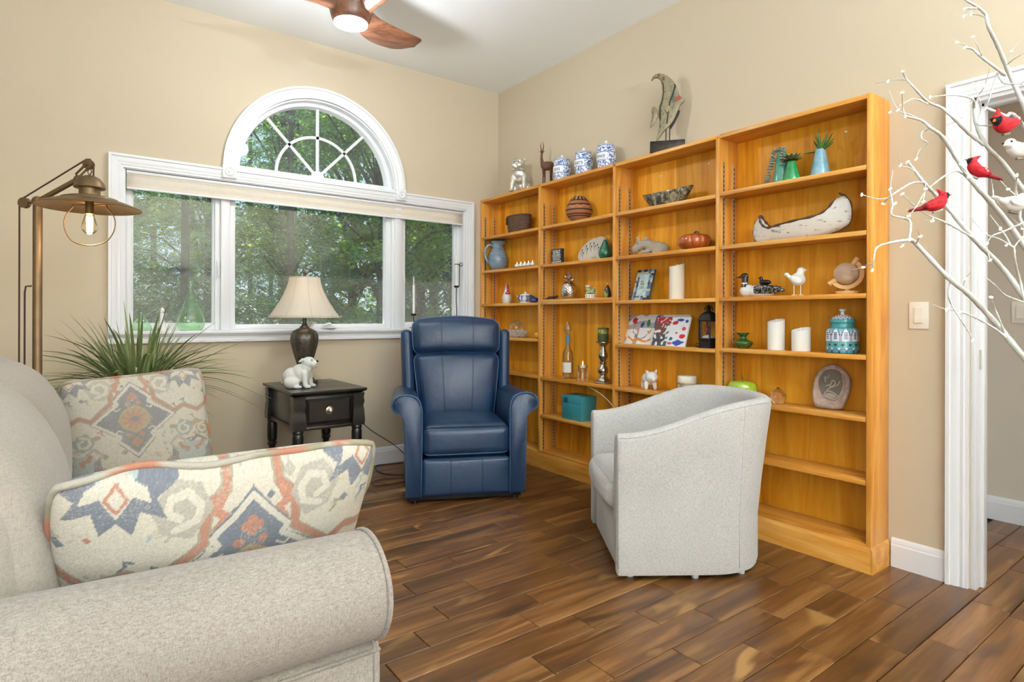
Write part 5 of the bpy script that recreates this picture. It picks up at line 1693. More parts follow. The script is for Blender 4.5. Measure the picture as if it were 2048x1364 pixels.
blob('body', [e((0, 0, 0.022), (0.030, 0.020, 0.022)), k_([(-0.01, 0, 0.035), (-0.032, 0, 0.056)], [0.016, 0.010]), k_([(0.02, 0, 0.028), (0.042, 0, 0.018)], [0.012, 0.004])], 'cobaltglass', t, 0.003, 3)

t = it('twig_nest', 'pale berry-twig nest holding a clear glass globe', 'decoration', -0.40, 0.965, -0.10)
nr = random.Random(2)
mb = MB()
for i in range(240):
    a = nr.random() * 2 * pi; R_ = nr.uniform(0.055, 0.095); z = nr.uniform(0.004, 0.050)
    da = nr.uniform(-0.7, 0.7)
    p0 = Vector((R_ * math.cos(a) * 1.25, R_ * math.sin(a) * 0.75, z))
    p1 = Vector((nr.uniform(.055, .1) * math.cos(a + da) * 1.25, nr.uniform(.055, .098) * math.sin(a + da) * 0.75, max(0.003, z + nr.uniform(-.02, .025))))
    mb.tube([p0, (p0 + p1) / 2 + Vector((nr.uniform(-.01, .01), nr.uniform(-.01, .01), .006)), p1], 0.0012, 4)
nt = mb.build('twigs', P('grey_twig', '#c4b9ad', 0.8, var=0.3), t, smooth=0); nt['kind'] = 'stuff'
mb = MB()
for i in range(260):
    a = nr.random() * 2 * pi; R_ = nr.uniform(0.05, 0.1); z = nr.uniform(0.008, 0.060)
    mb.ell((R_ * math.cos(a) * 1.28, R_ * math.sin(a) * 0.78, z), nr.uniform(0.0018, 0.0034), None, 6, 4)
nt = mb.build('berries', P('pip_berry', '#ece6de', 0.5), t, smooth=180); nt['kind'] = 'stuff'
MB().ell((0, 0, 0.078), (0.056, 0.056, 0.058), None, 28, 18).build('glass_globe', 'clearglass', t, smooth=180)
t = it('glass_candle_cup', 'small clear glass cup behind the recliner shoulder', 'candle holder', -0.175, 0.965, -0.13)
MB().lathe([(0.022, 0), (0.026, 0.004), (0.030, 0.075), (0.0285, 0.075), (0.024, 0.008), (0.001, 0.006)], 24).build('cup', 'clearglass', t, smooth=40)
MB().lathe([(0.020, 0.008), (0.020, 0.05), (0.001, 0.05)], 16).build('candle', 'wax_white', t, smooth=30)
t = it('lemon', 'yellow lemon ornament at the end of the nest shelf', 'fruit', -0.700, 0.965, -0.12)
blob('body', [e((0, 0, 0.026), (0.032, 0.026, 0.026)), e((0.034, 0, 0.026), (0.008, 0.007, 0.007)), e((-0.034, 0, 0.026), (0.008, 0.007, 0.007))], P('lemon_glaze', '#e0a524', 0.4), t, 0.003, 3)

# --- bay 2
t = it('striped_gourd', 'round brown gourd vessel with black bands', 'vessel', -1.145, 1.809, -0.108)
def gcol(co):
    z = co.z; a = math.atan2(co.y, co.x)
    br, bk = srgb('#a0623a'), srgb('#2c1a12')
    if z > 0.152:
        return bk if math.sin(a * 13) > -0.1 else srgb('#b98a5a')
    if z > 0.143 or 0.112 < z < 0.121 or 0.074 < z < 0.083 or 0.046 < z < 0.053 or 0.031 < z < 0.040:
        return bk
    if 0.083 < z < 0.112 and abs(math.sin(a * 5)) * 0.020 + 0.088 < z < abs(math.sin(a * 5)) * 0.020 + 0.091:
        return srgb('#c99869')
    if z < 0.031:
        return srgb('#9a6a45')
    return br
pf = [(0.02, 0), (0.045, 0.004), (0.075, 0.030), (0.093, 0.070), (0.090, 0.105), (0.070, 0.145), (0.048, 0.172), (0.036, 0.180), (0.030, 0.178)]
pr2 = [(p.x, p.y) for p in bez([(a, b, 0) for a, b in pf], 90)]
MB().lathe(pr2, 96).build('shell', 'paintm', t, smooth=70, col=gcol)

t = it('quote_block', 'small black sign lettered SISTERS in white capitals', 'sign', -0.925, 1.524, -0.115)
rbox(-0.058, 0.058, -0.012, 0.012, 0, 0.112).build('block', P('sign_black', '#24242a', 0.6), t, bevel=0.001)
for s, sz, z, sx in (('YOU AND I ARE', 0.0125, 0.0985, 0.98), ('SISTERS', 0.024, 0.0825, 1.0), ('ALWAYS REMEMBER', 0.0105, 0.0665, 0.98), ('THAT IF YOU FALL', 0.0105, 0.0565, 1.0), ('I WILL PICK YOU UP', 0.0105, 0.0460, 0.95), ('AFTER I FINISH', 0.0125, 0.0335, 0.98), ('LAUGHING', 0.0215, 0.0165, 0.96)):
    text_mesh('lettering', s, sz, 'chalk_white', t, (0, -0.0124, z), (pi / 2, 0, 0), 0.0, sx=sx, bold=0.0003)

t = it('stone_plaque', 'cream fan-shaped stone plaque engraved with tiny flowers', 'plaque', -1.240, 1.524, -0.060)
P('cream_stone', '#cdc4b6', 0.85, var=0.04, bump=0.2)
lean = Matrix.Rotation(math.radians(-12), 4, 'X')
outl = chaikin([(-0.105, 0.0), (-0.155, 0.025), (-0.160, 0.065), (-0.125, 0.115), (-0.070, 0.155), (-0.020, 0.172), (0.015, 0.170), (0.035, 0.178), (0.075, 0.172), (0.110, 0.150), (0.140, 0.105), (0.148, 0.06), (0.120, 0.020), (0.085, 0.0)], 2)
sp = MB().prism(outl, -0.010, 0.008, lambda u, v, k: (u, k, v)).xf(lean).build('slab', 'cream_stone', t, smooth=40, bevel=0.003)
for i in range(12):
    x = -0.118 + (i % 7) * 0.037 + (0.016 if i > 6 else 0); zt = 0.080 + 0.055 * math.sin((i % 7) * 0.55 + 0.2) + (-0.022 if i > 6 else 0.0)
    if x > 0.11: continue
    z0 = zt - 0.040
    mb = MB().tube([(x + 0.004, -0.0108, z0), (x - 0.002, -0.0108, z0 + 0.018), (x, -0.0108, zt)], 0.0009, 5).xf(lean)
    st = mb.build('engraved_stem', P('engraving', '#4d463d', 0.9), sp)
    mb = MB()
    for k in range(5):
        a = k * 2 * pi / 5
        mb.ell((x + 0.004 * math.cos(a), -0.0108, zt + 0.004 * math.sin(a)), (0.0028, 0.0006, 0.0028), None, 6, 4)
    mb.xf(lean).build('engraved_flower', 'engraving', sp)
tx = text_mesh('lettering', 'Sisters', 0.018, 'engraving', t, (0.02, -0.0160, 0.026), (pi / 2 - math.radians(12), 0, 0), 0.0)

def pear_prof(H_): return [(p.x, p.y) for p in bez([(0.012, 0, 0), (0.030, 0.003, 0), (0.045, 0.030, 0), (0.043, 0.058, 0), (0.028, 0.092, 0), (0.018, 0.116, 0), (0.010, 0.130, 0), (0.001, 0.133, 0)], 56)]
t = it('pear_ornament', 'glossy green pear ornament with a gold stem', 'ornament', -1.412, 1.524, -0.115)
MB().lathe(pear_prof(1), 32).build('pear', P('green_foil', '#2f6f55', 0.3, 0.45, var=0.25, vscale=80, coat=0.5), t, smooth=80)
P('gold', '#b08d4a', 0.35, 0.9)
MB().tube([(0, 0, 0.130), (0.001, 0, 0.155), (0.006, 0, 0.185)], [0.0022, 0.002, 0.003], 8).tube([(0.002, 0, 0.160), (0.010, 0.0, 0.168), (0.020, 0, 0.164)], [0.001, 0.004, 0.0006], 6, flat=0.3).build('stem', 'gold', t, smooth=60)

t = it('lizard_ornament', 'small black reclining figurine with a red head', 'figurine', -0.865, 1.262, -0.12, 'cam')
blob('body', [k_([(-0.045, 0, 0.005), (-0.020, 0, 0.014), (0.012, 0, 0.015), (0.034, 0, 0.018)], [0.004, 0.009, 0.009, 0.006]), k_([(-0.015, -0.008, 0.012), (-0.028, -0.016, 0.004)], [0.005, 0.003]), k_([(0.012, -0.008, 0.012), (0.024, -0.018, 0.004)], [0.005, 0.003])], P('black_gloss', '#151313', 0.25), t, 0.0022, 2)
MB().ell((0.040, 0, 0.024), 0.010, None, 14, 10).build('head', P('oxblood', '#4a1518', 0.25, coat=0.5), t, smooth=180)

t = it('silver_pineapple', 'shiny silver pineapple ornament with a leafy crown', 'ornament', -1.035, 1.262, -0.10)
P('chrome', '#cfc9bf', 0.14, 1.0, var=0.03)
def pn(a, z):
    k = z / 0.125
    return 1 + 0.055 * max(abs(math.sin(a * 8 + k * 22)), abs(math.sin(a * 8 - k * 22))) - 0.03
pf = [(p.x, p.y) for p in bez([(0.035, 0, 0), (0.048, 0.010, 0), (0.058, 0.050, 0), (0.055, 0.085, 0), (0.040, 0.115, 0), (0.018, 0.128, 0), (0.004, 0.130, 0)], 60)]
MB().lathe(pf, 128, fn=pn).build('fruit', 'chrome', t, smooth=30)
for ring, (n_, el, L_) in enumerate(((8, 25, 0.045), (8, 45, 0.050), (6, 62, 0.055), (4, 80, 0.058))):
    for i in range(n_):
        a = 2 * pi * (i + 0.5 * (ring % 2)) / n_
        d = Vector((math.cos(a) * math.cos(math.radians(el)), math.sin(a) * math.cos(math.radians(el)), math.sin(math.radians(el))))
        b = Vector((0, 0, 0.127 + ring * 0.006))
        MB().tube([b, b + d * L_ * 0.5 + Vector((0, 0, 0.004)), b + d * L_], [0.005, 0.0065, 0.0008], 6, flat=0.4).build('crown_leaf', 'chrome', t, smooth=60)

t = it('porcelain_frog', 'small green and white porcelain frog on a round pedestal', 'figurine', -1.262, 1.262, -0.105, 'cam')
MB().lathe([(0.030, 0), (0.038, 0.004), (0.040, 0.022), (0.036, 0.028), (0.002, 0.030)], 32).build('pedestal', 'white_ceramic', t, smooth=40)
P('celadon', '#90a070', 0.3, coat=0.5, var=0.3, vscale=60)
blob('frog', [e((0, 0, 0.046), (0.030, 0.022, 0.016)), e((0.022, -0.006, 0.060), (0.014, 0.013, 0.013)), k_([(-0.020, -0.012, 0.04), (-0.032, -0.020, 0.034)], [0.010, 0.005]), k_([(0.016, -0.016, 0.045), (0.020, -0.024, 0.032)], [0.006, 0.005]), e((0.028, -0.012, 0.074), 0.005), e((0.028, 0.006, 0.074), 0.005), e((-0.018, 0, 0.064), (0.018, 0.014, 0.016))], 'celadon', t, 0.0028, 2)
mb = MB()
for i in range(7):
    a = i * 0.9
    mb.ell((-0.018 + 0.010 * math.cos(a), 0.010 * math.sin(a), 0.084), (0.008, 0.008, 0.009), None, 8, 6)
mb.build('blossom', P('pale_pink', '#dfd3d2', 0.35), t, smooth=180)
for i in range(6):
    a = -1.2 + i * 0.48
    MB().ell((0.0385 * math.sin(a), -0.0385 * math.cos(a), 0.016), (0.005, 0.0025, 0.0035), Matrix.Rotation(a, 3, 'Z'), 8, 5).build('dark_dab', 'ink_black', t, smooth=180)

t = it('teardrop_candle', 'dark green teardrop candle at the end of the pineapple shelf', 'candle', -1.420, 1.262, -0.10)
def tdc(co):
    a = math.atan2(co.y, co.x)
    return srgb('#8a9a34') if (co.z < 0.055 - 0.03 * abs(a + 1.9) and -2.8 < a < -0.9) else srgb('#2b2f1f')
MB().lathe([(p.x, p.y) for p in bez([(0.018, 0, 0), (0.024, 0.006, 0), (0.026, 0.025, 0), (0.020, 0.055, 0), (0.010, 0.078, 0), (0.001, 0.090, 0)], 40)], 40).build('wax', 'paint', t, smooth=80, col=tdc)
MB().tube([(0, 0, 0.088), (-0.001, 0, 0.105)], [0.003, 0.0008], 8).build('wick', 'wax_ivory', t)

# tall shelf of bay 2
M['bottleglass'] = glass('pale_bottle_glass', (0.86, 0.90, 0.84), 0.0, 0.14)
t = it('glass_bottle', 'clear labelled bottle topped by a glass candle chimney', 'bottle', -1.012, 0.683, -0.090)
MB().lathe([(0.030, 0.012), (0.034, 0.003), (0.0375, 0.006), (0.0385, 0.02), (0.0385, 0.165), (0.036, 0.190), (0.020, 0.222), (0.0145, 0.240), (0.0140, 0.300), (0.0155, 0.302), (0.0155, 0.312), (0.012, 0.312)], 32, caps=False).build('bottle_body', 'bottleglass', t, smooth=60)
MB().lathe([(0.0165, 0.245), (0.0165, 0.318), (0.0155, 0.318), (0.0155, 0.245)], 24).build('neck_foil', P('slate_blue_foil', '#5f7d84', 0.5), t, smooth=30)
lb = MB()
rings = [[(0.0390 * math.sin(a), -0.0390 * math.cos(a), z) for a in [(-1.5 + 3.0 * k / 24) for k in range(25)]] for z in (0.045, 0.118)]
lb.rings(rings, False, False)
lo_ = lb.build('paper_label', P('label_paper', '#e3dfd6', 0.7), t, smooth=180)
tx = text_mesh('lettering', 'RARUS', 0.014, 'ink_black', t, (0, 0, 0), (0, 0, 0), 0.0)
for v in tx.data.vertices:
    a = v.co.x / 0.0394 - 0.85
    v.co = Vector((0.0394 * math.sin(a), -0.0394 * math.cos(a), 0.088 + v.co.y))
MB().lathe([(0.012, 0.318), (0.014, 0.320), (0.027, 0.350), (0.029, 0.362), (0.022, 0.39), (0.0125, 0.412), (0.0115, 0.412), (0.021, 0.39), (0.028, 0.362), (0.026, 0.350)], 32, caps=False).build('chimney', 'clearglass', t, smooth=60)
MB().tube([(0, 0, 0.316), (0, 0, 0.345), (0.0, 0, 0.375)], [0.004, 0.004, 0.003], 8).build('glass_rod', 'clearglass', t)

t = it('tealight_cup', 'thick clear glass tealight holder next to the bottle', 'candle holder', -1.185, 0.683, -0.105)
MB().lathe([(0.036, 0), (0.037, 0.003), (0.037, 0.105), (0.034, 0.105), (0.033, 0.060), (0.001, 0.058)], 32).build('glass_block', 'clearglass', t, smooth=40)
c = MB().lathe([(0.019, 0.090), (0.019, 0.106), (0.001, 0.106)], 20).build('tealight', 'white_ceramic', t, smooth=30)
MB().lathe([(0.002, 0.106), (0.005, 0.116), (0.003, 0.130), (0.0004, 0.140)], 10).build('flame', 'flame_led', c, smooth=60)

t = it('candlestick', 'tall baluster silver candlestick beside the tealight holder', 'candle holder', -1.385, 0.683, -0.105)
P('antique_silver', '#b3aca0', 0.2, 0.95, var=0.12, vscale=30, bump=0.15, bscale=60)
pf = [(0.060, 0), (0.062, 0.006), (0.058, 0.012), (0.044, 0.018), (0.040, 0.030), (0.030, 0.038), (0.022, 0.046), (0.020, 0.054), (0.034, 0.072), (0.037, 0.088), (0.030, 0.106), (0.018, 0.120), (0.016, 0.128), (0.024, 0.134), (0.024, 0.140), (0.016, 0.147), (0.022, 0.160), (0.032, 0.175), (0.033, 0.190), (0.024, 0.215), (0.016, 0.240), (0.015, 0.250), (0.026, 0.258), (0.030, 0.264), (0.036, 0.272), (0.052, 0.276), (0.052, 0.281), (0.03, 0.283), (0.002, 0.283)]
MB().lathe(pf, 48).build('stem', 'antique_silver', t, smooth=40)
t = it('pillar_candle', 'short olive green pillar candle on the silver candlestick', 'candle', -1.385, 0.9660, -0.105)
def ocol(co):
    n_ = noise.noise(co * 60)
    if co.z > 0.082: return srgb('#4f5a2a')
    if co.z > 0.052: return srgb('#a3a257') if n_ > -0.1 else srgb('#6d7434')
    return srgb('#4d5a2b') if n_ > 0 else srgb('#3d4a24')
MB().lathe([(0.036, 0), (0.0375, 0.003)] + [(0.0375, 0.003 + 0.088 * k / 24) for k in range(1, 25)] + [(0.034, 0.094), (0.001, 0.090)], 40).build('wax', 'paintm', t, smooth=40, col=ocol)
MB().tube([(0, 0, 0.088), (0, 0, 0.108)], 0.0014, 6).build('wick', 'wick', t)

t = it('teal_box', 'teal gift box with a black square emblem on the low shelf', 'box', -1.135, 0.402, -0.095, -pi / 2)
rbox(-0.100, 0.100, -0.073, 0.073, 0, 0.170).build('box_body', P('teal_card', '#3d8f98', 0.4, var=0.03), t, bevel=0.0015)
rbox(-0.1015, 0.1015, -0.0745, 0.0745, 0.118, 0.172).build('lid', 'teal_card', t, bevel=0.0015)
t_em = MB()
E_ = Vector((-0.055, -0.0722, 0.138))
def sq(x0, x1, z0, z1): t_em.box(E_.x + x0, E_.x + x1, -0.0755, -0.0744, E_.z + z0, E_.z + z1)
for i, (ox, oz, fx_, fz) in enumerate(((-0.0095, 0.0095, 1, 1), (0.0095, 0.0095, -1, 1), (-0.0095, -0.0095, 1, -1), (0.0095, -0.0095, -1, -1))):
    def bar(a0, a1, b0, b1):
        xs = sorted((ox + fx_ * a0, ox + fx_ * a1)); zs = sorted((oz + fz * b0, oz + fz * b1)); sq(xs[0], xs[1], zs[0], zs[1])
    bar(-0.0085, 0.0085, 0.0055, 0.0085); bar(-0.0085, -0.0055, -0.0085, 0.0085); bar(-0.0085, 0.0085, -0.0085, -0.0055); bar(0.0055, 0.0085, -0.0085, 0.001); bar(-0.001, 0.0085, -0.001, 0.0015)
t_em.build('emblem', 'ink_black', t, smooth=0)

# --- bay 3
t = it('boat_bowl', 'dark glazed boat-shaped ceramic bowl', 'bowl', -1.915, 1.808, -0.10)
m = Mat('drip_glaze'); f = m.noise(m.coords('Object', (1, 1, 0.6)), 34, 4, 0.7, 1.0)
m.set(Base_Color=m.ramp(f, [(0.38, '#33302a'), (0.5, '#5a5648'), (0.6, '#a09478')]), Roughness=0.18, Coat_Weight=0.6); M['drip'] = m.m
rings = []
for lv in (0.0, 0.15, 0.4, 0.7, 1.0, 0.97, 0.7, 0.3, 0.08):
    pass
def boat(k, h, n_=48):
    return [(0.190 * k * math.copysign(abs(math.cos(a)) ** 0.9, math.cos(a)), 0.068 * k * math.copysign(abs(math.sin(a)) ** 1.25, math.sin(a)), h + 0.016 * abs(math.cos(a)) ** 3 * (h / 0.07)) for a in [2 * pi * i / n_ for i in range(n_)]]
rings = [boat(0.50, 0.0), boat(0.54, 0.003), boat(0.72, 0.022), boat(0.90, 0.055), boat(1.0, 0.080), boat(0.985, 0.082), boat(0.90, 0.066), boat(0.70, 0.034), boat(0.45, 0.018), boat(0.1, 0.016)]
MB().rings(rings).build('bowl', 'drip', t, smooth=60)

t = it('moose_figurine', 'grey stone moose figurine lying down', 'figurine', -1.790, 1.525, -0.105, 'cam')
P('moose_clay', '#9c8f7f', 0.8, var=0.12, bump=0.15)
blob('body', [e((0.035, 0.0, 0.042), (0.075, 0.040, 0.040)), e((0.075, 0, 0.038), (0.040, 0.038, 0.036)), e((-0.010, 0, 0.058), (0.045, 0.032, 0.036)), k_([(-0.03, -0.005, 0.060), (-0.060, -0.012, 0.060)], [0.028, 0.024]),
              e((-0.072, -0.016, 0.052), (0.028, 0.022, 0.030)), e((-0.092, -0.02, 0.032), (0.022, 0.019, 0.026)), k_([(-0.015, -0.030, 0.018), (-0.050, -0.042, 0.010)], [0.014, 0.011]), k_([(0.060, -0.030, 0.016), (0.02, -0.045, 0.010)], [0.016, 0.011]), k_([(-0.02, 0.03, 0.016), (-0.06, 0.03, 0.010)], [0.013, 0.010]),
              e((-0.060, -0.012, 0.075), (0.018, 0.02, 0.012)), k_([(-0.055, 0.010, 0.080), (-0.048, 0.020, 0.092)], [0.006, 0.004]), k_([(-0.078, -0.026, 0.080), (-0.090, -0.032, 0.090)], [0.006, 0.003])], 'moose_clay', t, 0.004, 3)
for s in (-1, 1):
    pl = [(0, 0), (0.012, 0.010), (0.016, 0.030), (0.030, 0.036), (0.022, 0.022), (0.044, 0.028), (0.040, 0.012), (0.022, 0.002)]
    o = MB().prism([(x * 1.1, z * 1.05) for x, z in pl], -0.003, 0.003, lambda u, v, k: (-0.058 + u * (0.9 if s > 0 else -0.6) * 1.0, s * 0.012 + k + u * 0.3 * s, 0.083 + v)).build('antler', 'moose_clay', t, smooth=0, bevel=0.0015)
MB().ell((-0.078, -0.036, 0.068), 0.003, None, 8, 6).build('eye', 'ink_black', t)

t = it('pumpkin_ornament', 'glossy orange ceramic pumpkin with a curled stem', 'ornament', -2.125, 1.525, -0.111)
MB().lathe([(p.x, p.y) for p in bez([(0.030, 0.004, 0), (0.060, 0.002, 0), (0.088, 0.020, 0), (0.096, 0.048, 0), (0.086, 0.074, 0), (0.056, 0.088, 0), (0.022, 0.084, 0), (0.006, 0.078, 0)], 48)], 120, fn=lambda a, z: 1 - 0.11 * (1 - abs(math.sin(a * 5.5))) ** 2.2).build('shell', P('pumpkin_glaze', '#a8501c', 0.12, coat=0.8, var=0.2, vscale=20), t, smooth=70)
MB().tube(bez([(0, 0, 0.076), (-0.002, 0, 0.094), (0.006, 0, 0.104), (0.020, -0.004, 0.104)], 16), [0.010, 0.0095, 0.009, 0.0085, 0.008, 0.0075, 0.007, 0.0065, 0.006, 0.0055, 0.005, 0.0045, 0.004, 0.0035, 0.003, 0.003][:len(bez([(0, 0, 0.076), (-0.002, 0, 0.094), (0.006, 0, 0.104), (0.020, -0.004, 0.104)], 16))], 8).build('stem', P('pumpkin_stem', '#4d3a2a', 0.4, 0.3), t, smooth=60)
MB().tube(bez([(0.002, -0.01, 0.086), (0.022, -0.02, 0.096), (0.040, -0.02, 0.090), (0.046, -0.03, 0.098)], 14), 0.0022, 6).build('tendril', 'pumpkin_stem', t)

# mosaic photo frame, leaning
t = it('photo_frame', 'blue mosaic picture frame leaning on the shelf', 'picture frame', -1.715, 1.240, -0.115, -pi / 2, turn=-0.12)
ln = Matrix.Rotation(math.radians(-17), 4, 'X')
FW, FH, fb_ = 0.150, 0.205, 0.028
rbox(-FW / 2, FW / 2, 0.0, 0.012, 0, FH).xf(ln).build('backing', P('frame_slate', '#39444f', 0.5), t)
tr_ = random.Random(4)
tiles = []
for side in range(4):
    Ls = FW if side % 2 == 0 else FH - 2 * fb_
    p_ = 0
    while p_ < Ls - 0.002:
        l_ = min(Ls - p_, tr_.uniform(0.012, 0.034))
        if Ls - p_ - l_ < 0.008: l_ = Ls - p_
        a, b = p_ + 0.0005, p_ + l_ - 0.0005
        for (w0, w1) in ((0.0, 0.016), (0.0165, fb_)):
            if side == 0: bx_ = (-FW / 2 + a, -FW / 2 + b, w0, w1)
            elif side == 2: bx_ = (-FW / 2 + a, -FW / 2 + b, FH - w1, FH - w0)
            elif side == 1: bx_ = (FW / 2 - w1, FW / 2 - w0, fb_ + a, fb_ + b)
            else: bx_ = (-FW / 2 + w0, -FW / 2 + w1, fb_ + a, fb_ + b)
            tiles.append(bx_)
        p_ += l_
cols = ['tile_slate', 'tile_blue', 'tile_pale', 'tile_navy']
for nm_, c in zip(cols, ('#55697a', '#6f8ea0', '#b9bfae', '#26313f')): P(nm_, c, 0.3, var=0.1)
for bx_ in tiles:
    rbox(bx_[0], bx_[1], -0.006, 0.0, bx_[2], bx_[3]).xf(ln).build('mosaic_tile', tr_.choice(cols), t, smooth=0)
def pic(co):
    z = co.z / FH; x = co.x / FW
    if abs(x + 0.05) < 0.12 and 0.36 < z < 0.62 and noise.noise(Vector((co.x * 120, 0, co.z * 120))) > 0.0: return srgb('#6d7a4c')
    return srgb('#a9c0c4') if noise.noise(Vector((co.x * 30, 1, co.z * 60))) > 0 else srgb('#bfd2d6')
MB().grid(lambda u, v: ln @ Vector((-FW / 2 + fb_ + u * (FW - 2 * fb_), -0.0015, fb_ + v * (FH - 2 * fb_))), 30, 40).build('picture', 'paint', t, smooth=180, col=pic)
MB().prism([(0.0, 0.0), (0.020, 0.0), (0.0, 0.0)], 0, 0, lambda u, v, k: (k, u, v)) if False else None
rbox(-0.02, 0.02, 0.035, 0.040, 0.0, 0.10).build('easel_strut', 'frame_slate', t)

def flat_candle(name, label, y, z, r, h, mat_, x=-0.10, scoop=0.012, wickm='wick'):
    t = it(name, label, 'candle', y, z, x)
    n_ = 48
    pf = [(r * 0.98, 0), (r, 0.003), (r, h - 0.012), (r, h), (r * 0.93, h + 0.0005), (r * 0.85, h - 0.006), (r * 0.5, h - scoop), (0.002, h - scoop)]
    mb = MB().lathe(pf, n_)
    mb.v = [(a, b, c + (0.010 * math.sin(math.atan2(b, a) * 1 + 0.4) if c > h - 0.003 else 0)) for a, b, c in mb.v]
    mb.build('wax', mat_, t, smooth=40)
    MB().lathe([(0.0025, h - scoop), (0.005, h - scoop + 0.006), (0.0025, h + 0.004), (0.0004, h + 0.012)], 10).build('flame', wickm, t, smooth=60)
    return t
flat_candle('pillar_candle', 'tall ivory pillar candle beside the mosaic frame', -1.990, 1.240, 0.0445, 0.205, 'wax_ivory', scoop=0.02, wickm='wax_white')

# two children's canvases
def canvas(name, label, y, x, w_, h_, lean_deg, fcol, turn=0.0):
    t = it(name, label, 'painting', y, 0.960, x, -pi / 2, turn=turn)
    lm = Matrix.Rotation(math.radians(-lean_deg), 4, 'X')
    rbox(-w_ / 2, w_ / 2, 0.0006, 0.012, 0, h_).xf(lm).build('stretcher', 'chalk_white', t)
    MB().grid(lambda u, v: lm @ Vector((-w_ / 2 + u * w_, 0, v * h_)), 150, 90).build('painted_face', 'paintm', t, smooth=180, col=lambda co: fcol(co.x / w_ + 0.5, co.z / (h_ * math.cos(math.radians(lean_deg)))))
    return t
WH = srgb('#dcdcdc')
def blobd(u, v, cx, cz, rx, rz, ph):
    d = math.hypot((u - cx) / rx, (v - cz) / rz)
    return d + 0.55 * noise.noise(Vector((u * 9 + ph, v * 6, ph)))
def c1(u, v):
    if u > 0.62:
        if 0.86 < u < 0.95 and 0.78 < v < 0.93 and noise.noise(Vector((u * 160, v * 60, 2))) > 0.15: return srgb('#3a3a44')
        return WH
    for cx, cz, rx, rz, c in ((0.10, 0.80, 0.055, 0.16, '#b5262c'), (0.26, 0.66, 0.05, 0.16, '#26407c'), (0.36, 0.72, 0.035, 0.14, '#2f6a3e'), (0.50, 0.72, 0.05, 0.22, '#5f6b93'), (0.40, 0.42, 0.035, 0.06, '#d98a2c')):
        if blobd(u, v, cx, cz, rx, rz, cx * 9) < 0.85: return srgb(c)
    if abs(v - (0.12 + 1.5 * (u - 0.3) ** 2 + 0.03 * math.sin(u * 30))) < 0.035 + 0.02 * noise.noise(Vector((u * 12, 0, 3))) and 0.05 < u < 0.46: return srgb('#d58324')
    if abs(math.hypot((u - 0.27) / 0.9, (v - 0.50) * 0.6) - 0.17 - 0.03 * noise.noise(Vector((u * 8, v * 8, 1)))) < 0.006: return srgb('#4c5a6a')
    n_ = noise.noise(Vector((u * 6, v * 4, 7)))
    if v > 0.55 and u < 0.58 and n_ > 0.02: return srgb('#a39a98')
    if u < 0.22 and n_ > -0.05: return srgb('#b08f86')
    return WH
def c2(u, v):
    n_ = noise.noise(Vector((u * 5, v * 5, 3))); n2 = noise.noise(Vector((u * 11, v * 9, 9)))
    if u < 0.46 + 0.05 * n2:
        if u + v * 0.1 > 0.40 and v < 0.75: return WH if n2 > -0.1 else srgb('#3b6a52')
        if v > 0.62 and n_ > -0.15: return srgb('#a5292c') if n2 > -0.15 else srgb('#d9b3ab')
        if n2 > 0.22: return WH
        return srgb('#6d4436') if v > 0.4 else srgb('#4a4750')
    for cx, cz, rx, rz, c in ((0.72, 0.90, 0.16, 0.05, '#2c459c'), (0.92, 0.86, 0.05, 0.05, '#2c459c'), (0.60, 0.80, 0.10, 0.08, '#c0272e'), (0.88, 0.60, 0.07, 0.09, '#c8435a'), (0.86, 0.34, 0.10, 0.08, '#c0272e'), (0.68, 0.46, 0.05, 0.04, '#c8435a'), (0.55, 0.10, 0.12, 0.05, '#c8435a'), (0.80, 0.12, 0.18, 0.10, '#3350ac'), (0.55, 0.26, 0.06, 0.07, '#2f5f80')):
        if blobd(u, v, cx, cz, rx, rz, cx * 7 + cz) < 0.85: return srgb(c)
    return WH
canvas('canvas_painting', 'wide child\'s finger painting leaning behind the smaller canvas', -1.805, -0.105, 0.470, 0.200, 20, c1)
canvas('canvas_painting', 'small red and blue child\'s painting leaning in front', -1.960, -0.150, 0.245, 0.185, 20, c2)

# lantern
t = it('lantern', 'black carriage lantern with a red cardinal inside', 'lantern', -2.215, 0.960, -0.105, -pi / 2, turn=-0.3)
P('lantern_black', '#1b1818', 0.5, 0.3)
def hexring(r, z, n_=6, o=pi / 6): return [(r * math.cos(o + 2 * pi * i / n_), r * math.sin(o + 2 * pi * i / n_), z) for i in range(n_)]
MB().rings([hexring(0.064, 0), hexring(0.064, 0.010), hexring(0.056, 0.016), hexring(0.056, 0.040), hexring(0.061, 0.046), hexring(0.061, 0.054), hexring(0.05, 0.056)]).build('base', 'lantern_black', t, smooth=20)
MB().rings([hexring(0.066, 0.150), hexring(0.068, 0.156), hexring(0.056, 0.172), hexring(0.046, 0.190), hexring(0.024, 0.205), hexring(0.014, 0.208), hexring(0.012, 0.222), hexring(0.015, 0.226), hexring(0.004, 0.240)]).build('roof', 'lantern_black', t, smooth=20)
for i in range(6):
    a = pi / 6 + i * pi / 3
    MB().tube([(0.054 * math.cos(a), 0.054 * math.sin(a), 0.05), (0.054 * math.cos(a), 0.054 * math.sin(a), 0.153)], 0.005, 6).build('corner_post', 'lantern_black', t)
    b = a + pi / 3
    p0, p1 = Vector((0.051 * math.cos(a), 0.051 * math.sin(a), 0)), Vector((0.051 * math.cos(b), 0.051 * math.sin(b), 0))
    MB().add([p0 + Vector((0, 0, 0.055)), p1 + Vector((0, 0, 0.055)), p1 + Vector((0, 0, 0.152)), p0 + Vector((0, 0, 0.152))], [(0, 1, 2, 3)]).build('pane', 'clearglass', t, smooth=0)
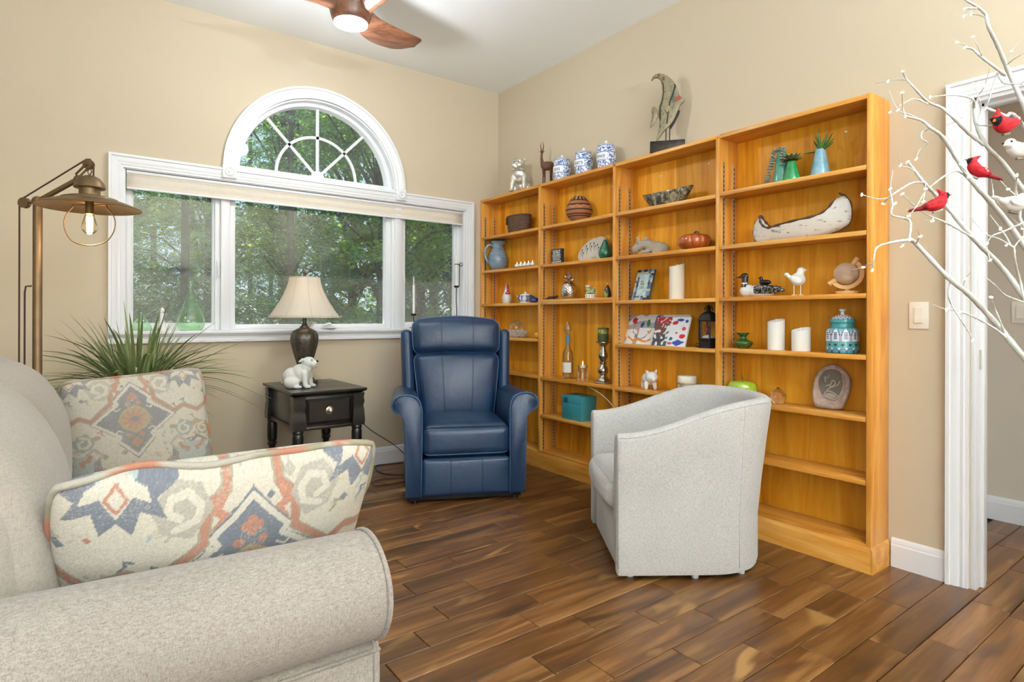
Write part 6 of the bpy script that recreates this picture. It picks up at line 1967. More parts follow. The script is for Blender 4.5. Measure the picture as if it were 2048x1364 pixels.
MB().tube([(0.034 * math.cos(a), 0, 0.212 + 0.030 * math.sin(a)) for a in [pi * k / 16 for k in range(17)]], 0.0028, 6).build('bail_handle', 'lantern_black', t, smooth=60)
MB().tube(bez([(-0.06, -0.02, 0.02), (-0.082, -0.02, 0.022), (-0.086, -0.02, 0.006), (-0.07, -0.02, 0.003)], 14), 0.002, 6).build('power_lead', 'lantern_black', t)
MB().lathe([(0.036, 0.055), (0.030, 0.066), (0.012, 0.072), (0.001, 0.073)], 20).build('snow', 'wax_white', t, smooth=60)
blob('cardinal', [e((0.0, -0.014, 0.104), (0.012, 0.012, 0.016)), e((0.0, -0.016, 0.122), (0.009, 0.009, 0.009)), k_([(0, -0.012, 0.128), (0, -0.008, 0.138)], [0.005, 0.002]), k_([(0, -0.008, 0.094), (0.004, -0.002, 0.078)], [0.006, 0.004])], 'red_glaze', t, 0.0022, 2)
MB().tube([(0.005, 0, 0.07), (0.004, -0.006, 0.10), (0.012, 0, 0.14)], 0.003, 6).build('branch', 'ink_black', t)

t = it('pig_figurine', 'white ceramic pig standing on the lower shelf', 'figurine', -1.790, 0.680, -0.105, 'cam', turn=0.25)
blob('body', [e((0, 0.022, 0.066), (0.045, 0.060, 0.042)), e((0.004, -0.034, 0.080), (0.038, 0.034, 0.036)), e((0.006, -0.062, 0.072), (0.020, 0.022, 0.018)), k_([(0.030, -0.02, 0.108), (0.036, -0.024, 0.124)], [0.011, 0.005]), k_([(-0.020, -0.022, 0.108), (-0.030, -0.026, 0.120)], [0.011, 0.005]),
              k_([(0.026, -0.016, 0.04), (0.028, -0.02, 0.010)], [0.015, 0.012]), k_([(-0.026, -0.016, 0.04), (-0.028, -0.02, 0.010)], [0.015, 0.012]), k_([(0.026, 0.055, 0.04), (0.028, 0.058, 0.010)], [0.015, 0.012]), k_([(-0.026, 0.055, 0.04), (-0.028, 0.058, 0.010)], [0.015, 0.012])], 'white_ceramic', t, 0.0038, 3)

t = it('twine_candle', 'two-tier cream candle jar tied with twine', 'candle', -2.070, 0.680, -0.105)
MB().lathe([(0.050, 0), (0.052, 0.003), (0.052, 0.060), (0.050, 0.064), (0.050, 0.066), (0.054, 0.068), (0.054, 0.104), (0.051, 0.108), (0.001, 0.108)], 40).build('jar', 'wax_ivory', t, smooth=40)
MB().tube([(0.053 * math.cos(a), 0.053 * math.sin(a), 0.062) for a in [2 * pi * k / 40 for k in range(40)]], 0.0016, 6, loop=True).build('twine', P('jute', '#9a8358', 0.9), t)
mb = MB()
for s in (-1, 1):
    mb.tube(bez([(0.004, -0.054, 0.062), (0.004 + s * 0.014, -0.060, 0.072), (0.004 + s * 0.022, -0.058, 0.062), (0.004, -0.055, 0.062)], 14), 0.0013, 5)
    mb.tube([(0.004, -0.055, 0.062), (0.004 + s * 0.018, -0.058, 0.050)], 0.0012, 5)
mb.build('bow', 'jute', t)
MB().ell((0.0, -0.055, 0.046), (0.005, 0.0012, 0.009), None, 8, 6).build('leaf_charm', P('pewter', '#7d786c', 0.4, 0.7), t, smooth=180)

# --- bay 4
def cone_vase(name, label, y, x, h, r0, r1, mat_):
    t = it(name, label, 'vase', y, 1.815, x)
    pf = [(r0 * 0.96, 0), (r0, 0.004), (r0 * 0.99, h * 0.12), (r0 + (r1 - r0) * 0.5, h * 0.55), (r1, h), (r1 * 0.85, h), (r1 * 0.8, h - 0.02), (0.002, h - 0.025)]
    MB().lathe(pf, 36).build('vase_body', mat_, t, smooth=50)
    return t
def glaze(name, a, b):
    m = Mat(name); f = m.noise(m.coords('Object'), 22, 4)
    m.set(Base_Color=m.ramp(f, [(0.35, a), (0.65, b)]), Roughness=0.15, Coat_Weight=0.7)
    M[name] = m.m
    return name
glaze('turquoise_glaze', '#3f8a78', '#5aa890'); glaze('emerald_glaze', '#177a44', '#2c9a5a'); glaze('sky_glaze', '#6fa3b8', '#93bccb')
P('succulent_grey', '#8d9482', 0.7, var=0.2); P('succulent_olive', '#5b6238', 0.6, var=0.3); P('succulent_pale', '#a3ab6a', 0.6); P('succulent_green', '#4f7430', 0.55, var=0.3)
t = cone_vase('bud_vase', 'turquoise bud vase with trailing grey succulent', -2.640, -0.095, 0.165, 0.045, 0.022, 'turquoise_glaze')
def trail(pts, n_):
    P_ = bez(pts, n_)
    for i, p in enumerate(P_):
        a = i * 2.2
        r_ = 0.012
        o = MB().ell(p + Vector((r_ * 0.6 * math.cos(a), r_ * 0.6 * math.sin(a), 0)), (0.0085, 0.0085, 0.0055), Matrix.Rotation(a, 3, 'Z'), 8, 5).ell(p - Vector((r_ * 0.6 * math.cos(a), r_ * 0.6 * math.sin(a), 0)), (0.0085, 0.0085, 0.0055), None, 8, 5).build('bead_leaf', 'succulent_grey', t, smooth=180)
trail([(0, -0.01, 0.170), (-0.020, -0.02, 0.180), (-0.036, -0.022, 0.150), (-0.046, -0.024, 0.105)], 12)
trail([(-0.040, -0.01, 0.13), (-0.058, -0.01, 0.09), (-0.070, -0.01, 0.05), (-0.076, -0.01, 0.030)], 11)
trail([(0.004, -0.01, 0.172), (0.020, -0.024, 0.182), (0.022, -0.034, 0.150), (0.024, -0.038, 0.095)], 13)
t = cone_vase('bud_vase', 'small emerald green bud vase with an olive rosette succulent', -2.708, -0.125, 0.100, 0.043, 0.018, 'emerald_glaze')
for ring, (n_, el, L_) in enumerate(((9, 5, 0.052), (9, 30, 0.050), (7, 55, 0.038), (5, 75, 0.026))):
    for i in range(n_):
        a = 2 * pi * (i + 0.5 * (ring % 2)) / n_
        d = Vector((math.cos(a) * math.cos(math.radians(el)), math.sin(a) * math.cos(math.radians(el)) - 0.15, math.sin(math.radians(el)))).normalized()
        b = Vector((0, 0, 0.108))
        MB().tube([b, b + d * L_ * 0.55, b + d * L_ * 0.85, b + d * L_], [0.005, 0.009, 0.007, 0.001], 6, flat=0.45).build('rosette_leaf', 'succulent_olive' if ring < 2 else 'succulent_pale', t, smooth=60)
t = cone_vase('bud_vase', 'sky blue bud vase with upright aloe leaves', -2.838, -0.10, 0.135, 0.045, 0.022, 'sky_glaze')
for dx, dy, dz, L_ in ((-0.1, 0.0, 1, 0.115), (-0.22, -0.1, 1, 0.09), (0.02, -0.2, 1, 0.085), (0.35, 0.0, 0.9, 0.095), (0.5, 0.1, 0.8, 0.095), (0.75, 0, 0.6, 0.080), (-0.45, 0.1, 0.8, 0.070), (-1, -0.1, 0.05, 0.075), (0.85, -0.2, 0.35, 0.07), (0.15, 0.3, 1, 0.075), (-0.25, 0.3, 1, 0.08), (0.3, -0.35, 0.8, 0.05)):
    d = Vector((dx, dy, dz)).normalized(); b = Vector((dx * 0.008, dy * 0.008, 0.128))
    MB().tube([b, b + d * L_ * 0.4, b + d * L_ * 0.8, b + d * L_], [0.006, 0.0075, 0.005, 0.0008], 7, flat=0.6).build('aloe_leaf', 'succulent_green', t, smooth=60)

# birch canoe
t = it('birch_canoe', 'white birch bark model canoe with a dark twig rim', 'model canoe', -2.735, 1.524, -0.10)
m = Mat('birch_bark'); v = m.coords('Object', (1, 1, 3.0)); f = m.noise(v, 18, 4, 0.7); f2 = m.noise(m.coords('Object'), 4, 2)
bc_ = m.mix(m.ramp(f, [(0.56, 0.0), (0.68, 1.0)]), '#dcd8d0', '#57483a')
m.set(Base_Color=m.mix(m.ramp(f2, [(0.58, 0.0), (0.70, 0.6)]), bc_, '#a08a68'), Roughness=0.8); m.bump(f, 0.3, 0.002); M['birch'] = m.m
P('twig_rim', '#5a3a25', 0.8, var=0.3, bump=0.4)
qq = 0.502 / 635
def cx_(pts): return [((x - 565) * qq, (978 - y) * qq * 0.97) for x, y in pts]
lower = cx_([(296, 978), (262, 945), (250, 900), (262, 845), (285, 808), (302, 792)])
sheer = cx_([(302, 792), (315, 830), (345, 868), (390, 888), (450, 878), (560, 862), (680, 848), (745, 820), (785, 765), (805, 718)])
rend = cx_([(805, 718), (850, 745), (878, 795), (880, 850), (850, 895), (790, 920), (640, 940), (500, 958), (380, 975), (296, 978)])
outline = lower[:-1] + sheer[:-1] + rend[:-1]
rot_ = Matrix.Rotation(math.radians(5.2), 4, 'Y')
def hull(side):
    mb = MB()
    return mb
# hull built as two bark sides that bow apart amidships
def canoe_side(s):
    bot = [Vector((x, 0, z)) for x, z in [(-0.212, 0.0), (-0.13, 0.0), (-0.05, 0.004), (0.05, 0.016), (0.14, 0.030), (0.20, 0.045)]]
    n_ = 36
    top_ = bez([(x, 0, z) for x, z in ((-0.208, 0.146), (-0.196, 0.115), (-0.172, 0.086), (-0.137, 0.070), (-0.088, 0.078), (0.0, 0.090), (0.09, 0.100), (0.142, 0.122), (0.172, 0.163), (0.190, 0.200))], n_)
    bo = bez([(x, 0, z) for x, z in ((-0.236, 0.110), (-0.247, 0.062), (-0.236, 0.020), (-0.205, 0.0), (-0.14, 0.0), (-0.05, 0.0), (0.06, 0.0), (0.16, 0.016), (0.235, 0.048), (0.248, 0.100), (0.240, 0.150), (0.218, 0.182))], n_ + 3)
    m_ = min(len(top_), len(bo))
    rings = []
    for i in range(m_):
        a, b = bo[i], top_[i]
        t_ = i / (m_ - 1)
        wv = 0.045 * math.sin(pi * t_) ** 0.7
        row = []
        for k in range(8):
            q = k / 7
            row.append((a.x + (b.x - a.x) * q, s * (0.004 + wv * q ** 0.6), a.z + (b.z - a.z) * q))
        rings.append(row)
    return MB().rings(rings, False, False), bo, top_
for s in (-1, 1):
    mb, bo, top_ = canoe_side(s)
    so_ = mb.build('bark_side', 'birch', t, smooth=180, solid=0.004)
    m_ = min(len(bo), len(top_))
    rim = [(top_[i].x, s * (0.004 + 0.045 * math.sin(pi * i / (m_ - 1)) ** 0.7), top_[i].z) for i in range(m_)]
    MB().tube(rim, [0.0055 + 0.0018 * math.sin(i * 1.7) for i in range(m_)], 7).build('twig_gunwale', 'twig_rim', so_, smooth=60)
mb, bo, top_ = canoe_side(1)
MB().tube([top_[0]] + bo + [top_[-1]], [0.0055 + 0.0016 * math.sin(i * 1.9) for i in range(len(bo) + 2)], 7).build('twig_stem', 'twig_rim', t, smooth=60)

# loon with chick
t = it('loon_carving', 'black and white carved loon carrying a chick on its back', 'figurine', -2.535, 1.243, -0.105)
BK, WT = srgb('#141518'), srgb('#dfdedb')
def lcol(co):
    if co.x < -0.075 and co.z > 0.052: return WT if (0.070 < co.z < 0.076) else BK
    if co.x < -0.022 and co.z < 0.056 + 0.2 * (co.x + 0.12): return WT
    if co.z < 0.014 - 0.03 * (co.x): return WT
    n_ = noise.noise(Vector((co.x * 170, co.y * 120, co.z * 170)))
    return srgb('#8c8f92') if n_ > 0.18 else BK
blob('body', [e((0.0, 0, 0.030), (0.095, 0.038, 0.034)), e((-0.075, 0, 0.032), (0.048, 0.034, 0.034)), k_([(0.05, 0, 0.034), (0.125, 0, 0.030)], [0.026, 0.007]), k_([(-0.088, 0, 0.045), (-0.094, 0, 0.080), (-0.093, 0, 0.105)], [0.028, 0.017, 0.017]), e((-0.096, 0, 0.112), (0.024, 0.016, 0.018)), k_([(-0.112, 0, 0.110), (-0.150, 0, 0.106)], [0.009, 0.002]), e((0.03, -0.026, 0.040), (0.075, 0.016, 0.020)), e((0.03, 0.026, 0.040), (0.075, 0.016, 0.020))], 'paint', t, 0.0032, 2, col=lcol)
blob('chick', [e((0.022, 0, 0.074), (0.034, 0.018, 0.014)), k_([(0.002, 0, 0.080), (-0.002, 0, 0.098)], [0.010, 0.009]), k_([(-0.008, 0, 0.099), (-0.022, 0, 0.096)], [0.004, 0.001])], 'black_gloss', t, 0.0026, 2)
MB().ell((-0.102, -0.0155, 0.116), 0.003, None, 8, 6).build('eye', 'red_glaze', t)

t = it('bird_figurine', 'plain white ceramic songbird standing beside the loon', 'figurine', -2.722, 1.243, -0.10, 'cam')
blob('body', [e((0.006, 0, 0.082), (0.036, 0.028, 0.034)), e((0.016, 0, 0.110), (0.020, 0.018, 0.024)), e((0.020, 0, 0.125), (0.019, 0.017, 0.018)), k_([(0.034, 0, 0.128), (0.048, 0, 0.126)], [0.007, 0.001]), k_([(-0.018, 0, 0.082), (-0.046, 0, 0.108)], [0.014, 0.008]), e((-0.002, -0.024, 0.080), (0.030, 0.008, 0.020), Matrix.Rotation(0.5, 3, 'Y')), e((-0.046, 0, 0.108), (0.012, 0.012, 0.010))], 'white_ceramic', t, 0.003, 2)
for x in (-0.012, 0.018):
    MB().tube([(x, 0, 0.06), (x, -0.002, 0.004)], 0.0022, 8).tube([(x - 0.010, -0.006, 0.003), (x, -0.002, 0.003), (x + 0.012, -0.010, 0.003)], 0.0022, 6).build('leg', 'white_ceramic', t)

t = it('globe', 'clear glass globe held in a curved maple stand', 'globe', -2.962, 1.243, -0.095, 'cam')
P('maple', '#dcaa6e', 0.4, var=0.08); 
MB().lathe([(0.048, 0), (0.050, 0.003), (0.050, 0.012), (0.046, 0.015), (0.012, 0.017), (0.008, 0.022), (0.009, 0.03)], 36).build('base', 'maple', t, smooth=40)
gc = Vector((-0.006, 0, 0.098))
rings = []
for i in range(33):
    a = math.radians(-145 + 200 * i / 32)
    rings.append([gc + Vector((r_ * math.cos(a), y_, r_ * math.sin(a))) for r_, y_ in ((0.056, -0.009), (0.074, -0.009), (0.074, 0.009), (0.056, 0.009))])
MB().rings(rings).build('arc', 'maple', t, smooth=30)
for a in (math.radians(55), math.radians(-145)):
    d = Vector((math.cos(a), 0, math.sin(a)))
    MB().tube([gc + d * 0.046, gc + d * 0.086], [0.012, 0.013], 14).build('axis_knob', 'maple', t, smooth=40)
M['frostglass'] = glass('frosted_globe_glass', (0.98, 0.96, 0.93), 0.05, 0.06, haze=0.30, hazecol=(0.97, 0.92, 0.85))
gg = MB().ell(gc, 0.051, None, 32, 20).build('glass_sphere', 'frostglass', t, smooth=180)
gm = M['sandglass'] = plain('etched_sand', '#e2cdb0', 0.6, var=0.3, vscale=40)
mb = MB()
for i in range(14):
    th = pi * (0.55 + 0.42 * i / 13)
mb.lathe([(0.046 * math.sin(t_), -0.046 * math.cos(t_)) for t_ in [0.05 + 1.2 * k / 12 for k in range(13)]] + [(0.001, -0.016)], 28, gc).build('sand_fill', 'sandglass', gg, smooth=60)

t = it('ruffled_vase', 'squat bottle-green glass vase with a ruffled lip', 'vase', -2.428, 0.967, -0.10)
MB().lathe([(p.x, p.y) for p in bez([(0.024, 0, 0), (0.032, 0.003, 0), (0.050, 0.022, 0), (0.050, 0.034, 0), (0.030, 0.048, 0), (0.019, 0.056, 0), (0.020, 0.066, 0), (0.032, 0.080, 0), (0.030, 0.082, 0), (0.016, 0.066, 0), (0.012, 0.05, 0)], 66)], 60, fn=lambda a, z: 1 + (0.10 * math.sin(a * 7) * (z - 0.066) / 0.016 if z > 0.066 else 0)).build('vase_body', P('bottle_green', '#24501c', 0.08, coat=0.8, var=0.2), t, smooth=70)
flat_candle('pillar_candle', 'taller of the two white pillar candles beside the patterned jar', -2.615, 0.967, 0.0415, 0.150, 'wax_white', scoop=0.018, wickm='wax_white')
flat_candle('pillar_candle', 'shorter of the two white pillar candles beside the patterned jar', -2.745, 0.967, 0.0435, 0.108, 'wax_white', scoop=0.018, wickm='wax_white')

t = it('patterned_jar', 'teal and white patterned ceramic jar with a domed lid', 'jar', -2.940, 0.967, -0.095)
TE, NV, JW = srgb('#3d8f92'), srgb('#2a3a66'), srgb('#d9dde4')
def jcol(co):
    z = co.z; a = (math.atan2(co.y, co.x) + pi) / (2 * pi)
    if z > 0.118: return TE
    def arch(n_, z0, h, sh=0.0):
        u = ((a * n_ + sh) % 1.0) - 0.5
        zz = (z - z0) / h
        edge = 0.44 * math.sqrt(max(0, 1 - max(0, (zz - 0.35) / 0.65) ** 1.6)) if zz < 1 else 0
        return abs(u) - edge, u, zz
    if z > 0.056:
        d, u, zz = arch(10, 0.058, 0.056)
        if abs(d) < 0.055: return NV
        if d > 0: return srgb('#7fb5b6') if zz > 0.75 else JW
        if abs(u) < 0.16 and 0.15 < zz < 0.7 and math.sin(zz * 40) > -0.3: return NV if abs(u) > 0.05 else srgb('#44607f')
        return JW
    if z > 0.0535: return NV
    if z > 0.026:
        u = ((a * 14) % 1) - 0.5
        return NV if math.hypot(u * 1.2, (z - 0.040) / 0.02) < 0.28 else srgb('#4fa39a')
    d, u, zz = arch(14, 0.002, 0.024)
    if abs(d) < 0.07: return NV
    return JW if d > 0 else (TE if zz < 0.45 else srgb('#5f8fb5'))
pf = [(0.064, 0), (0.069, 0.003)] + [(0.070, 0.004 + 0.098 * k / 60) for k in range(61)] + [(0.066, 0.110), (0.058, 0.118), (0.051, 0.122), (0.050, 0.130), (0.051, 0.142), (0.048, 0.144)]
MB().lathe(pf, 160).build('jar_body', 'paint', t, smooth=50, col=jcol)
def jl_(co):
    a = math.atan2(co.y, co.x); r = math.hypot(co.x, co.y)
    if r > 0.050: return TE
    if r < 0.014: return JW
    return NV if math.sin(a * 16) * math.sin(r * 420) > 0.25 else JW
MB().lathe([(0.050, 0.142), (0.055, 0.144), (0.055, 0.156), (0.052, 0.160)] + [(0.050 - 0.040 * k / 24, 0.161 + 0.020 * math.sin(k / 24 * pi / 2)) for k in range(25)] + [(0.008, 0.183), (0.007, 0.194), (0.014, 0.199), (0.013, 0.206), (0.001, 0.209)], 96).build('lid', 'paint', t, smooth=50, col=jl_)

t = it('glass_apple', 'lime green glass apple with a thin stem', 'ornament', -2.425, 0.690, -0.10)
MB().lathe([(p.x, p.y) for p in bez([(0.002, 0.006, 0), (0.030, 0.002, 0), (0.062, 0.022, 0), (0.076, 0.056, 0), (0.066, 0.090, 0), (0.034, 0.102, 0), (0.010, 0.094, 0), (0.002, 0.088, 0)], 56)], 48, fn=lambda a, z: 1 + 0.025 * math.cos(a * 5)).build('fruit', P('lime_glass', '#9dbb35', 0.06, coat=0.9, var=0.1), t, smooth=80)
MB().tube(bez([(0, 0, 0.088), (0.001, 0, 0.110), (-0.003, 0, 0.132)], 8), [0.003, 0.0028, 0.0026, 0.0024, 0.0022, 0.002, 0.002, 0.002, 0.0018][:len(bez([(0, 0, 0.088), (0.001, 0, 0.110), (-0.003, 0, 0.132)], 8))], 8).build('stem', P('stem_brown', '#5d4a25', 0.5), t)

t = it('glass_orb', 'small fluted glass oil-lamp orb', 'ornament', -2.638, 0.690, -0.12)
m = Mat('fluted_glass'); m.set(Base_Color=(0.93, 0.86, 0.74, 1), Roughness=0.03, Transmission_Weight=1.0, IOR=1.45); M['fluted'] = m.m
MB().lathe([(0.040 * math.sin(t_), 0.040 - 0.040 * math.cos(t_)) for t_ in [0.08 + 2.95 * k / 28 for k in range(29)]], 60, fn=lambda a, z: 1 - 0.05 * abs(math.sin(a * 4))).build('orb', 'fluted', t, smooth=60)
MB().lathe([(0.006, 0.076), (0.007, 0.084), (0.003, 0.088)], 12).build('burner', 'gold', t)

t = it('stone_carving', 'rough brown stone carved with a calla lily in an oval hollow', 'sculpture', -2.880, 0.690, -0.075, 'cam', turn=-0.15)
P('brown_stone', '#a78f82', 0.9, var=0.25, vscale=30, bump=0.8, bscale=45, bdist=0.012)
P('slate_hollow', '#665d52', 0.7, var=0.1, vscale=20)
P('lily_stone', '#9a9082', 0.6, var=0.1, vscale=20)
ln = Matrix.Rotation(math.radians(-10), 4, 'X')
so_ = [(-0.030, 0.0), (-0.070, 0.004), (-0.082, 0.03), (-0.085, 0.085), (-0.078, 0.140), (-0.055, 0.190), (-0.020, 0.220), (0.020, 0.222), (0.055, 0.196), (0.080, 0.160), (0.082, 0.115), (0.072, 0.060), (0.055, 0.02), (0.040, 0.0)]
out_ = chaikin(so_, 2)
sl_ = MB()
cxz = (-0.005, 0.115)
rings = []
for k, y_ in ((0.86, 0.030), (0.98, 0.020), (1.0, 0.0), (0.97, -0.016), (0.90, -0.022), (0.80, -0.022), (0.74, -0.016)):
    rings.append([(cxz[0] + (x - cxz[0]) * k + 0.003 * noise.noise(Vector((x * 60, z * 60, k * 9))), y_ + 0.003 * noise.noise(Vector((x * 50, z * 50, 3 + k))), cxz[1] + (z - cxz[1]) * k) for x, z in out_])
# hollow ends in an oval
n_o = len(out_)
ov = []
for i in range(n_o):
    a = math.atan2(out_[i][1] - cxz[1], out_[i][0] - cxz[0])
    ov.append((cxz[0] + 0.052 * math.cos(a), 0, cxz[1] + 0.012 + 0.080 * math.sin(a)))
rings.append([(x, -0.008, z) for x, y_, z in ov])
rings = [[(x, y_, max(0.0, z) if k < 99 else z) for x, y_, z in r] for k, r in enumerate(rings)]
bs = MB().rings(rings).xf(ln).build('stone', 'brown_stone', t, smooth=50)
MB().prism([(x, z) for x, y_, z in ov], -0.009, -0.0075, lambda u, v, k: (u, k, v)).xf(ln).build('oval_hollow', 'slate_hollow', bs, smooth=0)
mb = MB()
for pts, r_ in (([(-0.034, 0.060), (-0.020, 0.085), (0.010, 0.080), (0.028, 0.060), (0.010, 0.048), (-0.034, 0.060)], 0.006), ([(-0.034, 0.058), (-0.010, 0.066), (0.020, 0.058)], 0.004), ([(-0.020, 0.090), (0.000, 0.105), (0.025, 0.118), (0.036, 0.140)], 0.005), ([(-0.024, 0.110), (-0.004, 0.120), (0.004, 0.140), (0.016, 0.128), (0.006, 0.112), (-0.010, 0.110)], 0.005), ([(-0.026, 0.130), (-0.030, 0.155), (-0.018, 0.150), (-0.012, 0.165)], 0.004)):
    mb.tube(bez([(x, -0.010, z) for x, z in pts], 24), r_, 8, flat=0.8)
mb.ell((-0.004, -0.010, 0.066), (0.026, 0.005, 0.014), None, 14, 8)
mb.xf(ln).build('lily_relief', 'lily_stone', bs, smooth=60)
# thin wire drooping from the candle shelf
tag(MB().tube(bez([(-0.165, -1.30, 0.656), (-0.185, -1.42, 0.63), (-0.19, -1.50, 0.595), (-0.185, -1.56, 0.55)], 18), 0.0016, 6).build('power_cable', 'whiteplastic', smooth=60), 'thin white wire drooping below the candlestick shelf', 'cord')
# ------------------------------------------------------------------ things on the window sill
SZ = 1.0405
M['greenglass'] = glass('green_glass', (0.80, 0.93, 0.80), 0.0, 0.12, haze=0.10, hazecol=(0.6, 0.8, 0.6))
t = thing('demijohn', 'pale green glass teardrop bottle on the window sill', 'bottle', (-2.397, 0.0, SZ))
pf = [(p.x, p.y) for p in bez([(0.030, 0.0, 0), (0.062, 0.004, 0), (0.080, 0.045, 0), (0.076, 0.085, 0), (0.050, 0.150, 0), (0.026, 0.215, 0), (0.012, 0.265, 0), (0.0105, 0.320, 0)], 56)] + [(0.0135, 0.322), (0.0135, 0.340), (0.009, 0.340)]
mb = MB().lathe(pf, 40, caps=False); mb.v = [(x, y * 0.62, z) for x, y, z in mb.v]
mb.build('bottle_body', 'greenglass', t, smooth=60)
t = thing('wedge_bottle', 'squat green glass bottle at the left end of the sill', 'bottle', (-2.665, 0.0, SZ))
mb = MB().lathe([(0.055, 0), (0.060, 0.004), (0.052, 0.03), (0.028, 0.070), (0.012, 0.09), (0.012, 0.115), (0.009, 0.115)], 32, caps=False); mb.v = [(x, y * 0.7, z) for x, y, z in mb.v]
mb.build('bottle_body', 'greenglass', t, smooth=60)
t = thing('white_figurine', 'slim white porcelain figurine behind the grass plant', 'figurine', (-2.556, 0.0, SZ))
MB().lathe([(0.026, 0), (0.028, 0.006), (0.020, 0.03), (0.012, 0.07), (0.011, 0.105), (0.006, 0.112)], 24).build('robe', 'white_ceramic', t, smooth=60)
MB().ell((0, 0, 0.128), (0.014, 0.014, 0.017), None, 16, 10).build('head', 'white_ceramic', t, smooth=180)
t = thing('lattice_bowl', 'small white porcelain lattice bowl on the sill behind the lamp', 'bowl', (-1.655, -0.005, SZ))
MB().lathe([(0.020, 0), (0.022, 0.003), (0.030, 0.02), (0.044, 0.045), (0.050, 0.052), (0.046, 0.052), (0.028, 0.022), (0.002, 0.01)], 60, fn=lambda a, z: 1 + (0.08 * math.sin(a * 8) if z > 0.02 else 0)).build('bowl', 'white_ceramic', t, smooth=50)
t = thing('porcelain_flowers', 'cluster of white porcelain flowers on a saucer right of the lamp', 'ornament', (-1.505, -0.005, SZ))
MB().lathe([(0.030, 0), (0.055, 0.006), (0.056, 0.009), (0.03, 0.006), (0.002, 0.006)], 32).build('saucer', 'white_ceramic', t, smooth=50)
for k in range(7):
    a = k * 0.9
    c = Vector((0.030 * math.cos(a), 0.018 * math.sin(a), 0.022 + 0.008 * (k % 3))) if k < 6 else Vector((0, 0, 0.042))
    mb = MB()
    for q in range(5):
        b = q * 2 * pi / 5
        mb.ell(c + Vector((0.009 * math.cos(b), 0.009 * math.sin(b), 0)), (0.008, 0.008, 0.005), None, 8, 5)
    mb.ell(c, 0.006, None, 8, 6).build('blossom', 'white_ceramic', t, smooth=180)
P('iron', '#2a2623', 0.5, 0.6)
def taper(name, label, x, zc, zt, ztube, ring):
    t = thing(name, label, 'candle holder', (x, -0.004, SZ))
    z0 = zc - SZ
    MB().lathe([(0.036, 0), (0.036, 0.004), (0.010, 0.008), (0.004, 0.014)], 24).tube([(0, 0, 0.01), (0.003, 0, z0 * 0.4), (-0.002, 0, z0 * 0.7), (0, 0, z0 - 0.012)], 0.0035, 8).build('stand', 'iron', t, smooth=50)
    MB().lathe([(0.006, z0 - 0.014), (0.020, z0 - 0.008), (0.022, z0 + 0.006), (0.019, z0 + 0.006), (0.015, z0), (0.001, z0)], 20).build('cup', 'iron', t, smooth=50)
    MB().lathe([(0.0115, z0), (0.0112, zt - SZ), (0.004, zt - SZ + 0.004), (0.001, zt - SZ + 0.016)], 16).build('candle', 'wax_white', t, smooth=50)
    if ztube:
        MB().lathe([(0.0185, z0 + 0.002), (0.0185, ztube - SZ), (0.0175, ztube - SZ), (0.0175, z0 + 0.002)], 20, caps=False).build('glass_tube', 'clearglass', t, smooth=50)
    if ring:
        zz = zt - SZ - 0.07
        MB().tube([(0.026, 0, z0), (0.028, 0, zz)], 0.003, 6).tube([(0.015 * math.cos(a), 0.015 * math.sin(a), zz) for a in [2 * pi * k / 20 for k in range(20)]], 0.0026, 6, loop=True).tube([(0.015, 0, zz), (0.028, 0, zz)], 0.003, 6).tube([(0.044 + 0.014 * math.cos(a), 0, zz + 0.014 * math.sin(a)) for a in [2 * pi * k / 20 for k in range(20)]], 0.0028, 6, loop=True).tube([(0.022, 0, z0), (0.026, 0, z0)], 0.003, 6).build('ring_bracket', 'iron', t, smooth=50)
taper('taper_holder', 'short iron taper holder with a glass sleeve behind the recliner', -0.822, 1.150, 1.372, 1.450, False)
taper('taper_holder', 'tall iron taper holder with a ring handle at the right end of the sill', -0.426, 1.385, 1.640, None, True)

# ------------------------------------------------------------------ bulldog on the end table
t = thing('bulldog_figurine', 'white stone bulldog puppy figurine on the black end table', 'figurine', (-1.892, -0.600, 0.7004), -0.62)
P('chalk_stone', '#d3d2cc', 0.85, var=0.05, bump=0.15)
blob('body', [e((-0.050, 0, 0.062), (0.062, 0.052, 0.062)), e((0.0, 0, 0.085), (0.058, 0.048, 0.060), Matrix.Rotation(-0.6, 3, 'Y')), e((0.030, 0, 0.120), (0.038, 0.038, 0.040)), e((0.046, 0, 0.152), (0.042, 0.038, 0.036)), e((0.080, 0, 0.150), (0.022, 0.026, 0.016)), e((0.072, 0, 0.128), (0.024, 0.022, 0.010)), e((0.078, 0.016, 0.142), (0.018, 0.014, 0.014)), e((0.078, -0.016, 0.142), (0.018, 0.014, 0.014)),
              k_([(0.020, 0.034, 0.172), (0.006, 0.044, 0.160)], [0.010, 0.007]), k_([(0.020, -0.034, 0.172), (0.006, -0.044, 0.160)], [0.010, 0.007]), k_([(0.036, 0.030, 0.090), (0.048, 0.034, 0.018)], [0.022, 0.015]), k_([(0.030, -0.030, 0.090), (0.040, -0.036, 0.018)], [0.022, 0.015]), e((0.060, 0.035, 0.011), (0.022, 0.016, 0.011)), e((0.052, -0.038, 0.011), (0.022, 0.016, 0.011)),
              e((-0.040, -0.046, 0.034), (0.048, 0.026, 0.034)), e((-0.040, 0.046, 0.034), (0.048, 0.026, 0.034)), e((-0.002, -0.056, 0.010), (0.028, 0.016, 0.010)), e((-0.002, 0.056, 0.010), (0.028, 0.016, 0.010)), e((-0.108, 0, 0.03), (0.012, 0.012, 0.010))], 'chalk_stone', t, 0.0042, 3)
MB().ell((0.0985, 0, 0.160), (0.007, 0.010, 0.007), None, 12, 8).build('nose', 'ink_black', t, smooth=180)
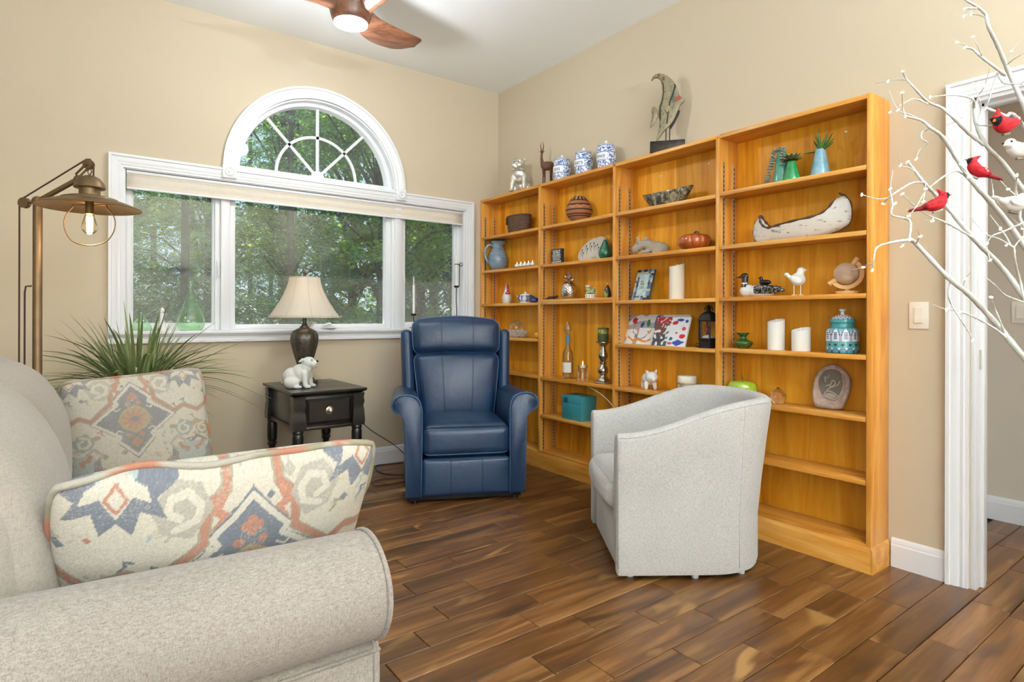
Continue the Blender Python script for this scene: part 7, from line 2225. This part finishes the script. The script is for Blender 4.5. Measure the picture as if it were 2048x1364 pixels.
MB().ell((0.088, -0.004, 0.134), (0.015, 0.012, 0.006), Matrix.Rotation(0.3, 3, 'Y'), 12, 8).build('tongue', P('tongue_pink', '#cf9a94', 0.5), t, smooth=180)
for s in (-1, 1):
    MB().ell((0.073, s * 0.026, 0.170), (0.004, 0.003, 0.004), None, 8, 6).build('eye', 'ink_black', t, smooth=180)

# ------------------------------------------------------------------ cords on the floor
tag(MB().tube(bez([(-1.66, -0.10, 0.45), (-1.50, -0.12, 0.42), (-1.325, -0.12, 0.368), (-1.217, -0.12, 0.282), (-1.036, -0.12, 0.155), (-0.93, -0.11, 0.05), (-0.88, -0.10, 0.004), (-0.82, -0.10, 0.004)], 40), 0.003, 7).build('power_cable', 'black', smooth=60), 'black lamp cord sagging from the table towards the recliner', 'cord')
tag(MB().tube(bez([(-0.95, -0.08, 0.004), (-1.106, -0.035, 0.004), (-1.169, -0.060, 0.004), (-1.214, -0.232, 0.004), (-1.142, -0.37, 0.004), (-1.00, -0.42, 0.004)], 40), 0.0032, 7).build('power_cable', 'black', smooth=60), 'black cord looping on the floor near the baseboard', 'cord')
tag(MB().tube(bez([(-1.10, -0.50, 0.004), (-1.17, -0.458, 0.004), (-1.255, -0.416, 0.004), (-1.353, -0.437, 0.004), (-1.376, -0.533, 0.004), (-1.236, -0.554, 0.004), (-1.12, -0.56, 0.004)], 44), 0.0024, 7).build('power_cable', 'cord', smooth=60), 'thin brown cord curled on the floor beside the recliner', 'cord')
tag(MB().tube(bez([(-1.50, -0.10, 0.004), (-1.40, -0.12, 0.004), (-1.344, -0.171, 0.004), (-1.333, -0.245, 0.004), (-1.396, -0.297, 0.004), (-1.52, -0.30, 0.004)], 30), 0.0026, 7).build('power_cable', 'whiteplastic', smooth=60), 'short white cord showing behind the table leg', 'cord')

# ------------------------------------------------------------------ lighted twig tree with birds
P('white_twig', '#c6c6c0', 0.6, var=0.06, vscale=60, bump=0.35, bscale=90)
M['led'] = plain('warm_led', '#fff4dc', 0.4, emit='#ffedc8', estr=2.2)
TR = thing('lighted_twig_tree', 'white twig tree with tiny warm lights at the right edge', 'decorative tree', (-0.62, -4.02, 0))
off = Vector((-0.62, -4.02, 0))
BR = {
    'A': ([[-0.984, -3.974, 0.777], [-1.211, -3.852, 1.04], [-1.245, -3.81, 1.117], [-1.347, -3.784, 1.187], [-1.432, -3.767, 1.226], [-1.476, -3.718, 1.304], [-1.535, -3.725, 1.308]], 0.011, 0.005),
    'A1': ([[-1.534, -3.724, 1.308], [-1.528, -3.724, 1.348], [-1.516, -3.706, 1.361], [-1.571, -3.703, 1.363], [-1.545, -3.696, 1.389], [-1.517, -3.69, 1.396]], 0.004, 0.0014),
    'A2': ([[-1.534, -3.724, 1.308], [-1.565, -3.707, 1.303], [-1.582, -3.679, 1.293], [-1.631, -3.691, 1.266], [-1.621, -3.684, 1.239]], 0.0045, 0.0012),
    'A3': ([[-1.412, -3.766, 1.222], [-1.431, -3.767, 1.187], [-1.417, -3.77, 1.162], [-1.462, -3.795, 1.139], [-1.439, -3.805, 1.108], [-1.423, -3.81, 1.086]], 0.003, 0.0012),
    'A4': ([[-1.2, -3.837, 1.058], [-1.256, -3.817, 1.101], [-1.289, -3.792, 1.127], [-1.381, -3.788, 1.144], [-1.395, -3.778, 1.149]], 0.004, 0.0012),
    'A5': ([[-1.237, -3.822, 1.097], [-1.265, -3.817, 1.135], [-1.268, -3.81, 1.16], [-1.335, -3.82, 1.183]], 0.003, 0.0012),
    'B': ([[-0.867, -3.958, 0.847], [-1.054, -3.817, 1.187], [-1.1, -3.781, 1.267], [-1.22, -3.754, 1.335], [-1.268, -3.717, 1.408], [-1.294, -3.696, 1.445], [-1.375, -3.699, 1.462], [-1.392, -3.685, 1.492], [-1.404, -3.675, 1.512]], 0.011, 0.003),
    'B1': ([[-1.225, -3.756, 1.335], [-1.265, -3.725, 1.364], [-1.322, -3.721, 1.371], [-1.38, -3.722, 1.373], [-1.385, -3.695, 1.393], [-1.455, -3.682, 1.427]], 0.004, 0.0012),
    'B2': ([[-1.392, -3.705, 1.459], [-1.401, -3.684, 1.46], [-1.443, -3.678, 1.443], [-1.489, -3.674, 1.422], [-1.474, -3.648, 1.407]], 0.003, 0.002),
    'B3': ([[-1.464, -3.664, 1.426], [-1.47, -3.651, 1.419], [-1.517, -3.648, 1.414], [-1.573, -3.642, 1.417]], 0.002, 0.001),
    'C': ([[-0.769, -3.945, 0.969], [-0.949, -3.793, 1.332], [-1.058, -3.757, 1.43], [-1.154, -3.736, 1.486], [-1.174, -3.704, 1.555], [-1.246, -3.697, 1.596], [-1.316, -3.694, 1.606], [-1.319, -3.675, 1.629], [-1.394, -3.666, 1.627]], 0.012, 0.003),
    'C1': ([[-1.287, -3.684, 1.614], [-1.287, -3.666, 1.608], [-1.333, -3.68, 1.58], [-1.309, -3.685, 1.571], [-1.306, -3.667, 1.559], [-1.358, -3.677, 1.526]], 0.003, 0.001),
    'C2': ([[-1.394, -3.666, 1.627], [-1.384, -3.657, 1.653], [-1.43, -3.672, 1.675]], 0.0022, 0.0012),
    'C3': ([[-1.14, -3.732, 1.489], [-1.175, -3.714, 1.514], [-1.262, -3.723, 1.5], [-1.301, -3.707, 1.477], [-1.335, -3.688, 1.445], [-1.418, -3.7, 1.402], [-1.445, -3.692, 1.375]], 0.004, 0.001),
    'C4': ([[-1.058, -3.756, 1.433], [-1.053, -3.75, 1.484], [-1.115, -3.758, 1.513], [-1.122, -3.748, 1.531]], 0.003, 0.0012),
    'D': ([[-0.635, -3.926, 1.13], [-0.851, -3.754, 1.531], [-0.976, -3.719, 1.613], [-0.998, -3.7, 1.677], [-0.994, -3.694, 1.726], [-1.054, -3.708, 1.729], [-1.068, -3.694, 1.74], [-1.098, -3.663, 1.746], [-1.191, -3.652, 1.723]], 0.011, 0.0012),
    'D2': ([[-0.98, -3.714, 1.618], [-1.026, -3.691, 1.648], [-1.101, -3.676, 1.681], [-1.1, -3.648, 1.716], [-1.157, -3.635, 1.723], [-1.226, -3.625, 1.75], [-1.216, -3.604, 1.781], [-1.251, -3.608, 1.791]], 0.0065, 0.002),
    'D3': ([[-1.177, -3.642, 1.711], [-1.218, -3.624, 1.72], [-1.282, -3.619, 1.694], [-1.285, -3.591, 1.68]], 0.003, 0.001),
    'D4': ([[-1.072, -3.721, 1.657], [-1.05, -3.725, 1.695], [-1.073, -3.726, 1.726], [-1.038, -3.701, 1.79]], 0.0028, 0.001),
    'D5': ([[-1.044, -3.716, 1.661], [-0.992, -3.735, 1.664], [-0.981, -3.754, 1.668], [-0.904, -3.752, 1.69]], 0.003, 0.002),
    'E': ([[-0.497, -3.907, 1.251], [-0.718, -3.779, 1.649], [-0.808, -3.761, 1.752], [-0.82, -3.731, 1.851], [-0.887, -3.72, 1.918], [-0.956, -3.716, 1.955], [-0.942, -3.706, 1.997], [-1.001, -3.701, 2.004], [-1.072, -3.696, 2.001], [-1.07, -3.677, 2.029]], 0.011, 0.003),
    'E1': ([[-1.024, -3.707, 1.989], [-1.068, -3.704, 1.977], [-1.078, -3.696, 1.976]], 0.003, 0.003),
    'E2': ([[-0.884, -3.736, 1.83], [-0.939, -3.727, 1.841], [-0.971, -3.701, 1.874], [-0.972, -3.684, 1.899], [-1.043, -3.686, 1.883]], 0.0055, 0.003),
    'E3': ([[-0.957, -3.706, 1.867], [-1.003, -3.704, 1.892], [-1.011, -3.696, 1.919]], 0.002, 0.001),
    'E4': ([[-0.902, -3.723, 1.836], [-0.948, -3.724, 1.783], [-0.96, -3.718, 1.747], [-0.953, -3.711, 1.728]], 0.0028, 0.002),
    'E5': ([[-0.902, -3.723, 1.836], [-0.948, -3.749, 1.788], [-0.952, -3.774, 1.777], [-0.932, -3.802, 1.767]], 0.004, 0.001),
    'E6': ([[-0.879, -3.74, 1.861], [-0.945, -3.772, 1.849], [-0.962, -3.808, 1.855]], 0.002, 0.001),
    'F': ([[-0.577, -3.918, 1.335], [-0.886, -3.779, 1.672], [-0.965, -3.756, 1.691], [-1.028, -3.73, 1.706]], 0.008, 0.005),
    'G': ([[-0.906, -3.963, 1.131], [-1.143, -3.847, 1.339], [-1.152, -3.83, 1.414], [-1.204, -3.834, 1.443], [-1.265, -3.85, 1.467]], 0.006, 0.0025),
    'H': ([[-1.144, -3.996, 0.839], [-1.291, -3.888, 1.131], [-1.299, -3.863, 1.222], [-1.363, -3.869, 1.263], [-1.367, -3.868, 1.29], [-1.36, -3.855, 1.297]], 0.005, 0.002),
    'I': ([[-1.241, -3.868, 1.363], [-1.267, -3.829, 1.34], [-1.319, -3.818, 1.325], [-1.383, -3.824, 1.301]], 0.003, 0.001),
    'K': ([[-1.083, -3.823, 1.175], [-1.146, -3.8, 1.193], [-1.223, -3.799, 1.215], [-1.229, -3.776, 1.241]], 0.003, 0.001),
    'T1': ([[-0.696, -4.002, 0.646], [-0.698, -3.935, 0.908], [-0.609, -3.923, 1.245]], 0.016, 0.012),
}
MB().lathe([(0.14, 0), (0.14, 0.012), (0.10, 0.02), (0.03, 0.026), (0.022, 0.04)], 32).build('stand', 'white_twig', TR, smooth=40)
MB().tube([(0, 0, 0.02), (0.006, 0, 0.5), (-0.004, 0.01, 0.9), (0.0, 0.03, 1.25)], [0.022, 0.020, 0.018, 0.012], 12).build('trunk', 'white_twig', TR, smooth=60)
tr_ = random.Random(8)
def led(p, k):
    MB().ell(p, (0.0026, 0.0026, 0.0044), Matrix.Rotation(k, 3, 'X'), 8, 6).build('light_bulb', 'led', TR, smooth=180)
nb = 0
for key, (pts, r0, r1) in BR.items():
    if key == 'T1':
        continue
    q = [Vector(p) - off for p in pts]
    main = len(key) == 1 and key not in 'IK'
    if main:
        s0 = q[0]
        zt = min(1.2, max(0.3, s0.z - 0.28))
        q = [Vector((0, 0.0, zt)), (Vector((0, 0, zt)) + s0) / 2 + Vector((0, 0.0, -0.03))] + q
    cv = bez(q, max(10, 6 * len(q)))
    n_ = len(cv)
    MB().tube(cv, [0.8 * (r0 + (r1 - r0) * (i / (n_ - 1))) + 0.0006 * math.sin(i * 2.3) for i in range(n_)], 8).build('branch', 'white_twig', TR, smooth=60)
    led(cv[-1], tr_.random() * 2)
    if main or r0 > 0.0035:
        for j in range(3 if main else 1):
            i = int(n_ * tr_.uniform(0.45, 0.92))
            p = cv[i]
            d = (cv[min(i + 2, n_ - 1)] - cv[i - 2]).normalized()
            sd = Vector((tr_.uniform(-1, 1), tr_.uniform(-1, 1), tr_.uniform(-1, 1)))
            d2 = (d * 0.7 + sd * 0.7).normalized()
            L_ = tr_.uniform(0.03, 0.07)
            e1 = p + d2 * L_
            e2 = e1 + (d2 + Vector((tr_.uniform(-.5, .5), tr_.uniform(-.5, .5), tr_.uniform(-.2, .7)))).normalized() * L_ * 0.8
            MB().tube(bez([p, p + d2 * L_ * 0.5 + Vector((0, 0, 0.003)), e1, e2], 12), [0.0017] * 3 + [0.0014] * 3 + [0.0011] * 3 + [0.0008] * 9, 6) if False else None
            c3 = bez([p, p + d2 * L_ * 0.5 + Vector((0, 0, 0.003)), e1, e2], 12)
            MB().tube(c3, [0.0018 - 0.0011 * (k / (len(c3) - 1)) for k in range(len(c3))], 6).build('twig', 'white_twig', TR, smooth=60)
            led(e1, tr_.random() * 2)

RED, DRED, BLK, ORG = srgb('#b8141f'), srgb('#7d0e18'), srgb('#151213'), srgb('#d0622c')
M['feather'] = painted('feathers', 0.85, bump=0.4, bscale=160)
def bird(name, label, cat, loc, rotz, pitch, S_, white=False, clip=True):
    t = thing(name, label, cat, loc)
    t.rotation_euler = (0, pitch, rotz)
    t.scale = (S_, S_, S_)
    prim = [e((0, 0, 0), (0.034, 0.021, 0.021)), e((0.016, 0, 0.006), (0.022, 0.019, 0.019)), e((0.032, 0, 0.020), (0.016, 0.0145, 0.015)), k_([(-0.024, 0, 0.002), (-0.046, 0, 0.002), (-0.078, 0, 0.006)], [0.014, 0.008, 0.005]), e((-0.070, 0, 0.005), (0.016, 0.009, 0.004))]
    if not white:
        prim += [k_([(0.030, 0, 0.030), (0.024, 0, 0.042), (0.018, 0, 0.050)], [0.009, 0.005, 0.0015])]
    prim += [e((-0.010, 0.018, 0.002), (0.030, 0.006, 0.013)), e((-0.010, -0.018, 0.002), (0.030, 0.006, 0.013))]
    prim += [k_([(0.046, 0, 0.019), (0.056, 0, 0.016)], [0.005, 0.0015])]
    def bcol(co):
        if white: return srgb('#e4e4e2')
        if co.x > 0.049: return ORG
        if co.x > 0.037 and co.z < 0.027: return BLK
        if co.x < -0.03: return DRED
        n_ = noise.noise(co * 120)
        return DRED if (n_ > 0.25 and co.z > 0) else RED
    blob('body', prim, 'feather' if not white else 'white_ceramic', t, 0.0026, 2, col=bcol if not white else None)
    for s in (-1, 1):
        MB().ell((0.041, s * 0.0120, 0.024), 0.0028, None, 8, 6).build('eye', 'ink_black', t, smooth=180)
    if clip:
        rbox(-0.016, 0.016, -0.004, 0.004, -0.027, -0.020).build('clip', 'pewter', t, bevel=0.001)
    return t
RZ = -0.6434
bird('cardinal_ornament', 'red cardinal with crest and black mask on the lowest branch', 'bird', (-1.372, -3.722, 1.405), RZ - 0.25, -0.30, 0.70)
bird('cardinal_ornament', 'red cardinal turned away with its tail pointing right', 'bird', (-1.115, -3.735, 1.522), RZ + pi - 0.3, -0.55, 0.74)
bird('cardinal_ornament', 'largest red cardinal perched high in front of the doorway', 'bird', (-0.985, -3.760, 1.660), RZ + pi + 0.45, 0.25, 1.0)
bird('white_bird_ornament', 'white bird ornament just below the highest cardinal', 'bird', (-0.975, -3.790, 1.588), RZ + pi + 0.2, 0.12, 0.95, True)
bird('white_bird_ornament', 'white bird ornament clipped low on the branch by the doorway', 'bird', (-1.180, -3.825, 1.414), RZ + 0.3, 0.1, 0.90, True)
